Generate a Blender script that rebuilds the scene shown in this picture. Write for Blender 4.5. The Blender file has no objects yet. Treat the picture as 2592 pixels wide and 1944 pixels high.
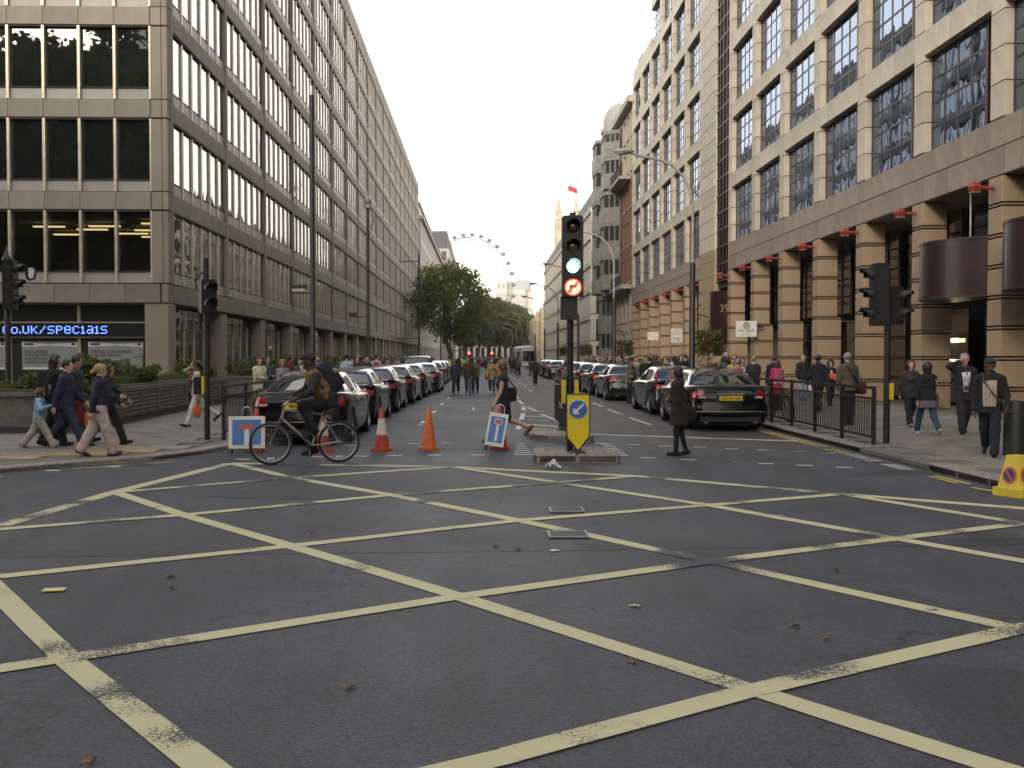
import bpy, bmesh, math, random
import numpy as np
from mathutils import Vector, Matrix
R = math.radians
random.seed(7); np.random.seed(7)
SC = bpy.context.scene; COL = SC.collection; D = bpy.data

# ---------------------------------------------------------------- camera
CAMZ = 1.7; FOC = 2600.0
cam = D.cameras.new('camera'); camo = D.objects.new('camera', cam); COL.objects.link(camo)
camo.location = (0, 0, CAMZ)
camo.rotation_euler = (R(90 - 1.5416), 0, R(-1.5862))
cam.sensor_width = 36; cam.lens = 36 * FOC / 2592; cam.clip_end = 8000; cam.clip_start = .1
SC.camera = camo
# ---------------------------------------------------------------- sky and sun
SUN_EL, SUN_AZ = 20.0, 206.0      # azimuth clockwise from the street's own direction (+Y)
w = D.worlds.new('World'); SC.world = w; w.use_nodes = True
nt = w.node_tree; nt.nodes.clear()
def wn(t): return nt.nodes.new(t)
sky = wn('ShaderNodeTexSky'); sky.sky_type = 'NISHITA'; sky.sun_disc = False
sky.sun_elevation = R(SUN_EL); sky.sun_rotation = R(SUN_AZ); sky.air_density = 1.0; sky.dust_density = 2.5; sky.ozone_density = 1.0
tc = wn('ShaderNodeTexCoord'); mp = wn('ShaderNodeMapping'); mp.inputs['Scale'].default_value = (1, 1, 2.2)
no = wn('ShaderNodeTexNoise'); no.inputs['Scale'].default_value = 3.1; no.inputs['Detail'].default_value = 7; no.inputs['Roughness'].default_value = .55
rp = wn('ShaderNodeValToRGB'); rp.color_ramp.elements[0].position = .44; rp.color_ramp.elements[1].position = .64
cl = wn('ShaderNodeRGB'); cl.outputs[0].default_value = (17.4, 16.6, 15.2, 1)      # cloud
mx = wn('ShaderNodeMixRGB'); bg = wn('ShaderNodeBackground'); bg.inputs['Strength'].default_value = .1
out = wn('ShaderNodeOutputWorld')
L = nt.links.new
L(tc.outputs['Generated'], mp.inputs['Vector']); L(mp.outputs[0], no.inputs['Vector']); L(no.outputs['Fac'], rp.inputs[0])
sx_ = wn('ShaderNodeSeparateXYZ'); L(tc.outputs['Generated'], sx_.inputs[0])      # thick white haze low down, broken cloud with blue gaps overhead
hz = wn('ShaderNodeMapRange'); hz.interpolation_type = 'SMOOTHSTEP'; hz.inputs[1].default_value = .32; hz.inputs[2].default_value = .50; hz.inputs[3].default_value = 1; hz.inputs[4].default_value = 0; L(sx_.outputs[2], hz.inputs[0])
mm_ = wn('ShaderNodeMath'); mm_.operation = 'MAXIMUM'; L(rp.outputs[0], mm_.inputs[0]); L(hz.outputs[0], mm_.inputs[1])
L(mm_.outputs[0], mx.inputs[0]); L(sky.outputs[0], mx.inputs[1]); L(cl.outputs[0], mx.inputs[2]); L(mx.outputs[0], bg.inputs[0]); L(bg.outputs[0], out.inputs[0])
sun = D.lights.new('sun', 'SUN'); sun.energy = 1.5; sun.angle = R(16); sun.color = (1, .88, .72)
suno = D.objects.new('sun', sun); COL.objects.link(suno)
_d = Vector((math.sin(R(SUN_AZ)) * math.cos(R(SUN_EL)), math.cos(R(SUN_AZ)) * math.cos(R(SUN_EL)), math.sin(R(SUN_EL))))
suno.rotation_euler = _d.to_track_quat('Z', 'Y').to_euler(); suno.location = (0, -20, 60)
SC.view_settings.view_transform = 'Standard'; SC.view_settings.look = 'None'; SC.view_settings.gamma = 1
SC.view_settings.use_curve_mapping = False; SC.view_settings.exposure = 0.88
SC.cycles.use_denoising = True; SC.cycles.max_bounces = 5; SC.cycles.diffuse_bounces = 2; SC.cycles.glossy_bounces = 3
SC.cycles.transparent_max_bounces = 8; SC.cycles.caustics_reflective = False; SC.cycles.caustics_refractive = False; SC.cycles.sample_clamp_indirect = 6

# ---------------------------------------------------------------- materials
_m = {}
def mat(name, col, rough=.6, metal=0, var=.12, scale=3.0, bump=0, bscale=40, emit=None, es=0, ior=None, coat=0, rnd=0, col2=None, sharp=False, detail=4, stretch=None):
    """procedural surface: base colour varied by noise, optional second colour, per-object variation, fine relief"""
    if name in _m: return _m[name]
    m = D.materials.new(name); m.use_nodes = True; n = m.node_tree.nodes; l = m.node_tree.links.new
    b = n['Principled BSDF']; b.inputs['Roughness'].default_value = rough; b.inputs['Metallic'].default_value = metal
    if ior: b.inputs['IOR'].default_value = ior
    if coat: b.inputs['Coat Weight'].default_value = coat; b.inputs['Coat Roughness'].default_value = .04
    t = n.new('ShaderNodeTexCoord'); vec = t.outputs['Object']
    if stretch:
        mpn = n.new('ShaderNodeMapping'); mpn.inputs['Scale'].default_value = stretch; l(vec, mpn.inputs[0]); vec = mpn.outputs[0]
    nz = n.new('ShaderNodeTexNoise'); nz.inputs['Scale'].default_value = scale; nz.inputs['Detail'].default_value = detail; nz.inputs['Roughness'].default_value = .6
    l(vec, nz.inputs['Vector'])
    c2 = col2 or tuple(max(0, c * (1 - 2 * var)) for c in col); c1 = col if col2 else tuple(min(1, c * (1 + var)) for c in col)
    r = n.new('ShaderNodeValToRGB'); e = r.color_ramp.elements
    e[0].position, e[1].position = (.47, .55) if sharp else (.3, .7)
    e[0].color = (*c2, 1); e[1].color = (*c1, 1); l(nz.outputs['Fac'], r.inputs[0]); o = r.outputs[0]
    if rnd:
        oi = n.new('ShaderNodeObjectInfo'); mr = n.new('ShaderNodeMapRange'); mr.inputs[3].default_value = 1 - rnd; mr.inputs[4].default_value = 1 + rnd * .6
        l(oi.outputs['Random'], mr.inputs[0]); h = n.new('ShaderNodeHueSaturation'); l(mr.outputs[0], h.inputs['Value']); l(o, h.inputs['Color']); o = h.outputs[0]
    l(o, b.inputs['Base Color'])
    if emit: b.inputs['Emission Color'].default_value = (*emit, 1); b.inputs['Emission Strength'].default_value = es
    if bump:
        n2 = n.new('ShaderNodeTexNoise'); n2.inputs['Scale'].default_value = bscale; n2.inputs['Detail'].default_value = 3; l(vec, n2.inputs['Vector'])
        bp = n.new('ShaderNodeBump'); bp.inputs['Strength'].default_value = bump; bp.inputs['Distance'].default_value = .02
        l(n2.outputs['Fac'], bp.inputs['Height']); l(bp.outputs[0], b.inputs['Normal'])
    _m[name] = m
    return m
def cloth(col, nm=None):
    k = nm or 'cloth_%02x%02x%02x' % tuple(int(255 * min(1, c)) for c in col)
    return mat(k + '_fabric', col, .9, var=.18, scale=9, bump=.35, bscale=55)
def worn_paint(name, col, base, amount=.45):
    """road paint rubbed through to the asphalt in patches and specks"""
    if name in _m: return _m[name]
    m = D.materials.new(name); m.use_nodes = True; n = m.node_tree.nodes; l = m.node_tree.links.new; b = n['Principled BSDF']; b.inputs['Roughness'].default_value = .75
    g = n.new('ShaderNodeNewGeometry')
    a = n.new('ShaderNodeTexNoise'); a.inputs['Scale'].default_value = .9; a.inputs['Detail'].default_value = 3
    f = n.new('ShaderNodeTexNoise'); f.inputs['Scale'].default_value = 55; f.inputs['Detail'].default_value = 5; f.inputs['Roughness'].default_value = .7
    l(g.outputs['Position'], a.inputs[0]); l(g.outputs['Position'], f.inputs[0])
    s = n.new('ShaderNodeMath'); s.operation = 'MULTIPLY'; s.inputs[1].default_value = 2.0; l(a.outputs[0], s.inputs[0])
    ad = n.new('ShaderNodeMath'); l(s.outputs[0], ad.inputs[0]); l(f.outputs[0], ad.inputs[1])
    r = n.new('ShaderNodeValToRGB'); r.color_ramp.elements[0].position = amount - .03; r.color_ramp.elements[1].position = amount + .03
    sc = n.new('ShaderNodeMath'); sc.operation = 'MULTIPLY'; sc.inputs[1].default_value = .5; l(ad.outputs[0], sc.inputs[0]); l(sc.outputs[0], r.inputs[0])
    t = n.new('ShaderNodeTexNoise'); t.inputs['Scale'].default_value = 6; l(g.outputs['Position'], t.inputs[0])
    pc = n.new('ShaderNodeMixRGB'); pc.inputs[1].default_value = (*[c * .8 for c in col], 1); pc.inputs[2].default_value = (*col, 1); l(t.outputs[0], pc.inputs[0])
    x = n.new('ShaderNodeMixRGB'); x.inputs[1].default_value = (*base, 1); l(pc.outputs[0], x.inputs[2]); l(r.outputs[0], x.inputs[0]); l(x.outputs[0], b.inputs['Base Color'])
    _m[name] = m
    return m
def glassmat(name, col=(.015, .02, .022), ior=1.9, rough=.02, wave=.03, wscale=.8, rnd=0):
    """window glass seen from outside: dark room behind, sky and street mirrored, panes slightly wavy"""
    if name in _m: return _m[name]
    m = D.materials.new(name); m.use_nodes = True; n = m.node_tree.nodes; l = m.node_tree.links.new; b = n['Principled BSDF']
    b.inputs['Base Color'].default_value = (*col, 1); b.inputs['Roughness'].default_value = rough; b.inputs['IOR'].default_value = ior
    oi = n.new('ShaderNodeObjectInfo'); g = n.new('ShaderNodeNewGeometry'); va = n.new('ShaderNodeVectorMath'); va.operation = 'MULTIPLY_ADD'
    cm = n.new('ShaderNodeCombineXYZ'); l(oi.outputs['Random'], cm.inputs[0]); l(cm.outputs[0], va.inputs[0]); va.inputs[1].default_value = (40, 0, 0); l(g.outputs['Position'], va.inputs[2])
    t = n.new('ShaderNodeTexNoise'); t.inputs['Scale'].default_value = wscale; t.inputs['Detail'].default_value = 1; l(va.outputs[0], t.inputs[0])
    bp = n.new('ShaderNodeBump'); bp.inputs['Strength'].default_value = wave; bp.inputs['Distance'].default_value = 1; l(t.outputs[0], bp.inputs['Height']); l(bp.outputs[0], b.inputs['Normal'])
    if rnd:
        mr = n.new('ShaderNodeMapRange'); mr.inputs[3].default_value = .3; mr.inputs[4].default_value = 1 + rnd; l(oi.outputs['Random'], mr.inputs[0])
        mm = n.new('ShaderNodeMixRGB'); mm.blend_type = 'MULTIPLY'; mm.inputs[0].default_value = 1; mm.inputs[1].default_value = (*col, 1); l(mr.outputs[0], mm.inputs[2]); l(mm.outputs[0], b.inputs['Base Color'])
    _m[name] = m
    return m
def clearglass(name, k=.55):
    if name in _m: return _m[name]
    m = D.materials.new(name); m.use_nodes = True; n = m.node_tree.nodes; l = m.node_tree.links.new
    n.remove(n['Principled BSDF']); tr = n.new('ShaderNodeBsdfTransparent'); tr.inputs[0].default_value = (k, k, k * .95, 1); gl = n.new('ShaderNodeBsdfGlossy'); gl.inputs['Roughness'].default_value = .02
    fr = n.new('ShaderNodeFresnel'); fr.inputs[0].default_value = 1.75; mi = n.new('ShaderNodeMixShader'); l(fr.outputs[0], mi.inputs[0]); l(tr.outputs[0], mi.inputs[1]); l(gl.outputs[0], mi.inputs[2])
    l(mi.outputs[0], n['Material Output'].inputs[0]); _m[name] = m
    return m

# ---------------------------------------------------------------- mesh building
class MB:
    def __init__(s): s.v = []; s.f = []; s.m = []; s.cur = 0
    def add(s, vs, fs):
        o = len(s.v); s.v += [tuple(p) for p in vs]; s.f += [tuple(i + o for i in f) for f in fs]; s.m += [s.cur] * len(fs); return s
    def box(s, x, y, z, sx, sy, sz, rz=0, rx=0, ry=0):
        M = Matrix.Rotation(rz, 3, 'Z') @ Matrix.Rotation(ry, 3, 'Y') @ Matrix.Rotation(rx, 3, 'X'); c = Vector((x, y, z))
        vs = [c + M @ Vector((a * sx / 2, b * sy / 2, d * sz / 2)) for a in (-1, 1) for b in (-1, 1) for d in (-1, 1)]
        return s.add(vs, [(0, 1, 3, 2), (4, 6, 7, 5), (0, 4, 5, 1), (2, 3, 7, 6), (0, 2, 6, 4), (1, 5, 7, 3)])
    def bb(s, x0, x1, y0, y1, z0, z1): return s.box((x0 + x1) / 2, (y0 + y1) / 2, (z0 + z1) / 2, abs(x1 - x0), abs(y1 - y0), abs(z1 - z0))
    def cyl(s, p0, p1, r0, r1=None, n=12, cap=True):
        r1 = r0 if r1 is None else r1; p0 = Vector(p0); p1 = Vector(p1); d = (p1 - p0).normalized()
        a = d.orthogonal().normalized(); b = d.cross(a); vs = []
        for p, r in ((p0, r0), (p1, r1)):
            for i in range(n): t = 2 * math.pi * i / n; vs.append(p + (a * math.cos(t) + b * math.sin(t)) * r)
        fs = [(i, (i + 1) % n, n + (i + 1) % n, n + i) for i in range(n)]
        if cap: fs += [tuple(range(n - 1, -1, -1)), tuple(range(n, 2 * n))]
        return s.add(vs, fs)
    def tube(s, pts, r, n=8, closed=False):
        pts = [Vector(p) for p in pts]; k = len(pts); rr = r if isinstance(r, (list, tuple)) else [r] * k; vs = []; a = None
        for i, p in enumerate(pts):
            q0 = pts[i - 1] if (i or closed) else p; q1 = pts[(i + 1) % k] if (i < k - 1 or closed) else p; d = (q1 - q0).normalized()
            a = d.orthogonal().normalized() if a is None else (a - d * a.dot(d)).normalized(); b = d.cross(a)
            for j in range(n): t = 2 * math.pi * j / n; vs.append(p + (a * math.cos(t) + b * math.sin(t)) * rr[i])
        fs = []
        for i in range(k if closed else k - 1):
            o = (i + 1) % k
            for j in range(n): fs.append((i * n + j, i * n + (j + 1) % n, o * n + (j + 1) % n, o * n + j))
        if not closed: fs += [tuple(range(n - 1, -1, -1)), tuple(range((k - 1) * n, k * n))]
        return s.add(vs, fs)
    def lathe(s, prof, n=20, at=(0, 0, 0), ax='z', cap=False):
        vs = []
        for r, z in prof:
            for j in range(n):
                t = 2 * math.pi * j / n; p = (r * math.cos(t), r * math.sin(t), z)
                if ax == 'x': p = (p[2], p[0], p[1])
                elif ax == 'y': p = (p[0], p[2], p[1])
                vs.append((at[0] + p[0], at[1] + p[1], at[2] + p[2]))
        k = len(prof); fs = [(i * n + j, i * n + (j + 1) % n, (i + 1) * n + (j + 1) % n, (i + 1) * n + j) for i in range(k - 1) for j in range(n)]
        if cap: fs += [tuple(range(n - 1, -1, -1)), tuple(range((k - 1) * n, k * n))]
        return s.add(vs, fs)
    def prism(s, poly, z0, z1):
        n = len(poly); vs = [(x, y, z0) for x, y in poly] + [(x, y, z1) for x, y in poly]
        return s.add(vs, [tuple(range(n - 1, -1, -1)), tuple(range(n, 2 * n))] + [(i, (i + 1) % n, n + (i + 1) % n, n + i) for i in range(n)])
    def prismy(s, poly, y0, y1):
        """outline in x,z given a thickness along y"""
        n = len(poly); vs = [(x, y0, z) for x, z in poly] + [(x, y1, z) for x, z in poly]
        return s.add(vs, [tuple(range(n)), tuple(range(2 * n - 1, n - 1, -1))] + [(i, n + i, n + (i + 1) % n, (i + 1) % n) for i in range(n)])
    def ell(s, c, r, n=12, m=8):
        vs = [(c[0], c[1], c[2] - r[2])]
        for i in range(1, m):
            t = math.pi * i / m
            for j in range(n): p = 2 * math.pi * j / n; vs.append((c[0] + r[0] * math.sin(t) * math.cos(p), c[1] + r[1] * math.sin(t) * math.sin(p), c[2] - r[2] * math.cos(t)))
        vs.append((c[0], c[1], c[2] + r[2])); T = len(vs) - 1
        fs = [(0, 1 + (j + 1) % n, 1 + j) for j in range(n)] + [(1 + i * n + j, 1 + i * n + (j + 1) % n, 1 + (i + 1) * n + (j + 1) % n, 1 + (i + 1) * n + j) for i in range(m - 2) for j in range(n)]
        fs += [(T, 1 + (m - 2) * n + j, 1 + (m - 2) * n + (j + 1) % n) for j in range(n)]
        return s.add(vs, fs)
    def mesh(s, name, mats, smooth=0):
        me = D.meshes.new(name); me.from_pydata(s.v, [], s.f)
        for m in (mats if isinstance(mats, (list, tuple)) else [mats]): me.materials.append(m)
        if any(s.m): me.polygons.foreach_set('material_index', s.m)
        if smooth:
            me.polygons.foreach_set('use_smooth', [True] * len(s.f))
            if smooth < 180: me.set_sharp_from_angle(angle=R(smooth))
        me.update(); return me
    def obj(s, name, mats, par=None, smooth=0, **k): return link(name, s.mesh(name, mats, smooth), par, **k)
def link(name, me, par=None, loc=None, rz=None, label=None, cat=None, group=None, kind=None):
    o = D.objects.new(name, me); COL.objects.link(o)
    if par is not None: o.parent = par
    if loc is not None: o.location = loc
    if rz is not None: o.rotation_euler = (0, 0, rz)
    if label: o['label'] = label
    if cat: o['category'] = cat
    if group: o['group'] = group
    if kind: o['kind'] = kind
    return o
def thing(name, label, cat, loc=(0, 0, 0), rz=0, group=None): return link(name, None, None, loc, rz, label, cat, group)
def copytree(o, par=None, **k):
    c = o.copy(); COL.objects.link(c); c.parent = par
    for ch in o.children: copytree(ch, c)
    for a, v in k.items(): c[a] = v
    return c
_bx = {}
def boxmesh(sx, sy, sz, m, bev=0):
    key = (round(sx, 3), round(sy, 3), round(sz, 3), m.name, bev)
    if key not in _bx:
        me = MB().box(0, 0, 0, sx, sy, sz).mesh('piece', m)
        if bev:
            bm = bmesh.new(); bm.from_mesh(me); bmesh.ops.bevel(bm, geom=bm.edges[:], offset=min(bev, .4 * min(sx, sy, sz)), segments=1, affect='EDGES'); bm.to_mesh(me); bm.free()
        _bx[key] = me
    return _bx[key]
def inview(x, y, z):
    if y < 1: return False
    u = (x / y) * FOC + 1224; v = 902 - (z - CAMZ) / y * FOC
    return -120 < u < 2712 and -120 < v < 2060
def pieces(par, name, boxes, m, cap=300, bev=0, minpx=5):
    """alike box-shaped pieces: the largest in the picture are objects of their own, the rest one joined part"""
    px, py, pz = par.location; rank = []
    for b in boxes:
        d = math.dist(b[:3], (0, 0, CAMZ)); s = sorted(b[3:6]); a = s[1] * FOC / d
        rank.append(((s[1] * s[2]) / d ** 2 if inview(*b[:3]) and a >= minpx else 0, b))
    rank.sort(key=lambda t: -t[0]); far = MB(); n = 0
    for r, b in rank:
        if r > 0 and n < cap:
            link(name, boxmesh(b[3], b[4], b[5], m, bev), par, (b[0] - px, b[1] - py, b[2] - pz)); n += 1
        else: far.box(b[0] - px, b[1] - py, b[2] - pz, b[3], b[4], b[5])
    if far.v: far.obj('far_' + name, m, par, kind='stuff')
def text(s, size, loc, rot, m, par, align='LEFT', name='lettering', sx=1, off=0, sp=1):
    c = D.curves.new(name, 'FONT'); c.body = s; c.size = size; c.align_x = align; c.extrude = .002; c.offset = off; c.space_character = sp; c.materials.append(m)
    t_ = D.objects.new(name, c); COL.objects.link(t_); me = D.meshes.new_from_object(t_); D.objects.remove(t_)
    o = link(name, me, par, loc); o.rotation_euler = rot; o.scale = (sx, 1, 1); return o
def arc(cx, cz, r, a0, a1, n): return [(cx + r * math.cos(R(a0 + (a1 - a0) * i / n)), cz + r * math.sin(R(a0 + (a1 - a0) * i / n))) for i in range(n + 1)]
BLACK = mat('black_metal', (.012, .012, .013), .42, var=.2); DARK = mat('dark_grey', (.035, .035, .037), .6)
STEEL = mat('steel', (.42, .42, .42), .32, .9, var=.1); WHITE = mat('white_paint', (.72, .72, .7), .5, var=.06)
RUBBER = mat('rubber', (.015, .015, .016), .8); CHROME = mat('chrome', (.7, .7, .7), .12, 1, var=.03)
# ================================================================ THE GROUND, ROADS AND PAVEMENTS
PL, PR = .06, .08           # pavement heights
ASPH = (.046, .047, .059)
def asphalt(name, col, gloss=.62):
    if name in _m: return _m[name]
    m = D.materials.new(name); m.use_nodes = True; n = m.node_tree.nodes; l = m.node_tree.links.new; b = n['Principled BSDF']; b.inputs['Roughness'].default_value = gloss
    g = n.new('ShaderNodeNewGeometry')
    def nz(s, d, r=.6):
        t = n.new('ShaderNodeTexNoise'); t.inputs['Scale'].default_value = s; t.inputs['Detail'].default_value = d; t.inputs['Roughness'].default_value = r; l(g.outputs['Position'], t.inputs[0]); return t.outputs['Fac']
    def ramp(f, p0, p1, c0, c1):
        r = n.new('ShaderNodeValToRGB'); r.color_ramp.elements[0].position = p0; r.color_ramp.elements[1].position = p1; r.color_ramp.elements[0].color = (*c0, 1); r.color_ramp.elements[1].color = (*c1, 1); l(f, r.inputs[0]); return r.outputs[0]
    big = ramp(nz(.22, 4), .3, .7, [c * .7 for c in col], [c * 1.25 for c in col])
    mid = ramp(nz(1.7, 5, .7), .35, .7, (.82, .82, .82), (1.12, 1.12, 1.12))
    v = n.new('ShaderNodeTexVoronoi'); v.inputs['Scale'].default_value = 75; l(g.outputs['Position'], v.inputs[0])
    sp = n.new('ShaderNodeSeparateColor'); l(v.outputs['Color'], sp.inputs[0])
    chip = ramp(sp.outputs[0], .0, 1.0, (.5, .5, .5), (1.5, 1.5, 1.5))
    def mul(a, c):
        x = n.new('ShaderNodeMixRGB'); x.blend_type = 'MULTIPLY'; x.inputs[0].default_value = 1; l(a, x.inputs[1]); l(c, x.inputs[2]); return x.outputs[0]
    vd = n.new('ShaderNodeTexVoronoi'); vd.feature = 'DISTANCE_TO_EDGE'; vd.inputs['Scale'].default_value = .38
    wv = n.new('ShaderNodeVectorMath'); wv.operation = 'MULTIPLY_ADD'; wc = n.new('ShaderNodeTexNoise'); wc.inputs['Scale'].default_value = 2.2; wc.inputs['Detail'].default_value = 4; l(g.outputs['Position'], wc.inputs[0])
    l(wc.outputs['Color'], wv.inputs[0]); wv.inputs[1].default_value = (1.2, 1.2, 0); l(g.outputs['Position'], wv.inputs[2]); l(wv.outputs[0], vd.inputs[0])
    crack = ramp(vd.outputs['Distance'], .002, .006, (.45, .45, .45), (1, 1, 1))
    mp2 = n.new('ShaderNodeMapping'); mp2.inputs['Scale'].default_value = (1.6, .07, 1); mp2.inputs['Rotation'].default_value = (0, 0, .05); l(g.outputs['Position'], mp2.inputs[0]); ts = n.new('ShaderNodeTexNoise'); ts.inputs['Scale'].default_value = 1; ts.inputs['Detail'].default_value = 4; l(mp2.outputs[0], ts.inputs[0])
    track = ramp(ts.outputs['Fac'], .35, .65, (.80, .80, .80), (1.16, 1.16, 1.16)); oil = ramp(nz(.9, 2), .24, .36, (.66, .66, .66), (1, 1, 1)); spot = ramp(nz(7, 2), .72, .76, (1, 1, 1), (1.5, 1.5, 1.5))
    l(mul(mul(mul(mul(mul(mul(big, mid), chip), crack), track), oil), spot), b.inputs['Base Color'])
    bp = n.new('ShaderNodeBump'); bp.inputs['Strength'].default_value = .55; bp.inputs['Distance'].default_value = .006; l(v.outputs['Distance'], bp.inputs['Height']); l(bp.outputs[0], b.inputs['Normal'])
    rr = n.new('ShaderNodeMapRange'); rr.inputs[3].default_value = gloss - .1; rr.inputs[4].default_value = gloss + .14; l(nz(.5, 3), rr.inputs[0]); l(rr.outputs[0], b.inputs['Roughness'])
    _m[name] = m
    return m
A0 = asphalt('asphalt', ASPH); A1 = asphalt('asphalt_brown', (.060, .052, .049), .66); A3 = asphalt('asphalt_strip', (.034, .035, .043), .6); A2 = asphalt('asphalt_patch', (.030, .030, .034), .6)
rd = MB(); N = 60
xs = sorted(set([-3000, -600, -200, -60, -20, 20, 60, 200, 600, 3000])); ys = sorted(set([-3000, -600, -100, -20, 10, 40, 120, 300, 900, 5000]))
rd.add([(x, y, 0) for y in ys for x in xs], [(j * len(xs) + i, j * len(xs) + i + 1, (j + 1) * len(xs) + i + 1, (j + 1) * len(xs) + i) for j in range(len(ys) - 1) for i in range(len(xs) - 1)])
road = rd.obj('road', A0, kind='structure')
MB().prism([(.95, 21.9), (3.2, 22.06), (3.0, 19.6), (6.62, 18.0), (6.62, 130), (.95, 130)], -.02, .004).obj('road_surface', A1, road)
MB().prism([(-3.34, 12.56), (-3.19, 13.09), (-2.01, 13.06), (-1.48, 12.57), (-1.61, 12.2), (-3.0, 12.3)], -.02, .003).obj('road_repair', A2, road)
MB().prism([(5.2, 14.5), (6.6, 14.4), (6.62, 15.3), (5.9, 15.2)], -.02, .003).obj('road_repair', A2, road)
MB().prism([(-9, 8.55), (9, 9.25), (9, 9.6), (-9, 8.9)], -.02, .0025).obj('road_repair', A3, road); MB().prism([(-.2, 11.2), (.1, 11.2), (.6, 15.6), (.3, 15.6)], -.02, .002).obj('road_repair', A3, road); MB().prism([(1.9, 3.5), (3.3, 3.2), (3.5, 5.3), (2.2, 5.6)], -.02, .0028).obj('road_repair', A3, road)
YEL = worn_paint('yellow_road_paint', (.50, .47, .29), ASPH, .66); WHT = worn_paint('white_road_paint', (.60, .59, .55), ASPH, .64); YDL = worn_paint('double_yellow_paint', (.56, .46, .11), ASPH, .64)
def stripe(par, name, p, q, wd, m, z=.008):
    p = Vector((*p, 0)); q = Vector((*q, 0)); d = (q - p).normalized(); s = Vector((-d.y, d.x, 0)) * wd / 2; k = max(1, int((q - p).length / .8)); b = MB()
    rows = []
    for i in range(k + 1):
        c = p.lerp(q, i / k); e = [random.uniform(.93, 1.05) for _ in (0, 1)]
        rows += [(c.x + s.x * e[0], c.y + s.y * e[0], z), (c.x - s.x * e[1], c.y - s.y * e[1], z)]
    b.add(rows, [(2 * i, 2 * i + 1, 2 * i + 3, 2 * i + 2) for i in range(k)]); return b.obj(name, m, par)
# yellow box junction: the lines as they were laid, bending slightly from crossing to crossing
BL = [[(-9.5, 6.2), (-4.84, 10.38), (-4.59, 12.91)], [(-4.84, 10.38), (-4.59, 12.91)]]
box_edges = [[(-9.2, 7.9), (-4.84, 10.38), (-4.62, 12.9), (-4.02, 16.37)], [(-4.02, 16.37), (-.47, 15.78), (.4, 15.3), (2.16, 14.46), (4.42, 12.5), (6.04, 11.25), (8.2, 9.4)]]
dg1 = [[(-4.0, 16.37), (-2.67, 14.4), (-1.12, 12.56), (.37, 10.57), (1.89, 8.41), (3.33, 6.26), (5.4, 3.2)],
       [(-4.59, 12.91), (-3.21, 11.04), (-1.72, 9.2), (-.17, 7.22), (1.37, 5.14), (2.9, 3.1), (4.2, 1.4)],
       [(-5.2, 9.85), (-3.72, 7.78), (-2.34, 5.79), (-1.15, 4.23), (.3, 2.3)],
       [(-.47, 15.76), (1.0, 13.75), (2.56, 11.61), (3.84, 9.42), (5.1, 7.3), (7.0, 4.2)], [(4.42, 12.49), (5.48, 10.23), (6.8, 7.6)]]
dg2 = [[(-4.59, 12.91), (-2.67, 14.4), (-.47, 15.76)], [(-5.4, 9.8), (-3.21, 11.04), (-1.12, 12.56), (1.0, 13.75), (2.16, 14.46)],
       [(-6.2, 6.6), (-3.72, 7.98), (-1.72, 9.2), (.37, 10.57), (2.56, 11.61), (4.42, 12.49)], [(-4.6, 4.35), (-2.34, 5.79), (-.17, 7.22), (1.89, 8.41), (3.84, 9.42), (5.48, 10.23), (7.2, 11.0)],
       [(-2.2, 2.9), (-.35, 4.05), (.11, 4.32), (1.37, 5.14), (3.33, 6.26), (5.6, 7.5)]]
for k, (ln, wd) in enumerate([(q, .2) for q in box_edges] + [(q, .165) for q in dg1 + dg2]):
    for a, b in zip(ln, ln[1:]): stripe(road, 'yellow_line', a, b, wd, YEL, .0045 + .0003 * k)
studs = [(2.89, 19.61), (3.43, 19.32), (4.03, 19.03), (4.55, 18.67), (5.07, 18.42), (5.58, 18.15), (6.04, 17.81), (2.75, 17.05), (3.36, 16.7), (3.93, 16.37), (4.46, 16.06), (4.99, 15.81), (5.5, 15.49),
         (-3.96, 17.0), (-2.78, 17.39), (-2.1, 17.48), (-1.51, 17.57), (-.84, 17.62), (-2.54, 19.62), (-1.34, 19.95), (-.7, 20.14), (-.1, 17.64), (.2, 20.4), (2.3, 19.9), (-6.4, 15.4), (-5.7, 15.9), (-6.9, 14.6), (-7.6, 13.9)]
for x, y in studs: stripe(road, 'crossing_stud', (x - .12, y + .03), (x + .12, y - .03), .11, WHT, .007)
stripe(road, 'stop_line', (2.3, 22.3), (6.3, 20.3), .2, WHT, .007)
for a, b, wd in [((3.98, 37.5), (4.01, 34.5), .11), ((3.98, 32.9), (4.04, 29.7), .11), ((4.04, 28.3), (4.14, 25.3), .11), ((1.36, 34.9), (1.26, 32.3), .14), ((1.18, 30.5), (.99, 27.1), .14), ((.93, 26.0), (.8, 23.8), .13),
                 ((1.42, 34.6), (1.65, 32), .12), ((1.69, 30), (1.98, 26.5), .12), ((1.36, 39.4), (1.38, 36.3), .12), ((1.38, 44), (1.37, 41), .12), ((1.26, 29.14), (1.68, 28.7), .22), ((1.2, 27.5), (1.68, 26.9), .22), ((1.05, 25.5), (1.93, 24.7), .26), ((1.24, 31.8), (1.85, 31.6), .2),
                 ((-1.57, 25.4), (-1.55, 26.9), .12), ((-1.54, 30.7), (-1.5, 32.1), .12), ((-1.5, 35.8), (-1.46, 37.2), .12), ((-1.45, 41), (-1.4, 42.6), .12), ((-.55, 32.2), (-.18, 32.16), .14), ((-.34, 34.3), (-.32, 32.4), .05)] + [((-1.4, y), (-1.4, y + 1.6), .12) for y in range(47, 110, 6)] + [((2.3, y), (2.35, y + 2), .12) for y in range(50, 130, 7)]:
    stripe(road, 'lane_dash', a, b, wd, WHT, .007)
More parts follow.
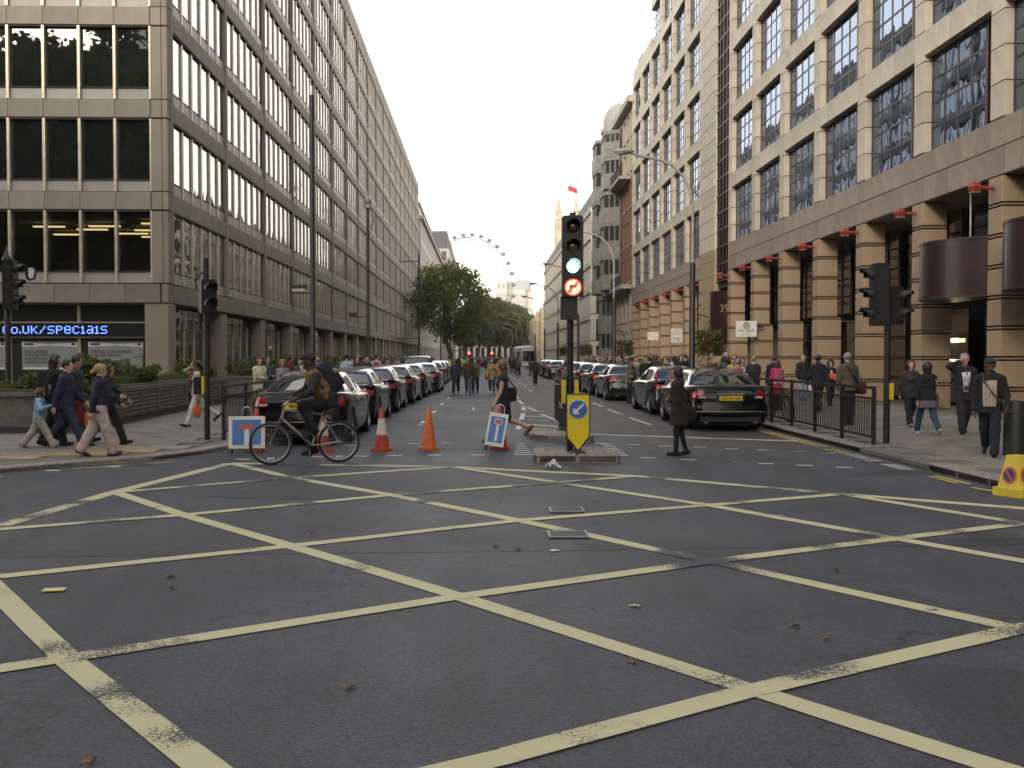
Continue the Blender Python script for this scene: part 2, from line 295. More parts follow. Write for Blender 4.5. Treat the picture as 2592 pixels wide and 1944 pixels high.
for i in range(7):
    stripe(road, 'ladder_mark', (.52 + .02 * i, 17.66 + i * .37), (.86 - .01 * i, 17.66 + i * .37), .13, WHT, .007)
    if i < 6: stripe(road, 'ladder_mark', (2.26, 17.5 + i * .42), (2.48, 17.52 + i * .42), .14, WHT, .007)
for i in range(5):
    stripe(road, 'edge_mark', (6.22, 17.5 - i * .24), (6.46, 17.42 - i * .24), .1, WHT, .007)
    stripe(road, 'edge_mark', (6.22, 15.9 - i * .16), (6.46, 15.84 - i * .16), .08, WHT, .007)
for a, b in [((6.25, 24), (6.29, 19.1)), ((6.4, 24), (6.43, 19.1)), ((6.23, 18.6), (6.28, 17.7)), ((6.36, 18.6), (6.4, 17.7)), ((6.28, 14.3), (6.32, 13.5)), ((6.41, 14.4), (6.45, 13.4)), ((6.3, 13.06), (6.49, 12.4)), ((-6.2, 15.6), (-4.97, 16.6)), ((-6.04, 16.3), (-5.67, 16.5)), ((-4.2, 30), (-4.2, 120)), ((6.3, 30), (6.3, 120))]:
    stripe(road, 'yellow_kerb_line', a, b, .07, YDL, .008)
IRON = mat('cast_iron', (.12, .12, .12), .5, .4, var=.2)
for x, y in ((.91, 11.25), (.8, 9.69)):
    c = MB().box(0, 0, .001, .34, .30, .012); c = c.obj('access_cover', mat('cover_infill', (.06, .06, .062), .7), None, loc=(x, y, .012), label='small iron access cover set in the road, ' + ('farther of the two near the yellow crossing' if y > 10 else 'nearer of the two near the yellow crossing'), cat='manhole cover')
    f = MB()
    for a in (-1, 1): f.box(a * .18, 0, .002, .02, .36, .012); f.box(0, a * .16, .0021, .34, .02, .0115)
    f.obj('frame', mat('pale_iron', (.24, .24, .25), .5, .3), c)

# ---- pavements with their kerb stones and slabs
STONE = mat('kerb_granite', (.25, .225, .195), .75, var=.22, scale=18, bump=.2, bscale=90, rnd=.15)
def paving(name, c1, c2, mortar, bw, bh, rot=0):
    m = D.materials.new(name); m.use_nodes = True; n = m.node_tree.nodes; l = m.node_tree.links.new; b = n['Principled BSDF']; b.inputs['Roughness'].default_value = .78
    g = n.new('ShaderNodeNewGeometry'); mp_ = n.new('ShaderNodeMapping'); mp_.inputs['Rotation'].default_value = (0, 0, rot); l(g.outputs['Position'], mp_.inputs[0])
    t = n.new('ShaderNodeTexBrick'); t.inputs['Color1'].default_value = (*c1, 1); t.inputs['Color2'].default_value = (*c2, 1); t.inputs['Mortar'].default_value = (*mortar, 1)
    t.inputs['Scale'].default_value = 1; t.inputs['Mortar Size'].default_value = .008; t.inputs['Brick Width'].default_value = bw; t.inputs['Row Height'].default_value = bh; l(mp_.outputs[0], t.inputs[0])
    z = n.new('ShaderNodeTexNoise'); z.inputs['Scale'].default_value = 1.3; z.inputs['Detail'].default_value = 5; l(g.outputs['Position'], z.inputs[0])
    x = n.new('ShaderNodeMixRGB'); x.blend_type = 'MULTIPLY'; x.inputs[0].default_value = .5; l(t.outputs[0], x.inputs[1]); l(z.outputs[0], x.inputs[2]); l(x.outputs[0], b.inputs['Base Color'])
    return m
PAVE = paving('paving', (.20, .18, .165), (.16, .145, .135), (.05, .048, .045), .75, .6)
kerbL = [(-60, 13.0), (-12, 13.1), (-9.6, 13.5), (-8.2, 14.25), (-7.04, 15.12), (-6.3, 15.97), (-5.4, 16.9), (-4.9, 17.9), (-4.65, 19.0), (-4.6, 22), (-4.6, 188)]
polyL = kerbL + [(-4.6, 420), (-60, 420)]
pavL = MB().prism(polyL, -.05, PL).obj('pavement', PAVE, kind='structure')
polyR = [(6.65, -6), (60, -6), (60, 420), (6.65, 420)]
pavR = MB().prism(polyR, -.05, PR).obj('pavement', PAVE, kind='structure')
def kerb(par, pts, h, wd=.28, ln=.92, flush=None):
    segs = []; far = MB(); acc = []
    for a, b in zip(pts, pts[1:]):
        a = Vector((*a, 0)); b = Vector((*b, 0)); d = b - a; k = max(1, round(d.length / ln))
        for i in range(k): segs.append((a.lerp(b, (i + .5) / k), math.atan2(d.y, d.x), d.length / k))
    for c, ang, l_ in segs:
        nx, ny = -math.sin(ang), math.cos(ang); x, y = c.x + nx * wd / 2, c.y + ny * wd / 2; hh = h
        if flush and flush(c): hh = .02
        if inview(x, y, 0) and y < 45: link('kerb_stone', boxmesh(l_ - .012, wd, .2, STONE, .018), par, (x, y, hh - .1 + .012), ang)
        else: far.box(x, y, hh - .088, l_ - .01, wd, .2, rz=ang)
    far.obj('far_kerb_stones', STONE, par, kind='stuff')
kerb(pavL, kerbL[1:], PL + .01)
kerb(pavR, [(6.65, 300), (6.65, -6)], PR + .02, flush=lambda c: 15.2 < c.y < 17.6)
def inside(p, poly):
    x, y = p; r = False; j = len(poly) - 1
    for i in range(len(poly)):
        if (poly[i][1] > y) != (poly[j][1] > y) and x < (poly[j][0] - poly[i][0]) * (y - poly[i][1]) / (poly[j][1] - poly[i][1]) + poly[i][0]: r = not r
        j = i
    return r
SL = mat('slab_concrete', (.205, .185, .168), .8, var=.16, scale=5, bump=.15, bscale=80, rnd=.22)
BUFF = mat('slab_buff', (.30, .235, .13), .8, var=.2, scale=7, bump=.2, bscale=60, rnd=.18)
PALE = mat('slab_pale', (.26, .25, .235), .8, var=.15, scale=9, bump=.2, bscale=60, rnd=.15)
def slabs(par, x0, x1, y0, y1, sx, sy, z, poly, cap=300, pick=None):
    n = 0; j = 0; y = y0
    cand = []
    while y < y1:
        x = x0 - (sx / 2 if j % 2 else 0)
        while x < x1:
            cs = [(x + a, y + b) for a in (.0, sx) for b in (.0, sy)]
            if x >= x0 - sx * .6 and all(inside((px, py), poly) for px, py in cs) and inview(x, y, 0): cand.append((x + sx / 2, y + sy / 2))
            x += sx
        y += sy; j += 1
    cand.sort(key=lambda c: c[1])
    for x, y in cand[:cap]:
        m = pick(x, y) if pick else SL
        link('paving_slab', boxmesh(sx - .012, sy - .012, .06, m, .004), par, (x, y, z - .022 + random.uniform(-.002, .003)))
def shrink(poly, d): return poly
def pickL(x, y):
    d = min(math.hypot(x - a, y - b) for a, b in [(-7.04, 15.12), (-6.6, 15.6), (-6.3, 15.97), (-5.8, 16.4), (-5.4, 16.9)])
    if x > -5.75 and y < 19.6: return PALE
    return BUFF if d < 1.9 else SL
inL = [(-30, 13.45), (-12, 13.45), (-9.5, 13.9), (-8.3, 14.6), (-7.3, 15.4), (-6.6, 16.15), (-5.75, 17.1), (-5.2, 18.1), (-4.95, 19.1), (-4.9, 60), (-30, 60)]
slabs(pavL, -13.5, -4.9, 13.4, 34, .75, .6, PL + .012, inL, 300, pickL)
slabs(pavR, 6.96, 13.3, 9.6, 40, .9, .6, PR + .012, [(6.95, 0), (13.4, 0), (13.4, 60), (6.95, 60)], 300)

# ---- the traffic island, in two halves with a crossing gap
isl = thing('traffic_island', 'low stone kerbed pedestrian island under the green traffic light', 'traffic island', (1.5, 17, 0))
TOP = mat('island_paving', (.27, .235, .19), .8, var=.2, scale=8, bump=.2, bscale=60)
def islpart(pts, h):
    b = MB().prism([(x - 1.5, y - 17) for x, y in pts], 0, h - .02).obj('island_paving', TOP, isl); c = Vector((sum(p[0] for p in pts) / len(pts), sum(p[1] for p in pts) / len(pts), 0))
    for a, q in zip(pts, pts[1:] + pts[:1]):
        a = Vector((*a, 0)); q = Vector((*q, 0)); d = q - a; k = max(1, round(d.length / .75)); nin = Vector((-d.y, d.x, 0)).normalized()
        for i in range(k):
            p = a.lerp(q, (i + .5) / k) + nin * .11
            o = link('kerb_stone', boxmesh(round(d.length / k - .012, 2), .22, h + .02, STONE, .03), isl, (p.x - 1.5, p.y - 17, h / 2 - .005 + random.uniform(-.004, .006)), math.atan2(d.y, d.x))
islpart([(.86, 16.35), (2.14, 16.3), (2.2, 16.5), (2.12, 17.6), (.86, 17.65), (.8, 16.6)], .13)
islpart([(.95, 20.9), (1.3, 20.5), (2.1, 20.1), (2.2, 20.4), (1.9, 22.4), (1.2, 22.5), (.92, 22.2)], .13)
# ================================================================ BUILDINGS
CONC = mat('concrete_panel', (.245, .215, .175), .75, var=.1, scale=1.2, bump=.1, bscale=50, rnd=.12, stretch=(1, 1, .35))
CONCD = mat('concrete_dark', (.205, .18, .15), .75, var=.12, scale=1.5, bump=.1, bscale=50, rnd=.1)
ALU = mat('aluminium_mullion', (.50, .45, .355), .42, .35, var=.1, scale=4)
INFILL = mat('infill_panel', (.31, .29, .26), .5, var=.08, scale=2, rnd=.1)
AGG = mat('aggregate_column', (.30, .255, .20), .85, var=.35, scale=60, bump=.4, bscale=110)
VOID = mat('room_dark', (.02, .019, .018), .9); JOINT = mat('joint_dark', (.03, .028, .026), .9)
GL = glassmat('glass_grey', (.03, .032, .03), 3.6, .015, .012, 1.1, rnd=1.0)
GLF = glassmat('glass_front', (.008, .01, .01), 1.6, .015, .006, .6)
GLS = glassmat('glass_shop', (.018, .02, .018), 1.8, .03, .01, .8)
# ---------------------------------------------------------------- left: the long concrete office block
FX, FY = -11.8, 38.9          # street face, front face
L1 = thing('office_building', 'long grey concrete office block with ribbon windows along the left side', 'building', (FX - 10, FY, 0))
def rel(o): return tuple(-c for c in o.location)
def shell(par, name, m, *bbs, smooth=0):
    b = MB(); x, y, z = par.location
    for q in bbs: b.bb(q[0] - x, q[1] - x, q[2] - y, q[3] - y, q[4] - z, q[5] - z)
    return b.obj(name, m, par, smooth)
NB, BAY, PIT = 18, 8.32, 3.42; Y0 = FY + .75; YE = Y0 + NB * BAY + .3; XW = -32
shell(L1, 'core_wall', VOID, (XW, FX - .32, FY + 9.2, YE, 3.7, 32.6), (XW, FX - .32, FY + .32, FY + 9.3, 7.2, 32.6), (XW, FX - .9, FY + .9, FY + 9.3, 3.75, 4.45), (XW, -24, FY + .5, FY + 9.2, 0, 7.3), (FX - .6, FX - .35, FY + .4, FY + 9.3, 4.3, 7.3))
panes, mull, inf, band, pier, trans, fpane, fmull = [], [], [], [], [], [], [], []
floor0 = []
for k in range(8):
    zh = 7.15 + PIT * k; last = k == 7
    for b in range(NB):
        y = Y0 + b * BAY
        pier.append((FX - .12, y - .17, zh - .99, .30, .34, PIT - .02))
        for i in range(6):
            yy = y + .1 + 1.333 * i + .66
            panes.append((FX - .12, yy, zh - 1.13, .03, 1.25, 2.24)); inf.append((FX - .10, yy, zh - 2.48, .06, 1.23, .42))
            mull.append((FX - .09, yy - .66, zh - 1.35, .10, .15, 2.7))
        trans.append((FX - .12, y + BAY / 2 - .17, zh - 2.265, .12, BAY - .4, .05)); trans.append((FX - .10, y + BAY / 2 - .17, zh - .015, .16, BAY - .4, .06))
        for i in range(3): band.append((FX - .13, y + .02 + (i + .5) * (BAY - .36) / 3, zh + .365 if not last else zh + .92, .26, (BAY - .36) / 3 - .014, .66 if not last else 1.76))
    for i in range(15):                               # front face
        x = FX - .62 - .655 - 1.31 * i - (.0 if i else -.0)
        wdt = 1.31
        (fpane if k else floor0).append((x, FY + .20, zh - 1.13, wdt - .08, .03, 2.24)); inf.append((x, FY + .14, zh - 2.48, wdt - .1, .06, .42)); fmull.append((x - wdt / 2, FY + .08, zh - 1.35, .10, .16, 2.7))
        band.append((x, FY + .13, zh + .365 if not last else zh + .92, wdt - .012, .26, .66 if not last else 1.76))
    fmull.append((FX - .62, FY + .08, zh - 1.35, .06, .16, 2.7))
    trans.append((FX - 10.4, FY + .12, zh - 2.265, 19.5, .12, .05)); trans.append((FX - 10.4, FY + .10, zh - .015, 19.5, .16, .06))
    for z, h in ((zh - 1.36, 2.68), (zh + .365, .66)):  # corner pier, two panels and a slim edge strip
        pier.append((FX - .40, FY + .16, z, .40, .30, h)); pier.append((FX - .08, FY + .17, z, .20, .34, h)); pier.append((FX - .14, FY + .48, z, .26, .22, h))
pieces(L1, 'window_pane', panes, GL); pieces(L1, 'front_window_pane', fpane, GLF); pieces(L1, 'mullion', mull + fmull, ALU); pieces(L1, 'infill_panel', inf, INFILL)
pieces(L1, 'concrete_panel', band, CONC, bev=.01); pieces(L1, 'pier_panel', pier, CONC, bev=.01); pieces(L1, 'transom', trans, JOINT, minpx=1)
# fascia, soffit and ground floor
fas = [(FX - .11, Y0 - .05 + (i + .5) * 2.77, 4.06, .22, 2.75, .70) for i in range(54)] + [(FX - .30 - 1.31 * (i + .5), FY + .11, 4.06, 1.295, .22, .70) for i in range(15)] + [(FX - .13, FY + .34, 4.06, .24, .68, .70)]
pieces(L1, 'fascia_panel', fas, CONCD, bev=.01)
shell(L1, 'soffit', CONCD, (XW, FX - .25, FY + .24, YE, 3.66, 3.74))
cols = [(FX - .46, FY + .5, 1.85, .9, .9, 3.66)] + [(FX - .5, Y0 + b * BAY - .5, 1.85, .85, 1.05, 3.66) for b in range(1, NB + 1)] + [(FX - .5, Y0 + (b + .5) * BAY - .5, 1.85, .7, .6, 3.66) for b in range(8, NB)]
pieces(L1, 'column', cols, AGG, bev=.03)
sp, sm, dk = [], [], []
for b in range(NB):
    for i in range(5):
        y = Y0 + b * BAY + .1 + i * 1.5
        sp.append((FX - .6, y + .72, 1.55, .04, 1.42, 2.4)); sm.append((FX - .56, y, 1.6, .08, .09, 3.2)); sp.append((FX - .6, y + .72, 3.18, .04, 1.42, .8))
    dk.append((FX - .57, Y0 + (b + .5) * BAY, 2.77, .1, BAY - .9, .05)); dk.append((FX - .57, Y0 + (b + .5) * BAY, .25, .14, BAY, .38))
shell(L1, 'ground_floor_core', VOID, (XW, FX - .8, FY + 1.6, YE, 0, 3.68))
pieces(L1, 'shop_pane', sp, GLS); pieces(L1, 'shop_mullion', sm, ALU); pieces(L1, 'shop_transom', dk, CONCD)
if 1:
    for y in (Y0 + 8.5 * BAY, Y0 + 9.1 * BAY): link('blank_panel', boxmesh(.06, 3.2, 1.1, INFILL), L1, (FX - 1.1 + 10 - FX, y - FY, 2.9)).location = (FX - 1.1 - L1.location.x, y - FY, 2.9)
# front ground floor: clerestory, sign board, shop panes
gp, gm = [], []
for i in range(5):
    x = FX - 1.0 - 1.31 - 2.62 * i
    gp.append((x, FY + .85, 3.34, 2.54, .04, .62)); gp.append((x, FY + .85, 1.45, 2.5, .04, 1.9)); gm.append((x - 1.31, FY + .80, 1.85, .12, .12, 3.6))
pieces(L1, 'display_pane', gp, glassmat('glass_display', (.03, .03, .028), 1.5, .03, .004)); pieces(L1, 'display_mullion', gm, ALU)
shell(L1, 'window_rail', ALU, (FX - 12, FX - .95, FY + .70, FY + .82, 2.97, 3.02), (FX - 12, FX - .95, FY + .60, FY + .82, 2.40, 2.46), (FX - 12, FX - .95, FY + .66, FY + .84, .38, .5))
shell(L1, 'stall_wall', CONCD, (FX - 14, FX - .95, FY + .7, FY + .95, 0, .38))
# lit ceiling battens inside the first floor, seen through the glass
shell(L1, 'office_interior', mat('office_wall', (.10, .09, .075), .9), (-24, FX - .7, FY + 8.9, FY + 9.15, 4.4, 7.2))
shell(L1, 'office_ceiling', mat('office_ceiling', (.16, .15, .13), .9), (-24, FX - .7, FY + .5, FY + 9.1, 7.12, 7.18))
BAT = mat('lit_batten', (.8, .7, .5), .5, emit=(1, .74, .36), es=1.5)
for x, y in ((-12.9, 41.2), (-13.9, 43.4), (-15.3, 42.1), (-15.0, 44.6), (-16.2, 43.2), (-17.6, 42.3), (-14.4, 45.8), (-17.9, 45.0)):
    shell(L1, 'ceiling_batten', BAT, (x - .62, x + .62, y - .09, y + .09, 6.93, 6.98))
for b in floor0: link('front_window_pane', boxmesh(b[3], b[4], b[5], clearglass('glass_clear', .6)), L1, (b[0] - L1.location.x, b[1] - FY, b[2]))
# the scrolling sign and the posters are things of their own on the front
LED = thing('scrolling_sign', 'long black scrolling sign with blue dotted letters over the posters', 'sign', (-16, FY + .6, 2.7))
MB().box(-1.2, 0, 0, 10.6, .16, .50).obj('housing', mat('sign_black', (.006, .006, .008), .35), LED)
GL5 = {'C': ['01110', '10001', '10000', '10000', '10000', '10001', '01110'], 'o': ['00000', '01110', '10001', '10001', '10001', '10001', '01110'], '.': ['0'] * 5 + ['1', '1'], 'U': ['10001'] * 6 + ['01110'],
       'K': ['10001', '10010', '10100', '11000', '10100', '10010', '10001'], '/': ['00001', '00010', '00010', '00100', '01000', '01000', '10000'], 'S': ['01111', '10000', '10000', '01110', '00001', '00001', '11110'],
       'P': ['11110', '10001', '10001', '11110', '10000', '10000', '10000'], 'e': ['01110', '10001', '10001', '11111', '10000', '10001', '01110'], 'I': ['010', '110', '010', '010', '010', '010', '111'],
       'a': ['01110', '00001', '00001', '01111', '10001', '10011', '01101']}
BLU = mat('blue_diode', (.1, .15, .9), .4, emit=(.10, .20, 1), es=3.2)
px = 1.82 - sum((len(GL5[c][0]) + 1.25) * .05 for c in 'Co.UK/SPeCIaIS')
for ch in 'Co.UK/SPeCIaIS':
    g = GL5[ch]; b = MB(); wd = len(g[0])
    for r in range(7):
        for c in range(wd):
            if g[r][c] == '1': b.box(px + c * .05, -.085, .135 - r * .043, .037, .012, .027)
    b.obj('letter', BLU, LED); px += (wd + 1.25) * .05
PBG = mat('poster_grey', (.24, .25, .25), .6, var=.05); PWH = mat('poster_white', (.62, .63, .62), .6, var=.04); PTX = mat('poster_ink', (.06, .06, .065), .7); PBL = mat('poster_blue', (.02, .05, .16), .6)
def poster(x, label, lines, photo):
    p = thing('poster', label, 'poster', (x, FY + .79, 1.72)); MB().box(0, 0, 0, 2.08, .012, 1.08).obj('sheet', PBG, p)
    MB().prismy([(-1.04, .34), (-1.04, .54), (0, .44), (1.04, .5), (1.04, .33), (0, .40), (-.5, .36)], -.012, -.007).obj('white_wave', PWH, p)
    MB().box(-.77, -.011, .445, .36, .008, .085).obj('blue_badge', PBL, p)
    MB().prismy([(.82, .40), (.96, .40), (.96, .46), (.93, .50), (.85, .50), (.82, .46)], -.016, -.011).obj('emblem', PTX, p)
    for s, sz, z in lines: text(s, sz, (-.94, -.012, z), (R(90), 0, 0), PTX, p, off=.004)
    if photo:
        MB().prismy([(-1.02, -.53), (-1.02, -.22), (-.4, -.24), (.2, -.14), (1.03, .02), (1.03, -.53)], -.011, -.008).obj('photograph', mat('poster_photo', (.10, .09, .075), .6, var=.5, scale=3), p)
        MB().prismy([(.55, -.5), (.55, -.1), (1.0, -.03), (1.0, -.5)], -.014, -.012).obj('photograph_window', PBG, p)
        MB().box(-.78, -.012, -.37, .3, .006, .26).obj('photograph_window', PWH, p)
    else: MB().prismy([(-1.0, -.5), (-1.0, -.44), (1.0, -.44), (1.0, -.5)], -.011, -.008).obj('white_band', PWH, p)
poster(-16.55, 'grey recruiting poster headed VOLUNTEER in the left display window', [('VOLUNTEER', .155, .10), ('POLICE OFFICER', .155, -.03), ('OPPORTUNITIES', .125, -.17), ('ACROSS LONDON', .125, -.29)], 0)
poster(-14.05, 'grey poster headed SPECIAL CONSTABLES in the display window beside the corner column', [('SPECIAL CONSTABLES', .155, .10), ('16 HOURS A MONTH', .12, -.02)], 1)
poster(-19.2, 'grey poster partly cut off by the left edge of the picture', [], 0)
# ---------------------------------------------------------------- right: stone-clad block over a colonnade
BX = 13.4
RST = mat('stone_white', (.52, .465, .375), .55, var=.1, scale=1.5, bump=.05, bscale=30, rnd=.14); RPK = mat('stone_pink', (.28, .22, .175), .5, var=.12, scale=2, rnd=.16, bump=.05)
RCO = mat('stone_column', (.37, .27, .175), .6, var=.16, scale=30, bump=.1, bscale=120, rnd=.08); MAR = mat('maroon_metal', (.045, .014, .016), .4, var=.2); MARF = mat('frame_dark', (.035, .022, .026), .4)
GR = glassmat('glass_sky_tint', (.012, .016, .022), 3.4, .012, .006, 1.1, rnd=.6)
GR.node_tree.nodes['Principled BSDF'].inputs['Specular Tint'].default_value = (.55, .70, 1, 1)  # blue of the mirrored sky put into the glass as specular tint
GRD = glassmat('glass_bronze', (.012, .008, .008), 1.7, .03, .01, 1); REDL = mat('red_lamp', (.30, .04, .035), .45)
PW, PP = .75, 4.85
def clad(root, y0, nb, floors, startpier, y_near=None):
    """bays of 4.85 m between piers, floors of 3.68 m above a 6.4 m colonnade; floors: storeys for each bay"""
    pn, fr, jm, bnd, pr, lo, co, gr, fe, vo = ([] for _ in range(10))
    for b in range(nb + 1):
        yn = y0 + b * PP; nf = floors[min(b, nb - 1)]
        h = 7.9 + 3.68 * nf
        z = 7.9
        for k in range(nf * 4): pr.append((BX + .3, yn + PW / 2, 7.9 + .92 * (k + .5), .6, PW - .024, .894))
        [lo.append((BX + .31, yn + PW / 2, 7.15 + q, .6, PW - .024, .715)) for q in (-.37, .37)]
        zz = .09; wl = .02
        while zz < 6.3:                                       # stacked column drums with shadow joints
            hh = min(.70, 6.4 - zz); w2 = .94 if zz < 2.7 else .78
            co.append((BX + w2 / 2 - .02, yn + PW / 2, zz + hh / 2, w2, .74, hh - .03)); fe.append((BX + w2 / 2, yn + PW / 2, zz + hh, w2 - .08, .68, .1)); zz += hh + .03
            if zz < 6: co.append((BX + w2 / 2 - .02, yn + PW / 2, zz + .02, w2, .74, .04)); zz += .07
        if b == nb: break
        ya, yb = yn + PW, yn + PP
        for q in range(5): lo += [(BX + .31, ya + (q + .5) * (yb - ya) / 5, 7.15 + e, .6, (yb - ya) / 5 - .026, .715) for e in (-.37, .37)]
        for f in range(nf):
            zs = 7.9 + 3.68 * f
            for q in range(5): bnd.append((BX + .28, ya + (q + .5) * (yb - ya) / 5, zs + 2.92 + .38, .56, (yb - ya) / 5 - .026, .748))
            jm.append((BX + .26, ya + .66, zs + 1.46, .08, .14, 2.9)); vo.append((BX + .40, ya + .3, zs + 1.46, .06, .6, 2.9))  # black panel beside each post stands in for the recess's deep shade
            g0, g1 = ya + .72, yb - .02; cw = (g1 - g0) / 4; rh = 2.92 / 4
            for c in range(4):
                for r in range(4): pn.append((BX + .27, g0 + (c + .5) * cw, zs + (r + .5) * rh, .02, cw - .05, rh - .05))
            for c in range(5): fr.append((BX + .265, g0 + c * cw, zs + 1.46, .05, .07, 2.9))
            for r in range(5): fr.append((BX + .266, (g0 + g1) / 2, zs + r * rh, .048, g1 - g0, .07))
        for c in range(4):                                    # dark glazing behind the colonnade
            for r in range(4): gr.append((BX + 1.6, ya + (c + .5) * (yb - ya) / 4, 3.45 + (r + .5) * .72, .03, (yb - ya) / 4 - .07, .66))
            fe.append((BX + 1.58, ya + c * (yb - ya) / 4, 4.85, .08, .07, 2.9))
        gr.append((BX + 1.9, (ya + yb) / 2, 1.7, .03, yb - ya - .3, 3.0))
    pieces(root, 'window_pane', pn, GR); pieces(root, 'glazing_bar', fr, MARF, minpx=2); pieces(root, 'maroon_post', jm, MAR); pieces(root, 'recess_shade_panel', vo, VOID); pieces(root, 'stone_panel', bnd, RST, bev=.006); pieces(root, 'pier_block', pr, RST, bev=.006)
    pieces(root, 'lower_stone_panel', lo, RPK, bev=.006); pieces(root, 'column_drum', co, RCO, bev=.012); pieces(root, 'arcade_pane', gr, GRD); pieces(root, 'arcade_frame', fe, MAR, minpx=2)
R1 = thing('office_building', 'stone clad office block with square column arcade and red lamps on the near right', 'building', (BX + 8, 36, 0)); yb0 = 26.25 - 3 * PP
clad(R1, yb0, 9, [6] * 9, 0)
yE = yb0 + 9 * PP + PW
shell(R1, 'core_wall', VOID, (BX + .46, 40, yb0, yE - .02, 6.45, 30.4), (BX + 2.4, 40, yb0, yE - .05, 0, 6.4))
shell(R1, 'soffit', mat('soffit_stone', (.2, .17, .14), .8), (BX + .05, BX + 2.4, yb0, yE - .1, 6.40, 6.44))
shell(R1, 'end_wall', RST, (BX + .02, 22, yE - .002, yE + .08, 6.42, 30.4))
shell(R1, 'arcade_floor', mat('arcade_floor', (.14, .125, .11), .6), (BX, BX + 2.4, yb0, yE, .05, .09))
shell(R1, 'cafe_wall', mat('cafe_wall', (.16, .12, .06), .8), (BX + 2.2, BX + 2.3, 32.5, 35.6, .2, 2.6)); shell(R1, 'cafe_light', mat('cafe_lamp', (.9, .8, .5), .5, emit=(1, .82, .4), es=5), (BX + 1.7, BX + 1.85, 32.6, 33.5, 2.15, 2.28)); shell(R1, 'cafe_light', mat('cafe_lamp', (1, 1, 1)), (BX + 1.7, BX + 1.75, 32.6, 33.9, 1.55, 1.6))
R2 = thing('office_building', 'taller white stone office block with stepped top beyond the dark glass strip on the right', 'building', (BX + 8, 75, 0)); y2 = 63.0
clad(R2, y2, 6, [7, 7, 7, 7, 5, 5], 0)
shell(R2, 'core_wall', VOID, (BX + .46, 40, y2, y2 + 4 * PP, 6.45, 33.6), (BX + .46, 40, y2 + 4 * PP, y2 + 6 * PP + .7, 6.45, 26.2), (BX + 2.4, 40, y2 - 3, y2 + 6 * PP + .7, 0, 6.4))
wp = []
for k in range(29): wp.append((BX + .6, 61.25, 7.9 + .92 * (k + .5), 1.2, 3.46, .89))
pieces(R2, 'corner_block', wp, RST, bev=.006); wp = [(BX + .6, 61.25, .09 + .9 * (k + .5), 1.2, 3.46, .885) for k in range(8)] + [(BX + .6, 61.25, 7.6, 1.2, 3.46, .6)]
pieces(R2, 'corner_base_block', wp, RCO, bev=.01)
shell(R2, 'parapet', RST, (BX + .1, BX + .6, 59.5, y2 + 4 * PP + .74, 33.66, 34.4), (BX + .1, BX + .6, y2 + 4 * PP + .76, y2 + 6 * PP + .75, 26.3, 27.3))
# dark glass stair strip between the two blocks
GS = thing('glass_stair_tower', 'narrow dark glass stair strip with maroon frames between two stone blocks', 'building', (BX + 3, 58, 0)); gp, gf = [], []
ya, yb = yE + .12, 59.5; nc = 4; cw = (yb - ya) / nc
for c in range(nc):
    for k in range(28): gp.append((BX + .18, ya + (c + .5) * cw, 6.0 + k * .98 + .49, .03, cw - .06, .90))
    gf.append((BX + .16, ya + (c + .0) * cw + .03, 20, .1, .06, 28))
for k in range(29): gf.append((BX + .162, (ya + yb) / 2, 6.0 + k * .98, .09, yb - ya, .07))
pieces(GS, 'glass_pane', gp, glassmat('glass_stair', (.006, .006, .010), 1.12, .25, .01)); _m['glass_stair'].node_tree.nodes['Principled BSDF'].inputs['Specular IOR Level'].default_value = .03; pieces(GS, 'stair_frame', gf, MAR, minpx=2); shell(GS, 'core_wall', VOID, (BX + .25, 30, ya, yb, 5.6, 33.5), (BX + 1.45, 30, ya, yb, 0, 5.6)); shell(GS, 'entrance_door', GRD, (BX + 1.36, BX + 1.4, ya + .2, yb - .2, .1, 3.2))
# drum-shaped maroon signs hanging in the arcade
def drum(yc, z0, z1, r, label, num=None, xc=BX + 1.1, a0=100, a1=260):
    t = thing('drum_sign', label, 'sign', (xc, yc, z0)); n = 20; pts = [(r * math.cos(R(a0 + (a1 - a0) * i / n)), r * 1.02 * math.sin(R(a0 + (a1 - a0) * i / n))) for i in range(n + 1)]
    pts = [(x, y) for x, y in pts]; MB().prism(pts[::1], 0, z1 - z0).obj('drum', mat('drum_paint', (.03, .008, .011), .4, var=.25, scale=1.5, coat=.15), t, smooth=40)
    for zz in (0, z1 - z0): MB().prism([(x * 1.012, y * 1.012) for x, y in pts], zz - .03, zz + .03).obj('rim', MARF, t, smooth=40)
    MB().cyl((-.6, 0, z1 - z0), (-.6, 0, 6.42 - z0), .03).obj('hanger', STEEL, t)
    if num: text(num, .62, (-r * .72, -r * .75, (z1 - z0) * .45), (R(90), 0, R(-46)), mat('brass', (.5, .4, .2), .4, .6), t, 'CENTER')
drum(29.05, 3.35, 4.92, 1.9, 'large maroon drum sign hanging in the arcade bay nearest the right traffic light'); drum(24.2, 3.35, 4.95, 1.9, 'maroon drum sign cut off by the right edge of the picture'); drum(57.7, 3.2, 5.3, 1.7, 'maroon drum sign numbered 39 over the entrance between the two stone blocks', '39')
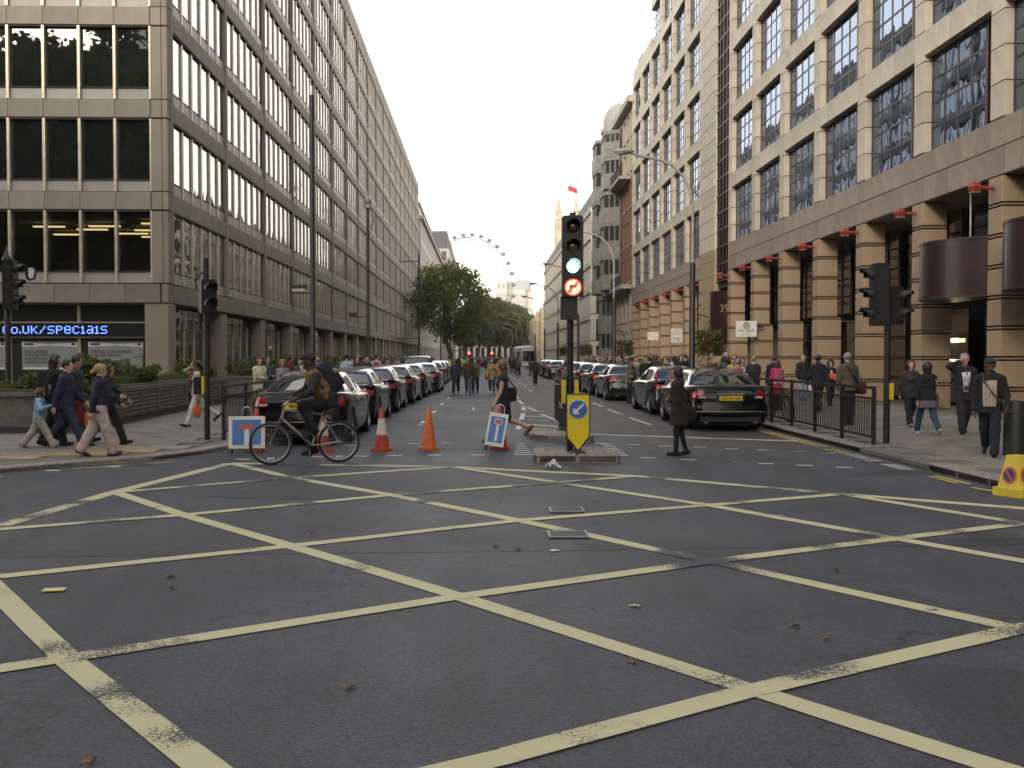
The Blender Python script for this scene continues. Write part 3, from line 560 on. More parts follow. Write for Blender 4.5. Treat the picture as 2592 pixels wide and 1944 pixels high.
for i in range(16):
    y = 26.35 - 2 * PP + i * PP + (.0 if i < 9 else 1.3 - .0)
    if 56 < y < 62: continue
    if i >= 9: y = 63.2 + (i - 10) * PP
    nth = ['first', 'second', 'third', 'fourth', 'fifth', 'sixth', 'seventh', 'eighth', 'ninth'][i - 2 if i < 9 else i - 9]
    if y < 25.5: continue
    lp = thing('arcade_lamp', 'red lamp housing, ' + nth + (' along the near stone block' if y < 60 else ' along the far stone block'), 'lamp', (BX - .1, y + .37, 6.12), 0, 'red lamps along the arcade')
    MB().lathe([(.05, -.13), (.15, -.11), (.2, .02), (.14, .12), (.03, .16)], 6, (-.42, 0, 0), cap=True).obj('lamp_head', REDL, lp); MB().cyl((-.25, 0, 0), (.12, 0, .0), .05).obj('arm', REDL, lp); MB().box(-.42, 0, -.118, .22, .22, .03).obj('diffuser', mat('diffuser_grey', (.45, .42, .4), .4), lp)
# projecting signs
sg = thing('projecting_sign', 'white projecting sign reading your dentist on a bracket from the arcade', 'sign', (BX - .5, 50.2, 3.05)); MB().box(0, 0, 0, 1.02, .14, .78).obj('sign_box', mat('sign_white', (.72, .70, .64), .4, var=.04), sg); MB().box(.6, .02, .1, .5, .06, .08).obj('bracket', BLACK, sg)
DK = mat('ink_dark', (.05, .05, .055), .6); text('@', .34, (0, -.075, .08), (R(90), 0, 0), DK, sg, 'CENTER', off=.006); text('your dentist', .16, (0, -.075, -.12), (R(90), 0, 0), mat('ink_maroon', (.25, .05, .06), .6), sg, 'CENTER', off=.003); text('020 7828 5465', .09, (0, -.075, -.31), (R(90), 0, 0), mat('ink_grey', (.3, .3, .3), .6), sg, 'CENTER')
MB().box(0, -.072, -.175, .34, .004, .012).obj('rule', DK, sg)
sg = thing('projecting_sign', 'small cream rectangular sign fixed to the far arcade columns', 'sign', (BX - .35, 78.5, 3.25)); MB().box(0, 0, 0, 1.0, .12, .62).obj('sign_box', mat('sign_cream', (.70, .64, .50), .4), sg); text('PHARMACY', .14, (0, -.065, -.1), (R(90), 0, 0), mat('ink_faint', (.5, .36, .25), .6), sg, 'CENTER'); MB().box(.6, 0, 0, .4, .05, .06).obj('bracket', BLACK, sg)
sg = thing('projecting_sign', 'pale grey square sign with a round emblem on the far arcade columns', 'sign', (BX - .35, 69.2, 3.1)); MB().box(0, 0, 0, .78, .12, .95).obj('sign_box', mat('sign_pale', (.55, .56, .55), .4), sg)
e = MB(); e.lathe([(.14, -.004), (.14, .004), (.11, .004), (.11, -.004), (.14, -.004)], 24, (0, -.066, .2), 'y'); e.obj('emblem', mat('ink_grey', (.3, .3, .3)), sg); MB().box(0, -.064, -.2, .5, .006, .035).obj('lettering', DK, sg); MB().box(.12, -.064, -.36, .06, .006, .08).obj('mark', DK, sg); MB().box(.5, 0, 0, .4, .05, .06).obj('bracket', BLACK, sg)
# ---------------------------------------------------------------- right, farther: brick mansion block with oriels and a dome
def wallgrid(root, axis, plane, u0, u1, z0, z1, nu, nz, ww, wh, wm, gm, proud=.14, off=.0, sill=True, zoff=.0):
    """a wall face pierced by nu x nz windows: pier and band pieces stand proud of recessed panes. axis 'x': face looks along -x/+x"""
    P, G_, S_ = [], [], []; du = (u1 - u0) / nu; dz = (z1 - z0) / nz; s = 1 if proud > 0 else -1; t = abs(proud)
    def B(u, z, lu, lz, dep, sh): return (plane + s * sh, u, z, dep, lu, lz) if axis == 'x' else (u, plane + s * sh, z, lu, dep, lz)
    for k in range(nz):
        zc = z0 + (k + .5) * dz + zoff
        P.append(B((u0 + u1) / 2, z0 + k * dz + (dz - wh) / 4 + zoff / 2, u1 - u0, (dz - wh) / 2 + zoff, t, -t / 2)); P.append(B((u0 + u1) / 2, z0 + (k + 1) * dz - (dz - wh) / 4 + zoff / 2, u1 - u0, (dz - wh) / 2 - zoff, t, -t / 2))
        for i in range(nu + 1):
            a = u0 + i * du - (du - ww) / 2; b = a + du - ww; a = max(a, u0); b = min(b, u1)
            if b - a > .02: P.append(B((a + b) / 2, zc, b - a, wh - .004, t - .004, -t / 2 - .002))
        for i in range(nu):
            u = u0 + (i + .5) * du; G_.append(B(u, zc, ww, wh, .03, -t + .03))
            if sill: S_.append(B(u, zc - wh / 2 - .05, ww + .2, .1, .12, .03)); S_.append(B(u, zc, .06, wh, .06, -t + .07))
    pieces(root, 'wall_piece', P, wm); pieces(root, 'window_pane', G_, gm)
    if S_: pieces(root, 'sill', S_, wm if sill is True else sill)
BRK = mat('red_brick', (.26, .12, .085), .8, var=.25, scale=30, bump=.2, bscale=60); CRM = mat('cream_stone', (.48, .42, .33), .75, var=.15, scale=1.2, bump=.1); CRG = mat('cream_stone_grey', (.40, .36, .30), .75, var=.15)
COP = mat('copper_green', (.24, .245, .21), .55, var=.2, scale=4); SLT = mat('slate', (.10, .10, .105), .7, var=.2, scale=6, bump=.3, bscale=20); GF = glassmat('glass_far', (.03, .035, .035), 1.7, .03, .01)
R3 = thing('mansion_block', 'red brick and stone mansion block with green copper oriels and a grey dome', 'building', (BX + 6, 104, 0)); ya, yb = 92.5, 113
wallgrid(R3, 'x', BX + .1, ya, yb, 1.0, 8.0, 7, 2, 1.5, 2.5, CRM, GF, -.3); wallgrid(R3, 'x', BX + .1, ya, yb, 8.0, 18.2, 8, 3, 1.2, 2.2, BRK, GF, -.3, sill=CRM); wallgrid(R3, 'x', BX + .15, ya, yb, 18.2, 24.6, 8, 2, 1.3, 2.1, CRM, GF, -.3)
shell(R3, 'core_wall', VOID, (BX + .42, 34, ya + .05, yb, 0, 24.5)); shell(R3, 'end_wall', BRK, (BX + .12, 34, ya - .25, ya + .03, 0, 24.6)); shell(R3, 'plinth', CRG, (BX - .05, BX + .3, ya, yb, 0, 1.0))
shell(R3, 'cornice', CRM, (BX - .45, BX + .6, ya, yb, 24.6, 25.2)); shell(R3, 'balcony', CRG, (BX - .95, BX + .2, ya + 2, yb, 18.0, 18.3), (BX - .9, BX + .2, ya + 1, yb, 7.9, 8.25))
for z in (18.3, 8.25):
    b = MB()
    for i in range(60): b.box(BX - .85 - R3.location.x, ya + 2 + i * .31 - 104, z + .45, .04, .04, .9)
    b.box(BX - .85 - R3.location.x, (ya + yb) / 2 + 1 - 104, z + .92, .06, 18.6, .05); b.obj('balcony_railing', DARK, R3)
rf = MB(); x0 = BX + .1 - R3.location.x; rf.add([(x0, ya - 104, 25.2), (x0, yb - 104, 25.2), (x0 + 3, yb - 104, 28), (x0 + 3, ya - 104, 28), (14, ya - 104, 28), (14, yb - 104, 28)], [(0, 1, 2, 3), (3, 2, 5, 4)]); rf.obj('roof', SLT, R3); shell(R3, 'chimney', BRK, (BX + 1.2, BX + 2.4, 95, 97.5, 26, 29.6))
def oriel(yc, zs, r, nm='oriel_window'):
    o = link(nm, None, R3, (BX - R3.location.x, yc - 104, 0)); b = MB(); g = MB(); pts = [(0, -r * 1.35), (-r * .75, -r * .8), (-r * .75, r * .8), (0, r * 1.35)]
    for a, z in zip(zs, zs[1:]):
        b.prism([(x * 1.1 - .02, y * 1.06) for x, y in pts[::-1]], a, a + 1.5); b.prism([(x * 1.08 - .02, y * 1.04) for x, y in pts[::-1]], z - .35, z)
        for (xa, y1), (xb, y2_) in zip(pts, pts[1:]):
            g.add([(xa, y1, a + 1.5), (xb, y2_, a + 1.5), (xb, y2_, z - .35), (xa, y1, z - .35)], [(0, 1, 2, 3)])
            for t in (0, .33, .67, 1): b.cyl((xa + (xb - xa) * t, y1 + (y2_ - y1) * t, a), (xa + (xb - xa) * t, y1 + (y2_ - y1) * t, z), .07, n=6)
    b.obj('oriel_frame', COP, o); g.obj('oriel_glass', GF, o)
oriel(103.5, [8.3, 11.6, 14.9, 18.0], 1.9); oriel(110.0, [8.3, 11.6, 14.9, 18.0, 21.3, 24.4], 2.0); oriel(103.5, [18.3, 21.4, 24], 1.7); oriel(107, [1.0, 4.4, 7.9], 1.6)
dm = MB(); dm.lathe([(1.75, 18), (1.75, 25.6), (2.05, 25.7), (2.05, 26.1), (1.8, 26.2), (1.78, 27.0), (1.55, 27.9), (1.1, 28.5), (.5, 28.85), (.1, 28.95), (.05, 29.6), (.0, 29.9)], 24, (BX + 1.3 - R3.location.x, 111.3 - 104, 0)); dm.obj('dome', mat('lead_dome', (.33, .32, .31), .6, var=.1), R3, smooth=40)
# ---------------------------------------------------------------- right, beyond the side street: pale modern block
R4 = thing('office_block', 'pale modern office block with dark ribbon windows beyond the brick mansion block', 'building', (20, 190, 0)); X4, Y4, E4 = 14.0, 135.0, 241.0
P4 = mat('pale_panel', (.48, .45, .40), .6, var=.1, rnd=.1); G4 = glassmat('glass_r4', (.03, .032, .032), 1.7, .03, .008)
bn, pn, fn = [], [], []
for k in range(6):
    z = .2 + 3.52 * k
    bn += [(X4 + .2, (Y4 + E4) / 2, z + 3.2, .4, E4 - Y4, .62), (X4 + 9, Y4 + .2, z + 3.2, 17.2, .4, .62)]
    for i in range(36): yy = Y4 + (i + .5) * (E4 - Y4) / 36; pn.append((X4 + .38, yy, z + 1.5, .04, 2.75, 2.8)); fn.append((X4 + .22, yy - 1.47, z + 1.5, .30, .3, 2.8))
    for i in range(6): pn.append((X4 + 2.0 + 2.6 * i, Y4 + .38, z + 1.5, 2.2, .04, 2.6)); fn.append((X4 + .6 + 2.6 * i, Y4 + .22, z + 1.5, .45, .3, 2.8))
pieces(R4, 'spandrel', bn, P4); pieces(R4, 'pier', fn, P4); pieces(R4, 'window_pane', pn, G4); shell(R4, 'core_wall', VOID, (X4 + .45, 34, Y4 + .45, E4, 0, 21.2)); shell(R4, 'attic', mat('attic_grey', (.2, .19, .19), .7), (X4 + .3, 34, Y4 + .3, E4 - .2, 21.25, 23.3))
# ---------------------------------------------------------------- left, farther
L2 = thing('stone_building', 'pale stone building with tall pilasters next to the end of the concrete block', 'building', (-20, 240, 0)); W2 = mat('pale_stone', (.46, .42, .37), .75, var=.1)
wallgrid(L2, 'x', -11.6, 190.5, 288, 4.2, 27, 26, 6, 1.3, 2.6, W2, GF, .35, sill=False); wallgrid(L2, 'x', -11.6, 190.5, 288, 0, 4.2, 13, 1, 5, 3, W2, GF, .35, sill=False)
shell(L2, 'core_wall', VOID, (-32, -12, 190.5, 288, 0, 29.5)); shell(L2, 'cornice', W2, (-12.5, -11.0, 190.2, 288, 27, 27.6)); shell(L2, 'attic', W2, (-13, -11.9, 190.2, 288, 27.6, 29.6)); shell(L2, 'roof_edge', SLT, (-30, -11.7, 190.2, 288, 29.6, 30.1))
for y in (196, 207, 218): shell(L2, 'flagpole_bracket', WHITE, (-11.6, -9.6, y - .05, y + .05, 27.9, 28.0))
L3 = thing('corner_building', 'tall pale corner building with slate roof at the end of the left side', 'building', (-20, 340, 0))
wallgrid(L3, 'x', -9.6, 290, 385, 4.5, 32, 22, 7, 1.6, 2.4, W2, GF, .35, sill=False); wallgrid(L3, 'y', 290, -30, -9.6, 4.5, 32, 7, 7, 1.4, 2.4, W2, GF, -.35, sill=False); shell(L3, 'core_wall', VOID, (-32, -10.0, 290.4, 385, 0, 32)); shell(L3, 'ground_floor', W2, (-30, -9.6, 290, 385, 0, 4.48)); shell(L3, 'roof', SLT, (-30, -10.2, 290.6, 384, 32, 37))
shell(L3, 'awning', mat('awning_dark', (.03, .05, .05), .7), (-9.6, -6.4, 296, 306, 3.3, 3.5))
# ---------------------------------------------------------------- beyond the end of the street
FAR = mat('gothic_stone', (.52, .44, .30), .8, var=.15, scale=.5)
gh = thing('gothic_gatehouse', 'yellow stone gothic gabled building beyond the pale modern block', 'building', (17, 300, 0)); wallgrid(gh, 'x', 14.6, 262, 330, 1, 13, 9, 3, 1.4, 2.6, FAR, GF, -.4); shell(gh, 'core_wall', FAR, (15.1, 34, 262.2, 330, 0, 13)); wallgrid(gh, 'y', 262, 14.6, 24, 1, 13, 3, 3, 1.4, 2.6, FAR, GF, -.4)
b = MB(); b.prismy([(-2.4, 13), (3.0, 13), (3.0, 15), (1.8, 15), (1.8, 19), (-.2, 19), (-.2, 16), (-1.3, 16), (-1.3, 14.2), (-2.4, 14.2)], -38, -30); b.obj('stepped_gable', FAR, gh)
b = MB(); b.lathe([(1.2, 0), (1.2, 10.5), (1.4, 10.6), (.7, 12), (0, 14)], 8, (-3.2, -36, 0)); b.obj('turret', FAR, gh)
ab = thing('abbey_tower', 'pale gothic church tower with tall pinnacles behind the traffic light', 'church tower', (35.2, 433, 0)); t = MB(); t.box(0, 0, 29, 8.0, 8, 58); t.obj('tower_shaft', FAR, ab)
for z in (30, 41.5, 51.5, 57.6): MB().box(0, 0, z, 9, 9, .8).obj('string_course', FAR, ab)
for sx in (-1, 1):
    for sy in (-1, 1):
        MB().box(sx * 3.9, sy * 3.9, 29.5, 2.2, 2.2, 59).obj('buttress', FAR, ab); b = MB(); b.lathe([(1.5, 58), (1.5, 59), (1.1, 59.2), (1.1, 62), (1.35, 62.1), (.9, 63.2), (.35, 67), (.1, 69.5), (0, 70)], 8, (sx * 3.7, sy * 3.7, 0)); b.obj('pinnacle', FAR, ab)
for i in range(5): MB().box(-2.6 + 1.3 * i, -4.1, 59, .5, .5, 2).obj('battlement', FAR, ab)
for sx in (-1.5, 1.5): MB().prismy([(sx - .8, 43), (sx + .8, 43), (sx + .8, 48), (sx, 50), (sx - .8, 48)], -4.15, -4.02).obj('belfry_window', JOINT, ab)
hq = thing('distant_tower_block', 'pale stepped tower block far away behind the big wheel', 'building', (42, 1400, 0)); wm_ = mat('far_white', (.62, .56, .48), .8, var=.05)
shell(hq, 'main_block', wm_, (17, 57, 1400, 1430, 0, 92)); shell(hq, 'side_wing', wm_, (57, 68, 1408, 1430, 0, 96)); shell(hq, 'upper_storey', wm_, (19, 66, 1410, 1432, 92, 104)); shell(hq, 'plant_room', mat('far_grey', (.4, .42, .44), .7), (44, 62, 1404, 1432, 92, 106)); shell(hq, 'mast', wm_, (48.5, 49, 1410, 1410.5, 106, 124))
wn_ = [(19.5 + i * 2.8, 1399.9, 30 + k * 5.0, 1.2, .3, 3.2) for i in range(14) for k in range(12)] + [(21.5 + i * 6, 1409.8, 98, 3, .3, 6) for i in range(4)]; pieces(hq, 'window', wn_, mat('far_window', (.3, .27, .24), .4), cap=220, minpx=1)
em = thing('end_facade', 'pale colonnaded frontage closing the street under the trees', 'building', (0, 400, 0)); shell(em, 'wall', W2, (-34, 24, 400, 404, 0, 9)); pieces(em, 'pilaster', [(-30 + i * 2.2, 399.7, 3.6, .7, .6, 7.2) for i in range(25)], mat('pilaster_white', (.6, .55, .47), .7), minpx=1); pieces(em, 'window_pane', [(-28.9 + i * 2.2, 399.9, 3, 1.1, .3, 4) for i in range(24)], GF, minpx=1)
mc = thing('memorial_column', 'pinkish stone memorial column with a spired top near the end of the street', 'monument', (13.8, 390, 0)); b = MB(); b.lathe([(3, 0), (3, 1.5), (1.6, 2), (1.0, 4), (.85, 11), (1.5, 11.6), (1.6, 12.3), (1.2, 13), (1.1, 15), (1.3, 15.2), (.9, 16), (.3, 19.5), (0, 20.4)], 10); b.obj('shaft', mat('pink_granite', (.36, .27, .23), .7), mc)
# unseen blocks added behind the photographer to occlude light and fill reflections
bk = thing('added_brick_block', 'plain unseen brick block added behind the photographer to block light and fill the office window reflections', 'building', (-40, -25, 0)); shell(bk, 'wall', BRK, (-75, -14, -40, -18, 0, 30)); pieces(bk, 'window', [(-73 + i * 3, -17.95, 3 + k * 3.4, 1.4, .1, 2) for i in range(19) for k in range(6)], GF)
bk = thing('added_stone_block', 'plain unseen stone block added behind the photographer on the right to block light', 'building', (40, -25, 0)); shell(bk, 'wall', CRG, (14, 75, -40, -8, 0, 26)); pieces(bk, 'window', [(16 + i * 3, -7.95, 3 + k * 3.4, 1.4, .1, 2) for i in range(19) for k in range(6)], GF)
bk = thing('added_end_block', 'plain unseen stone block added far behind the photographer to darken car reflections', 'building', (0, -120, 0)); shell(bk, 'wall', CRG, (-70, 70, -135, -120, 0, 26)); pieces(bk, 'window', [(-66 + i * 3, -119.95, 3 + k * 3.4, 1.4, .1, 2) for i in range(44) for k in range(6)], GF)  # added to keep bright low sky out of the car paint
# ================================================================ STREET FURNITURE
YBOX = mat('yellow_plastic', (.62, .47, .03), .5, var=.08); REDC = mat('red_rubber', (.42, .05, .03), .6, var=.2, scale=6); ORNG = mat('orange_rubber', (.60, .13, .035), .6, var=.15, scale=6)
SBLUE = mat('sign_blue', (.03, .14, .42), .4, var=.1); SRED = mat('sign_red', (.50, .05, .035), .4); SWHITE = mat('sign_face_white', (.66, .65, .62), .45, var=.1, scale=5)
LENS = mat('lens_dark', (.03, .03, .035), .15); LRED = mat('lens_red_off', (.07, .012, .012), .15); LAMB = mat('lens_amber_off', (.10, .05, .015), .15)
GRN = mat('lens_green_lit', (.05, .9, .45), .3, emit=(.30, 1, .62), es=7.0)
def sighead(par, c, n, w_, face, lenses, r=.1, dep=.2, step=.34):
    """a signal head: case, hooded lenses; face 'y' looks to -Y, 'x' to -X, 'X' to +X"""
    rz = {'y': 0, 'x': R(-90), 'X': R(90)}[face]; h = n * step + .06; o = link('signal_head', None, par, c, rz)
    b = MB(); b.box(0, .02, 0, w_, dep, h); me = b.mesh('signal_case', BLACK); bm = bmesh.new(); bm.from_mesh(me); bmesh.ops.bevel(bm, geom=bm.edges[:], offset=.02, segments=2, affect='EDGES'); bm.to_mesh(me); bm.free(); link('signal_case', me, o)
    for i in range(n):
        z = h / 2 - .03 - step / 2 - i * step; g = MB(); g.ell((0, -dep / 2 + .03, z), (r, .035, r), 20, 10); g.obj('lens', lenses[i], o, smooth=180)
        hd = MB(); m_ = 18
        vs = []; fs = []
        for k in range(m_ + 1):
            a = R(-20 + 220 * k / m_); dl = .2 if 20 < -20 + 220 * k / m_ < 160 else .12
            for rr in (r + .012, r + .022): vs += [(rr * math.cos(a), -dep / 2 + .03, z + rr * math.sin(a)), (rr * math.cos(a) * .98, -dep / 2 + .02 - dl, z + rr * math.sin(a) * .98)]
        for k in range(m_):
            q = k * 4; e = q + 4; fs += [(q, q + 1, e + 1, e), (q + 2, e + 2, e + 3, q + 3), (q + 1, q + 3, e + 3, e + 1)]
        hd.add(vs, fs); hd.obj('hood', BLACK, o, smooth=40)
    return o
def post(par, h, r, name='post', m=None, z0=0): return MB().cyl((0, 0, z0), (0, 0, h), r, n=16).obj(name, m or BLACK, par, smooth=40)
# main signal on the island
T = thing('traffic_light', 'traffic light on the island showing a large lit green lamp', 'traffic light', (1.44, 17.1, .1)); post(T, 3.9, .058)
sighead(T, (.03, -.13, 3.40), 3, .345, 'y', [LRED, LAMB, GRN], .105, .2, .325)
rb = MB().box(.03, -.13, 2.735, .345, .2, .30).obj('restriction_box', BLACK, T)
ring = MB().lathe([(.145, 0), (.145, .012), (.115, .012), (.115, 0)], 32, (.03, -.247, 2.735), 'y'); ring.obj('red_ring', mat('lit_sign_red', (.6, .07, .03), .4, emit=(.9, .10, .04), es=.35), rb, smooth=0); MB().lathe([(.0, -.002), (.12, -.002), (.12, .01), (0, .01)], 32, (.03, -.242, 2.735), 'y').obj('lit_face', mat('lit_sign_face', (.8, .7, .5), .4, emit=(1, .78, .48), es=.55), rb)
ar = MB(); ar.box(-.012, -.25, 2.70, .028, .006, .10); ar.box(.02, -.2505, 2.755, .085, .006, .03); ar.prismy([(.05, 2.72), (.05, 2.79), (.10, 2.755)], -.254, -.248); ar.obj('turn_arrow', DK, rb); MB().box(.03, -.258, 2.735, .235, .005, .03, ry=R(-45)).obj('red_bar', _m['lit_sign_red'], rb)
MB().box(-.02, -.02, 2.40, .27, .17, .38).obj('control_case', BLACK, T); MB().box(.03, -.13, 3.945, .1, .06, .05).obj('cap', BLACK, T)
for s in (-1, 1): q = MB().box(s * .105, -.02, 1.02, .07, .11, .40).obj('push_button_box', YBOX, T); MB().box(s * .105, -.02, 1.24, .085, .13, .04).obj('lid', BLACK, q)
# keep-left bollards, yellow face and dark back
def keepleft(loc, back, label):
    t = thing('keep_left_bollard', label, 'bollard', loc, 0 if not back else R(180)); w2, ht = .175, .95
    out = [(-w2, .28), (0, .06), (w2, .28), (w2, ht), (-w2, ht)]; MB().prismy([(x * 1.1, z + (.02 if z > .5 else -.03)) for x, z in out], -.02, .12).obj('shell', BLACK, t); MB().prismy(out, -.03, -.018).obj('yellow_face', mat('yellow_reflective', (.78, .57, .015), .4, var=.05), t)
    MB().lathe([(0, 0), (.155, 0), (.155, .008), (0, .008)], 36, (0, -.04, .72), 'y').obj('white_rim', SWHITE, t); d = MB().lathe([(0, 0), (.145, 0), (.145, .008), (0, .008)], 36, (0, -.045, .72), 'y').obj('blue_disc', SBLUE, t)
    c, s = math.cos(R(225)), math.sin(R(225))
    def rot(pts): return [(x * c - z * s, .72 + x * s + z * c) for x, z in pts]
    MB().prismy(rot([(-.12, -.018), (.03, -.018), (.03, -.06), (.055, -.06), (.12, 0), (.055, .06), (.03, .06), (.03, .018), (-.12, .018)])[::-1], -.056, -.046).obj('white_arrow', SWHITE, d)
    b = MB(); b.lathe([(.14, 0), (.14, .02), (.07, .05), (.045, .1)], 16, (0, .05, 0)); b.obj('foot', DARK, t)
    if back: text('247', .10, (.1, .125, .60), (R(90), R(90), R(180)), SWHITE, t, 'LEFT')
keepleft((1.53, 16.6, .125), 0, 'yellow keep left bollard with blue arrow disc at the front of the island'); keepleft((1.72, 22.1, .125), 1, 'black back of a keep left bollard with white numbers 247')
# left signal by the railing
T = thing('traffic_light', 'two lamp crossing signal with bent cable on the left pavement by the railing', 'traffic light', (-5.4, 20.2, PL)); post(T, 3.55, .055); sighead(T, (.06, -.1, 2.80), 2, .30, 'y', [LENS, LENS], .1, .22, .30).rotation_euler = (0, 0, R(35))
MB().tube([(-.04, 0, 3.3), (-.13, -.02, 3.22), (-.2, -.03, 3.1), (-.17, -.03, 2.95), (-.1, -.04, 2.9)], .017).obj('cable', BLACK, T); q = MB().box(-.13, -.05, 1.07, .19, .16, .34).obj('push_button_box', BLACK, T); MB().box(-.04, -.09, 1.08, .045, .12, .34).obj('yellow_side', YBOX, q); MB().box(-.14, -.135, 1.12, .1, .01, .12).obj('wait_panel', LENS, q)
# far left signal with a finial
T = thing('traffic_light', 'black ornate traffic light with finial cut by the left edge of the picture', 'traffic light', (-11.05, 24.2, 0)); post(T, 3.7, .06); MB().lathe([(.06, 3.7), (.13, 3.76), (.07, 3.84), (.11, 3.95), (.05, 4.05), (.0, 4.28)], 14).obj('finial', BLACK, T, smooth=60)
sighead(T, (.14, -.1, 3.35), 3, .34, 'X', [mat('lens_red_dim', (.10, .015, .01), .2), LENS, LENS], .11, .24, .36); MB().prismy([(.42, 3.78), (.62, 3.78), (.68, 3.70), (.66, 3.5), (.52, 3.45), (.44, 3.5)], -.02, .0).obj('hand_sign', BLACK, T); MB().prismy([(.50, 3.75), (.60, 3.75), (.64, 3.68), (.62, 3.53), (.54, 3.5), (.5, 3.55)], -.025, -.021).obj('sign_face', SWHITE, T)
# right signal
T = thing('traffic_light', 'dark traffic light seen from the side beside the end of the right railing', 'traffic light', (7.42, 18.7, PR)); post(T, 2.5, .058); sighead(T, (-.18, 0, 2.75), 3, .36, 'x', [LENS] * 3, .11, .26, .36); sighead(T, (.16, -.04, 2.55), 2, .28, 'y', [LENS] * 2, .09, .2, .32).rotation_euler = (0, 0, R(50)); MB().box(.055, -.05, .98, .07, .1, .30).obj('push_button_box', YBOX, T); MB().cyl((0, 0, 2.4), (0, 0, 3.2), .05).obj('upper_post', BLACK, T)
# lamp columns, right side: black lower column, grey swan neck
def lampR(x, y, label, basket=None, big=1):
    t = thing('street_lamp', label, 'street lamp', (x, y, PR), 0, 'swan neck lamps along the right kerb'); MB().lathe([(.15, 0), (.15, .5), (.105, .6), (.10, 4.75), (.06, 4.8)], 14).obj('column', BLACK, t, smooth=40)
    pts = [(0, 0, 4.75), (0, 0, 6.6)] + [(-1.35 + 1.35 * math.cos(R(a)), 0, 6.6 + 1.35 * math.sin(R(a)) * 1.25) for a in (20, 40, 60, 78)] + [(-1.9, 0, 8.42), (-2.1, 0, 8.5)]
    MB().tube(pts, .05, 8).obj('swan_neck', mat('grey_column', (.40, .38, .34), .5, .2), t, smooth=60); h = MB(); h.ell((-2.36, 0, 8.55), (.36, .15, .1)); h.obj('lantern', mat('lantern_grey', (.35, .34, .32), .45), t, smooth=180); MB().ell((-2.42, 0, 8.5), (.24, .11, .08)).obj('bowl', mat('lantern_bowl', (.5, .48, .42), .2), t, smooth=180)
    if basket: MB().tube([(0, 0, 3.0), (.25, 0, 3.05), (.55, 0, 2.95)], .02).obj('basket_arm', BLACK, t)
    return t
nth = ['nearest', 'second', 'third', 'fourth', 'fifth', 'sixth', 'seventh', 'eighth', 'ninth', 'tenth']
for i, y in enumerate([34.8, 55.9, 77, 98, 119, 142, 165, 190, 220, 250]): lampR(7.1, y, nth[i] + ' swan neck street lamp along the right kerb', i < 4)
def lampL(x, y, h, label, kind):
    t = thing('lamp_column', label, 'street pole', (x, y, PL)); MB().lathe([(.13, 0), (.13, 1.1), (.085, 1.2), (.07, h - .3)], 12).obj('column', BLACK, t, smooth=40)
    if kind == 'tip': MB().cyl((0, 0, h - .3), (0, 0, h), .07).obj('grey_tip', STEEL, t); q = MB().box(-.45, 0, 3.95, .55, .16, .14).obj('bracket_light', BLACK, t); MB().box(-.4, 0, 3.75, .6, .05, .05).obj('bracket', BLACK, t); MB().box(-.45, -.07, 3.85, .4, .04, .08).obj('lens_strip', mat('diffuser_grey', (.45, .42, .4)), t)
    if kind == 'cctv':
        MB().lathe([(.09, h - .3), (.16, h - .25), (.16, h - .1), (.1, h - .06), (.17, h - .02), (.2, h + .15), (.12, h + .3), (0, h + .33)], 14).obj('camera_dome', mat('camera_grey', (.3, .3, .3), .4), t, smooth=50); MB().tube([(.1, 0, h - .3), (.3, 0, h - .8), (.1, 0, h - 1.5)], .02).obj('cable', BLACK, t); MB().box(-.5, 0, 3.6, .8, .06, .05).obj('bracket', BLACK, t); MB().box(-.75, 0, 3.72, .35, .2, .18).obj('bracket_light', BLACK, t)
    if kind == 'arm': MB().box(-.9, 0, h - .9, 1.8, .07, .07).obj('cross_arm', BLACK, t); MB().box(0, 0, h - .15, .07, .07, .3).obj('tip', BLACK, t); MB().box(-1.2, 0, 3.2, 2.2, .05, .05).obj('bracket', BLACK, t)
lampL(-5.7, 34.5, 10.6, 'tall thin black pole with grey tip on the left pavement', 'tip'); lampL(-5.7, 51, 9.2, 'black pole topped by a camera dome on the left pavement', 'cctv'); lampL(-5.7, 91, 10.9, 'black pole with a short cross arm before the left tree', 'arm'); lampL(-5.7, 137, 12, 'far black pole with camera in front of the plane tree', 'cctv')
for i, y in enumerate([175, 205]): lampL(-5.7, y, 9, 'distant black pole beyond the plane tree, ' + ('nearer one' if i == 0 else 'farther one'), 'arm')
# traffic signals far down the road
LR = mat('lens_red_lit', (.9, .05, .03), .4, emit=(1, .05, .03), es=6); 
for x, y, c, s in ((-3.0, 215, LR, 'red'), (1.75, 215, LR, 'red')): 
    t = thing('traffic_light', 'distant traffic light showing red, ' + ('left one of two' if x < 0 else 'right one of two'), 'traffic light', (x, y, 0)); post(t, 2.0, .07); MB().box(0, 0, 2.0, .55, .3, 1.2).obj('signal_case', BLACK, t); MB().ell((0, -.17, 2.35), (.26, .08, .26)).obj('lens', c, t, smooth=180)
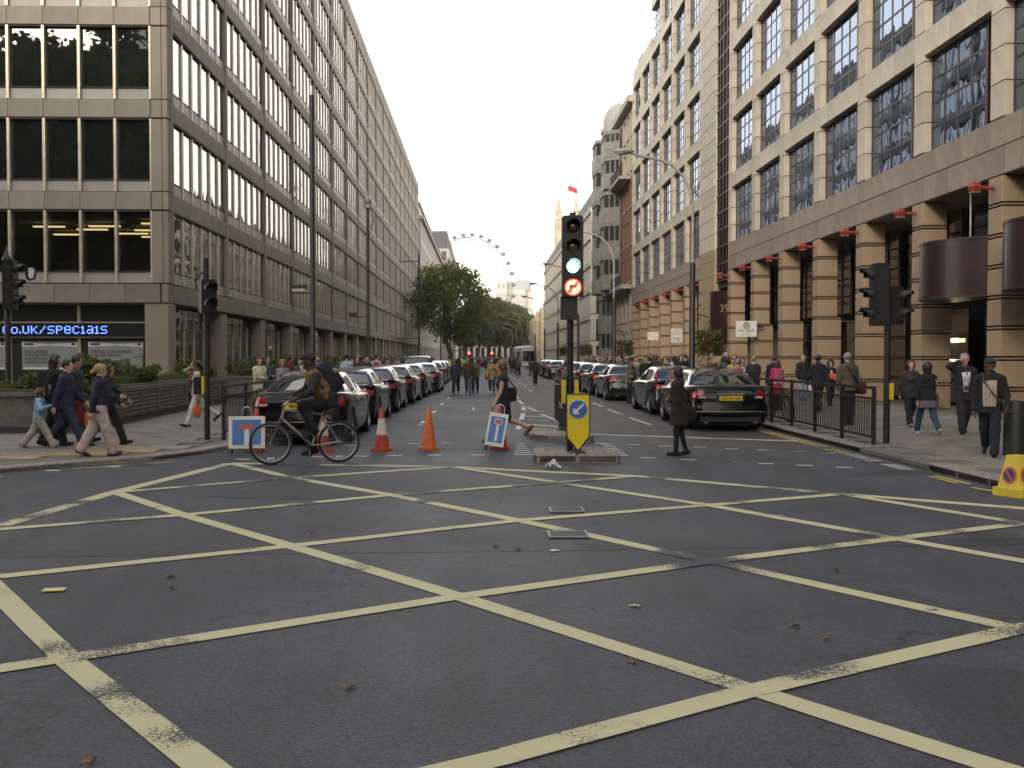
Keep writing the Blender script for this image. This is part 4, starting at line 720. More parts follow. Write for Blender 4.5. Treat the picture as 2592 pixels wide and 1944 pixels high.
# ---- railings
def railing(name, label, pts, z0):
    t = thing(name, label, 'railing', (*pts[0], z0)); ox, oy = pts[0]
    for x, y in pts: MB().box(x - ox, y - oy, .54, .06, .06, 1.08).obj('post', BLACK, t)
    for (xa, ya), (xb, yb) in zip(pts, pts[1:]):
        l_ = math.hypot(xb - xa, yb - ya); an = math.atan2(yb - ya, xb - xa); mx_, my = (xa + xb) / 2 - ox, (ya + yb) / 2 - oy
        for z, h in ((1.05, .05), (.86, .035), (.16, .035)): link('rail', boxmesh(round(l_ - .06, 3), .045, h, BLACK), t, (mx_, my, z), an)
        k = int(l_ / .115)
        for i in range(1, k): f = i / k; link('bar', boxmesh(.016, .016, .69, BLACK), t, (xa + (xb - xa) * f - ox, ya + (yb - ya) * f - oy, .51), an)
railing('guard_railing', 'black pedestrian guard railing on the right kerb with a bicycle leaning on it', [(7.05, 18.35), (7.05, 20.0), (7.05, 21.65), (7.05, 23.3), (7.05, 24.95), (7.05, 26.6), (7.05, 28.2)], PR)
railing('guard_railing', 'black pedestrian guard railing on the left kerb behind the cyclist', [(-5.08, 20.2), (-5.08, 22.1), (-5.08, 24), (-5.08, 25.9), (-5.08, 27.8), (-5.08, 29.7)], PL)
# ---- planters
PLC = mat('planter_concrete', (.13, .12, .105), .8, var=.2, scale=4, bump=.2); SLAT = mat('planter_slat', (.17, .155, .135), .75, var=.2, scale=5)
pt = thing('planter', 'long grey concrete corner planter with louvred sides on the left pavement', 'planter', (-8.6, 22, PL)); PLAN = [(-16, 22.0), (-8.5, 21.8), (-9.05, 36.5), (-10.6, 36.5), (-10.1, 23.7), (-16, 23.9)]
MB().prism([(x + 8.6, y - 22) for x, y in PLAN], .0, .16).obj('plinth', DARK, pt); MB().prism([(x * 1.0 + 8.6, y - 22) for x, y in PLAN], .16, .80).obj('wall', PLC, pt)
MB().prism([(x + 8.6 + (.06 if x > -9.5 else -.04 if x > -12 else 0), y - 22 + (-.07 if y < 23 else .05)) for x, y in PLAN], .80, .90).obj('coping', PLC, pt); MB().prism([(x + 8.6 - (.1 if x > -9.5 else 0), y - 22) for x, y in PLAN], .88, .93).obj('soil', mat('soil', (.05, .04, .03), .9, bump=.5, bscale=15), pt)
def slatrow(a, b, n):
    a = Vector((*a, 0)); b = Vector((*b, 0)); d = (b - a); an = math.atan2(d.y, d.x); l_ = d.length / n; nv = Vector((d.y, -d.x, 0)).normalized()
    for i in range(n):
        c = a.lerp(b, (i + .5) / n); e = a.lerp(b, i / n)
        link('panel_rib', boxmesh(.07, .08, .62, PLC), pt, (e.x + nv.x * .03 + 8.6, e.y + nv.y * .03 - 22, .48), an)
        for k in range(6):
            o = link('slat', boxmesh(round(l_ - .09, 2), .03, .085, SLAT), pt, (c.x + nv.x * .03 + 8.6, c.y + nv.y * .03 - 22, .22 + k * .1)); o.rotation_euler = (R(25), 0, an)
slatrow((-8.55, 23.2), (-9.05, 36.4), 9)
for i, (ya, yb) in enumerate(((41, 58), (62, 84), (90, 120))):
    q = thing('planter', 'low concrete planter against the office block, ' + ['nearest', 'middle', 'farthest'][i] + ' of three beyond the corner planter', 'planter', (-9.8, ya, PL)); MB().bb(-.75, .75, 0, yb - ya, 0, .75).obj('wall', PLC, q); MB().bb(-.8, .8, -.05, yb - ya + .05, .76, .86).obj('coping', PLC, q)
# ---- cones and temporary signs
def cone(x, y, label, kind, z=0):
    t = thing('traffic_cone', label, 'traffic cone', (x, y, z)); t.scale = (.8, .8, .77); m = ORNG if kind == 'orange' else REDC; h = .98
    b = MB(); o8 = [(.255 * math.cos(R(22.5 + 45 * i)) * 1.0, .255 * math.sin(R(22.5 + 45 * i))) for i in range(8)]; b.prism(o8, 0, .045); b.prism([(x_ * .93, y_ * .93) for x_, y_ in o8], .045, .07); b.obj('base', m, t)
    def rr(z_): return .165 - (.165 - .045) * (z_ - .06) / (h - .06)
    if kind == 'orange': segs = [(.06, h, m, 'cone_body')]
    else: segs = [(.06, .38, m, 'cone_body'), (.38, .76, mat('cone_sleeve', (.60, .57, .50), .5, var=.2, scale=20), 'white_sleeve'), (.76, h, m, 'cone_top')]
    for a, c, mm, nm in segs: MB().lathe([(rr(a) + (.004 if 'sleeve' in nm else 0), a), (rr(c) + (.004 if 'sleeve' in nm else 0), c)] + ([(.04, h + .01), (.03, h + .03), (0, h + .03)] if c == h else []), 24).obj(nm, mm, t, smooth=50)
    return t
cone(-1.83, 18.5, 'red traffic cone with a white reflective sleeve', 'red'); cone(-1.0, 18.75, 'plain orange traffic cone', 'orange'); cone(-2.86, 18.35, 'red and white cone half hidden behind the bicycle rear wheel', 'red'); cone(-4.02, 18.3, 'red cone behind the left no through road sign', 'red'); cone(.3, 18.75, 'red cone behind the tilted no through road sign', 'red')
def noroad(x, y, rz, label, w_, h_, tilt, lean, small):
    t = thing('road_sign', label, 'road sign', (x, y, 0), rz); f = link('frame', None, t, (0, 0, .1)); f.rotation_euler = (R(-tilt), 0, 0) if not lean else (R(-tilt), R(lean), 0)
    MB().box(0, 0, h_ / 2, w_, .02, h_).obj('plate', SWHITE, f); MB().box(0, -.014, h_ / 2, w_ * .78, .006, h_ * .78).obj('blue_panel', SBLUE, f)
    if small: MB().box(.01, -.02, h_ * .40, w_ * .13, .006, h_ * .5).obj('white_bar', SWHITE, f); MB().box(.01, -.02, h_ * .74, w_ * .38, .006, h_ * .17).obj('white_border', SWHITE, f); MB().box(.01, -.025, h_ * .74, w_ * .31, .006, h_ * .13).obj('red_bar', SRED, f)
    else: MB().box(0, -.02, h_ * .36, w_ * .13, .006, h_ * .5).obj('white_bar', SWHITE, f); MB().box(0, -.021, h_ * .66, w_ * .42, .006, h_ * .14).obj('red_bar', SRED, f)
    for s in (-1, 1): MB().tube([(s * w_ * .38, 0, h_ * .95), (s * w_ * .45, .42, -.1)], .012).obj('rear_leg', DARK, f); MB().tube([(s * w_ * .42, .01, .02), (s * w_ * .42, -.01, -.1)], .012).obj('front_leg', DARK, f)
    MB().tube([(-.09, 0, h_), (-.07, 0, h_ + .13), (0, 0, h_ + .17), (.07, 0, h_ + .13), (.09, 0, h_)], .011).obj('handle', STEEL, f)
noroad(-4.12, 17.95, R(8), 'square blue no through road sign on the ground beside the cyclist', .62, .56, 8, 0, 0); noroad(.18, 18.3, R(-6), 'tall tilted blue no through road sign beside the walking woman', .34, .60, 14, 9, 1)
# no-waiting cone and bollard on the right
t = thing('parking_cone', 'yellow square no waiting cone at the right kerb', 'traffic cone', (6.52, 12.35, 0), R(24)); t.scale = (.88, .88, .95); b = MB(); b.prism([(.24 * a, .24 * c) for a, c in ((-1, -.8), (-.8, -1), (.8, -1), (1, -.8), (1, .8), (.8, 1), (-.8, 1), (-1, .8))], 0, .1); b.obj('base', YBOX, t)
def frus(a, c, z0, z1): return MB().add([(-a, -a, z0), (a, -a, z0), (a, a, z0), (-a, a, z0), (-c, -c, z1), (c, -c, z1), (c, c, z1), (-c, c, z1)], [(0, 1, 5, 4), (1, 2, 6, 5), (2, 3, 7, 6), (3, 0, 4, 7), (4, 5, 6, 7)])
frus(.175, .095, .1, .52).obj('body', YBOX, t)
for k, (an, ly) in enumerate(((0, 1), (R(-90), 1))):
    d = link('roundel', None, t, (0, 0, 0), an); M_ = Matrix.Rotation(R(-10.8), 3, 'X')
    for r_, off, m in ((.105, -.158, SRED), (.082, -.162, mat('roundel_blue', (.012, .02, .10), .5))):
        q = MB().lathe([(0, 0), (r_, 0), (r_, -.006), (0, -.006)], 28, (0, 0, 0), 'y').obj('disc', m, d, loc=(0, off + .003, .27)); q.rotation_euler = (R(-10.8), 0, 0)
    q = MB().box(0, -.01, 0, .17, .006, .022, ry=R(45)).obj('bar', SRED, d, loc=(0, -.160, .27)); q.rotation_euler = (R(-10.8), 0, 0)
t = thing('bollard', 'black cylindrical bollard behind the yellow parking cone', 'bollard', (8.6, 16.4, PR)); MB().lathe([(.165, 0), (.165, .86), (.15, .9), (0, .91)], 20).obj('bollard_body', mat('bollard_black', (.015, .018, .017), .55), t, smooth=40); MB().lathe([(.168, .7), (.172, .72), (.168, .74)], 20).obj('ring', DARK, t)
# ---- litter
LEAF = mat('dead_leaf', (.20, .10, .045), .8, var=.3, scale=20); LEAFM = []
for s in range(3):
    n = 22; pts = []
    for i in range(n):
        a = 2 * math.pi * i / n; r_ = .05 * (1 + .45 * math.cos(5 * a + s)) * random.uniform(.75, 1.2); pts.append((r_ * math.cos(a), r_ * math.sin(a), .012 + .02 * math.sin(2 * a + s) + random.uniform(0, .012)))
    b = MB(); b.add(pts + [(0, 0, .006)], [(i, (i + 1) % n, n) for i in range(n)]); LEAFM.append(b.mesh('leaf', LEAF))
lf = [(-.69, 5.23), (.82, 5.64), (1.96, 6.36), (-2.41, 7.91), (-2.26, 7.53), (-1.66, 9.91), (-1.65, 4.31), (2.8, 8.0), (-.1, 17.7), (.1, 9.1), (-5.4, 11.6), (-3.9, 13.0), (4.9, 15.3), (2.05, 6.05), (.3, 8.95), (1.1, 15.1), (2.9, 17.0), (3.6, 6.2), (.2, 10.1), (-4.9, 14.6)]
LFL = ['in the bottom cell left of centre', 'touching the long front diagonal line near the centre', 'in the right hand front cell, nearer of two', 'left of two near the paper ticket', 'right of two near the paper ticket', 'in the middle left cell of the yellow box', 'at the bottom left corner of the picture', 'in the far right cell of the yellow box', 'beside the tilted no through road sign', 'just left of the nearer access cover', 'near the left end of the yellow box', 'by the left edge line of the yellow box', 'on the right lane near the crossing studs', 'in the right hand front cell, farther of two', 'just below the access covers', 'in front of the island by the plastic bag']
for i, (x, y) in enumerate(lf[:16]):
    o = link('fallen_leaf', LEAFM[i % 3], None, (x, y, .008), random.uniform(0, 6), 'brown fallen leaf ' + LFL[i], 'leaf', 'fallen leaves on the road'); s = random.uniform(.4, .6) if i > 7 else .62; o.scale = (s, s, s * .8)
PAP = mat('litter_paper', (.6, .6, .58), .7)
def scrap(x, y, s, label, m, name='paper_scrap', cr=.3):
    b = MB(); n = 6; vs = [((i / n - .5) * s * 1.5 + random.uniform(-1, 1) * s * .08, (j / n - .5) * s + random.uniform(-1, 1) * s * .08, .012 + s * cr * random.random() * (1 - abs(i / n - .5) * 1.5)) for j in range(n + 1) for i in range(n + 1)]
    vs = [(a * .7, c * .7, e * .8) for a, c, e in vs]; b.add(vs, [(j * (n + 1) + i, j * (n + 1) + i + 1, (j + 1) * (n + 1) + i + 1, (j + 1) * (n + 1) + i) for j in range(n) for i in range(n)]); b.obj(name, m, None, loc=(x, y, 0), rz=random.uniform(-.4, .4), label=label, cat='litter')
scrap(1.05, 15.5, .22, 'crumpled white plastic bag lying in front of the island', mat('plastic_bag', (.55, .55, .58), .3), 'plastic_bag', .9)
o = thing('ticket', 'flat white and yellow ticket lying on the road at left', 'litter', (-3.11, 7.48, .012), R(8)); MB().box(0, .03, 0, .15, .05, .004).obj('white_half', PAP, o); MB().box(0, -.02, .001, .15, .05, .004).obj('yellow_half', mat('paper_yellow', (.6, .5, .1), .7), o)
scrap(3.15, 10.75, .06, 'tiny shiny scrap between the yellow lines on the right', CHROME); scrap(.62, 8.9, .08, 'small pale paper scrap near the centre of the yellow box', PAP, cr=.1)
scrap(1.02, 6.9, .07, 'small pale scrap near the front of the yellow box', mat('pale_leaf', (.35, .36, .28), .8), cr=.2); scrap(3.0, 6.75, .07, 'small greenish scrap at the right of the yellow box', _m['pale_leaf'], cr=.2)
# ================================================================ VEHICLES
PAINT = mat('car_paint_black', (.004, .004, .005), .12, var=.05, coat=.1, ior=1.33); PAINTB = mat('car_paint_blue_black', (.006, .008, .016), .14, var=.05, coat=.4)
PAINTG = mat('car_paint_graphite', (.012, .012, .013), .2, var=.1, scale=3, coat=.5)
CGL = glassmat('car_glass', (.012, .015, .017), 1.75, .01, .002, 1); TAIL = mat('tail_light', (.32, .008, .008), .12, var=.3, scale=14, coat=1); TAILW = mat('tail_light_clear', (.45, .40, .38), .15, coat=1)
PLATE = mat('plate_yellow', (.72, .50, .03), .45, var=.04); PTXT = mat('plate_ink', (.01, .01, .01), .6); PLASTIC = mat('black_plastic', (.014, .014, .014), .6)
def catmull(P, n):
    P = np.array(P, float); t = np.r_[0, np.cumsum(np.linalg.norm(np.diff(P, axis=0), axis=1) ** .5)]; o = []
    for u in np.linspace(0, t[-1], n):
        i = min(max(np.searchsorted(t, u) - 1, 0), len(P) - 2); p0, p1, p2, p3 = P[max(i - 1, 0)], P[i], P[i + 1], P[min(i + 2, len(P) - 1)]; f = (u - t[i]) / (t[i + 1] - t[i])
        o.append(.5 * (2 * p1 + (p2 - p0) * f + (2 * p0 - 5 * p1 + 4 * p2 - p3) * f * f + (3 * p1 - p0 - 3 * p2 + p3) * f ** 3))
    return np.array(o)
_wh = {}
def wheelmesh(r, wd, spokes=5):
    if (r, spokes) in _wh: return _wh[(r, spokes)]
    t = MB().lathe([(r * .68, -wd / 2), (r * .95, -wd / 2), (r, -wd * .36), (r, wd * .36), (r * .95, wd / 2), (r * .68, wd / 2)], 28, ax='x').mesh('tyre', RUBBER, 50)
    b = MB().lathe([(r * .70, -wd * .42), (r * .70, wd * .46), (r * .62, wd * .49), (r * .60, wd * .3)], 28, ax='x')
    for i in range(spokes * 2):
        a = 2 * math.pi * (i // 2 + (.12 if i % 2 else -.12)) / spokes; c, s = math.cos(a), math.sin(a); q = (-s, c)
        b.add([(wd * .40, c * r * .1 + q[0] * r * .05, s * r * .1 + q[1] * r * .05), (wd * .40, c * r * .1 - q[0] * r * .05, s * r * .1 - q[1] * r * .05), (wd * .47, c * r * .64 - q[0] * r * .06, s * r * .64 - q[1] * r * .06), (wd * .47, c * r * .64 + q[0] * r * .06, s * r * .64 + q[1] * r * .06)], [(0, 1, 2, 3), (3, 2, 1, 0)])
    b.cyl((wd * .3, 0, 0), (wd * .5, 0, 0), r * .15, n=12)
    k = MB().lathe([(0, 0), (r * .69, 0)], 24, (wd * .1, 0, 0), 'x'); 
    _wh[(r, spokes)] = (t, b.mesh('rim', mat('alloy', (.45, .45, .46), .3, .85, var=.05), 40), k.mesh('wheel_disc', DARK)); return _wh[(r, spokes)]
def wheel(par, x, y, r, wd=.24, spokes=5):
    t, b, k = wheelmesh(r, wd, spokes); o = link('wheel', None, par, (x, y, r)); 
    for nm, me in (('tyre', t), ('rim', b), ('wheel_disc', k)):
        q = link(nm, me, o); q.rotation_euler = (0, 0, 0 if x > 0 else math.pi)
def build_car(name, label, kind='sedan', paint=PAINT, plate='', loc=(0, 0, 0), rz=0, group=None, cat='car'):
    """body wrapped round a plan outline with lifted wheel arches, glazed cabin on top; local +Y is the front, origin under the rear bumper"""
    t = thing(name, label, cat, loc, rz, group); t.scale = (1, 1, .95)
    K = dict(sedan=dict(L=4.85, W=.925, wr=.33, ya=1.02, yf=3.92, deck=[(0, 1.02), (.25, 1.05), (.8, 1.06), (1.5, 1.0), (3.4, .98), (4.2, .90), (4.7, .76), (4.85, .70)], roof=[(.72, 1.06), (1.0, 1.2), (1.35, 1.36), (1.8, 1.45), (2.3, 1.475), (2.75, 1.42), (3.15, 1.26), (3.6, 1.0)], rw=.60),
             limo=dict(L=5.2, W=.91, wr=.35, ya=1.1, yf=4.15, deck=[(0, 1.04), (.25, 1.08), (.9, 1.09), (1.6, 1.02), (3.6, 1.0), (4.5, .92), (5.05, .78), (5.2, .72)], roof=[(.78, 1.09), (1.1, 1.23), (1.5, 1.39), (2.0, 1.47), (2.55, 1.48), (3.0, 1.42), (3.45, 1.25), (3.95, 1.0)], rw=.61),
             cab=dict(L=4.58, W=.88, wr=.33, ya=.95, yf=3.72, deck=[(0, 1.12), (.2, 1.14), (.6, 1.14), (1.5, 1.12), (3.0, 1.1), (3.8, 1.04), (4.4, .92), (4.58, .82)], roof=[(.22, 1.14), (.32, 1.45), (.5, 1.7), (.95, 1.81), (1.7, 1.83), (2.4, 1.80), (2.75, 1.6), (3.15, 1.1)], rw=.68))[kind]
    Ln, W_, wr = K['L'], K['W'], K['wr']; q = Ln / 4.85
    half = catmull([(0, 0), (W_ * .45, .008), (W_ * .72, .04), (W_ * .88, .11), (W_ * .955, .24), (W_ * .985, .5), (W_, 1.1 * q), (W_, 2.4 * q), (W_ * .995, 3.6 * q), (W_ * .965, 4.25 * q), (W_ * .88, 4.58 * q), (W_ * .68, 4.75 * q), (W_ * .35, 4.84 * q), (0, Ln)], 26)
    ex = []
    for yc in (K['ya'], K['yf']):
        for a in np.linspace(-1, 1, 11): ex.append(yc + a * (wr + .05))
    hs = [tuple(p) for p in half if not any(abs(p[1] - yc) < wr + .06 and p[0] > W_ * .9 for yc in (K['ya'], K['yf']))]
    for y in ex: hs.append((float(np.interp(y, half[:, 1], half[:, 0])), y))
    i0 = [p for p in hs]; 
    # order along the outline: rear arc by x, then by y
    rear = sorted([p for p in hs if p[1] < .3], key=lambda p: (p[1], p[0])); rest = sorted([p for p in hs if p[1] >= .3], key=lambda p: (p[1], -p[0])); hs = rear + rest; n = len(hs)
    H = np.array(hs); T_ = np.gradient(H, axis=0); Nn = np.stack([T_[:, 1], -T_[:, 0]], 1); Nn /= np.linalg.norm(Nn, axis=1)[:, None] + 1e-9
    zb = np.interp(H[:, 1], *zip(*K['deck'])); arch = np.full(n, .20)
    for yc in (K['ya'], K['yf']):
        d = np.abs(H[:, 1] - yc); R_ = wr + .05; m = (d <= R_ + 1e-6) & (H[:, 0] > W_ * .8); arch[m] = np.maximum(arch[m], wr + np.sqrt(np.maximum(R_ ** 2 - d[m] ** 2, 0)))
    rows = [0, .10, .22, .36, .48, .60, .70, .78, .86, .93, .975, 1.0]; ins = [-.05, -.012, 0, .002, -.002, -.006, .004, .004, -.012, -.035, -.06, -.085]
    V = np.zeros((len(rows), n, 3))
    for r_, (f, i_) in enumerate(zip(rows, ins)):
        z = arch + (zb - arch) * f; bmp = np.where((H[:, 1] < .3) & (z < .60) & (z > .3), .045, 0) * np.clip((.3 - H[:, 1]) / .2, 0, 1)
        lid = np.where(H[:, 1] < .3, -.05 * np.clip((z - .62) / .35, 0, 1), 0); o = i_ + bmp + lid
        V[r_, :, 0] = H[:, 0] + Nn[:, 0] * o; V[r_, :, 1] = H[:, 1] + Nn[:, 1] * o; V[r_, :, 2] = z
    V[:, 0, 0] = 0; V[:, -1, 0] = 0
    groups = {'body': MB(), 'tail': {1: MB(), -1: MB()}}
    nr = len(rows)
    for s in (1, -1):
        Q = V.copy(); Q[:, :, 0] *= s; bd, tl = MB(), MB(); fb, ft = [], []
        for r_ in range(nr - 1):
            for i in range(n - 1):
                f = (r_ * n + i, r_ * n + i + 1, (r_ + 1) * n + i + 1, (r_ + 1) * n + i); f = f if s > 0 else f[::-1]
                c = (V[r_, i] + V[r_ + 1, i + 1]) / 2
                (ft if (c[1] < .36 and c[0] > W_ * .58 and (.76 if kind != 'cab' else .7) < c[2] < .965) else fb).append(f)
        groups['body'].add(Q.reshape(-1, 3), fb); used = sorted({i for f in ft for i in f}); mp_ = {u: k for k, u in enumerate(used)}; groups['tail'][s].add([Q.reshape(-1, 3)[u] for u in used], [tuple(mp_[i] for i in f) for f in ft])
    bod = groups['body']; m_ = 9; tp = V[-1]; dv = [(tp[i, 0] * (2 * j / m_ - 1), tp[i, 1], tp[i, 2] + .03 * (1 - (2 * j / m_ - 1) ** 2)) for i in range(n) for j in range(m_ + 1)]
    bod.add(dv, [(i * (m_ + 1) + j, i * (m_ + 1) + j + 1, (i + 1) * (m_ + 1) + j + 1, (i + 1) * (m_ + 1) + j) for i in range(n - 1) for j in range(m_)])
    # cabin
    rp_ = catmull(K['roof'], 25); wb = W_ * .90; gh = {k: MB() for k in ('roof', 'rear', 'front', 'sideL', 'sideR')}; sec = []
    y0, y1 = rp_[0, 0], rp_[-1, 0]
    for y, zr in rp_:
        zb_ = np.interp(y, *zip(*K['deck'])) - .02; hgt = max(zr - zb_, .005); f = min(1, hgt / .42); we = wb + (K['rw'] - wb) * f ** .9
        edge = [(wb, zb_), (wb + (we - wb) * .12, zb_ + hgt * .1), (wb + (we - wb) * .45, zb_ + hgt * .45), (wb + (we - wb) * .84, zb_ + hgt * .80), (we, zb_ + hgt * .90), (we * .88, zb_ + hgt * .965), (we * .55, zb_ + hgt * .995), (0, zb_ + hgt)]
        sec.append([(x, y, z) for x, z in edge])
    ns = len(sec); yA, yB = [r_[0] for r_ in rp_ if r_[1] < 0], None
    top = max(rp_[:, 1]); yr0, yr1 = K['roof'][0][0] + .05, K['roof'][2][0] + (.12 if kind != 'cab' else .05); yw0, yw1 = K['roof'][-3][0] + .02, K['roof'][-1][0] - .08; yp = (K['ya'] + K['yf']) / 2 - .15
    for i in range(ns - 1):
        yc = (sec[i][0][1] + sec[i + 1][0][1]) / 2
        for j in range(7):
            for s in (1, -1):
                P_ = [sec[i][j], sec[i + 1][j], sec[i + 1][j + 1], sec[i][j + 1]]; P_ = [(x * s, y, z) for x, y, z in P_]; P_ = P_ if s > 0 else P_[::-1]
                if j >= 5 and yr0 < yc < yr1: k = 'rear'
                elif j >= 5 and yw0 < yc < yw1: k = 'front'
                elif 1 <= j <= 2 and yr0 + .32 < yc < yw1 - .25 and abs(yc - yp) > .05: k = 'sideR' if s > 0 else 'sideL'
                else: k = 'roof'
                gh[k].add(P_, [(0, 1, 2, 3)])
    def wd_(mb):
        me = mb.mesh('x', paint); bm = bmesh.new(); bm.from_mesh(me); bmesh.ops.remove_doubles(bm, verts=bm.verts, dist=.0006); bm.to_mesh(me); bm.free(); return me
    def part(nm, mb, m, par=t, sm=45):
        if not mb.v: return None
        me = wd_(mb); me.materials.clear(); me.materials.append(m); me.polygons.foreach_set('use_smooth', [True] * len(me.polygons)); me.set_sharp_from_angle(angle=R(sm)); me.name = nm; return link(nm, me, par)
    part('body', bod, paint); part('cabin', gh['roof'], paint); part('rear_window', gh['rear'], CGL); part('windscreen', gh['front'], CGL)
    for k in ('sideL', 'sideR'): part('side_window', gh[k], CGL)
    for s in (1, -1):
        tl = part('tail_light', groups['tail'][s], TAIL)
        MB().box(s * W_ * .70, .035, .82, .16, .02, .05).obj('clear_strip', TAILW, tl)
        MB().ell((s * (W_ + .11), yw1 - .35, 1.08 if kind != 'cab' else 1.2), (.11, .07, .075)).obj('door_mirror', paint, t, smooth=180)
        for y in (K['ya'] + .95, K['yf'] - 1.0): MB().box(s * (W_ - .004), y, .84, .03, .17, .025).obj('door_handle', CHROME, t)
        for y in (K['ya'], K['yf']): wheel(t, s * (W_ - .13), y, wr)
        MB().cyl((s * .55, -.01, .25), (s * .55, .2, .25), .045).obj('exhaust', STEEL, t)
    MB().bb(-W_ + .26, W_ - .26, .1, Ln - .15, .17, .62).obj('underbody', PLASTIC, t); MB().bb(-W_ * .75, W_ * .75, -.02, .06, .24, .36).obj('rear_valance', PLASTIC, t)
    zp = .80 if kind != 'cab' else .62; pl = MB().box(0, -.005, zp, .52, .02, .115).obj('number_plate', PLATE, t); MB().bb(-.30, .30, -.0, .05, zp - .08, zp + .07).obj('plate_recess', PLASTIC, t)
    if plate: text(plate, .105, (0, -.017, zp - .037), (R(90), 0, 0), PTXT, pl, 'CENTER', off=.002, sx=.95)
    MB().box(0, .02, zp + .105, .62, .03, .022).obj('boot_trim', CHROME, t); MB().bb(-W_ * .86, W_ * .86, -.052, -.02, .475, .495).obj('bumper_trim', CHROME, t)
    return t
nthc = ['first', 'second', 'third', 'fourth', 'fifth', 'sixth', 'seventh', 'eighth', 'ninth', 'tenth', 'eleventh', 'twelfth']
GLc, GRc = 'black cars parked along the left kerb', 'black cars parked along the right kerb'
def recar(src, label, loc, rz, group, plate=None):
    c = copytree(src); c['label'] = label; c['group'] = group; c.location = loc; c.rotation_euler = (0, 0, rz); pm = random.choice([PAINT, PAINTB, PAINTG])
    for ch in c.children:
        if ch.name.split('.')[0] in ('body', 'cabin', 'door_mirror'): ch.material_slots[0].link = 'OBJECT'; ch.material_slots[0].material = pm
    return c
c1 = build_car('saloon_car', 'black saloon car behind the cyclist, first of the left row', 'sedan', PAINT, 'MALI 1', (-3.52, 19.5, 0), 0, GLc)
for i, (x, y, a) in enumerate([(-3.55, 25.0, 0), (-3.5, 30.5, 0), (-3.42, 36.1, -1), (-3.3, 41.8, -1), (-3.0, 48.0, -1)]): recar(c1, 'black saloon car, %s from the cyclist in the left row' % nthc[i + 1], (x, y, 0), R(a), GLc)
build_car('taxi', 'tall black cab parked behind the left row of saloons', 'cab', PAINT, '', (-3.5, 53.5, 0), 0, GLc, 'taxi')
for i, y in enumerate((60, 66.5, 73)): recar(c1, 'black saloon car beyond the tall black cab, %s one' % nthc[i], (-3.2, y, 0), 0, GLc)
m1 = build_car('limousine', 'black limousine with yellow plate 212 D 124 nearest in the right row', 'limo', PAINT, '212 D 124', (5.55, 22.9, 0), R(-1), GRc)
recar(m1, 'black car with a small red and blue flag behind the woman in black', (5.75, 29.0, 0), R(0), GRc)
for i, (x, y) in enumerate([(5.6, 38.6), (5.55, 44.2), (5.5, 49.8), (5.6, 56.5), (5.6, 63), (5.7, 76), (5.7, 83), (5.8, 90)]): recar(c1, 'black saloon car in the right row, %s beyond the man in the grey jacket' % nthc[i], (x, y, 0), 0, GRc)
fl = thing('pennant', 'small red and blue pennant on the wing of the car behind the woman in black', 'flag', (5.0, 29.35, 0)); MB().cyl((0, 0, .95), (0, 0, 1.38), .008).obj('staff', CHROME, fl)
def flagm(nm, pts, m, par): b = MB(); b.add([(x, y, z) for x, y, z in pts] + [(x, y + .006, z) for x, y, z in pts], [tuple(range(len(pts))), tuple(range(2 * len(pts) - 1, len(pts) - 1, -1))]); b.obj(nm, m, par)
FR_, FB_ = mat('flag_red', (.5, .03, .03), .8), mat('flag_blue', (.03, .05, .3), .8); flagm('red_half', [(0, 0, 1.36), (-.03, .02, 1.2), (-.10, .03, .98), (0, .0, .98)], FR_, fl); flagm('blue_half', [(0, 0, 1.36), (.06, -.02, 1.15), (.03, -.02, 1.08), (0, .0, 1.02)], FB_, fl)
# coach far down on the right
cs = thing('coach', 'silver coach with a large windscreen parked far down the right side', 'coach', (6.3, 143, 0), R(4)); SILV = mat('coach_silver', (.52, .50, .45), .3, .3, var=.1)
sec = [(1.22, .35), (1.25, 1.2), (1.24, 2.2), (1.12, 2.85), (.8, 3.12), (0, 3.2)]; st = [(0, .80, -.18), (.25, .95, 0), (.9, 1, 0), (10.8, 1, 0), (11, .93, 0)]
b = MB(); vs = []
for y, f, _ in st:
    prof = [(-x * f, z if z > 1 else z) for x, z in sec] ; prof = [(x, z) for x, z in prof] + [(-x, z) for x, z in prof[-2::-1]]
    vs += [(x, y + (.35 * (z / 3.2) ** 2 if y < .3 else 0), z * (1 if f == 1 else .985)) for x, z in prof]
k = 11; b.add(vs, [(i * k + j, (i + 1) * k + j, (i + 1) * k + j + 1, i * k + j + 1) for i in range(len(st) - 1) for j in range(k - 1)] + [tuple(range(k))]); b.obj('body', SILV, cs, smooth=40)
MB().add([(-.9, -.02, 1.0), (.9, -.02, 1.0), (.86, .16, 2.45), (-.86, .16, 2.45)], [(0, 1, 2, 3)]).obj('windscreen', CGL, cs); MB().bb(-.02, .02, -.03, .12, 1.0, 2.2).obj('centre_bar', BLACK, cs)
for i in range(6):
    for s in (-1, 1): MB().box(s * 1.255, 2 + i * 1.5, 1.9, .03, 1.4, .95).obj('side_window', CGL, cs)
for s in (-1, 1):
    for y in (2.0, 8.2): wheel(cs, s * 1.1, y, .45, .28, 8)
    MB().ell((s * .95, .06, .75), (.15, .06, .1)).obj('headlight', TAILW, cs); MB().ell((s * 1.42, -.1, 2.2), (.08, .1, .22)).obj('mirror', BLACK, cs)
MB().bb(-1.1, 1.1, .02, .2, .3, .55).obj('bumper', PLASTIC, cs)
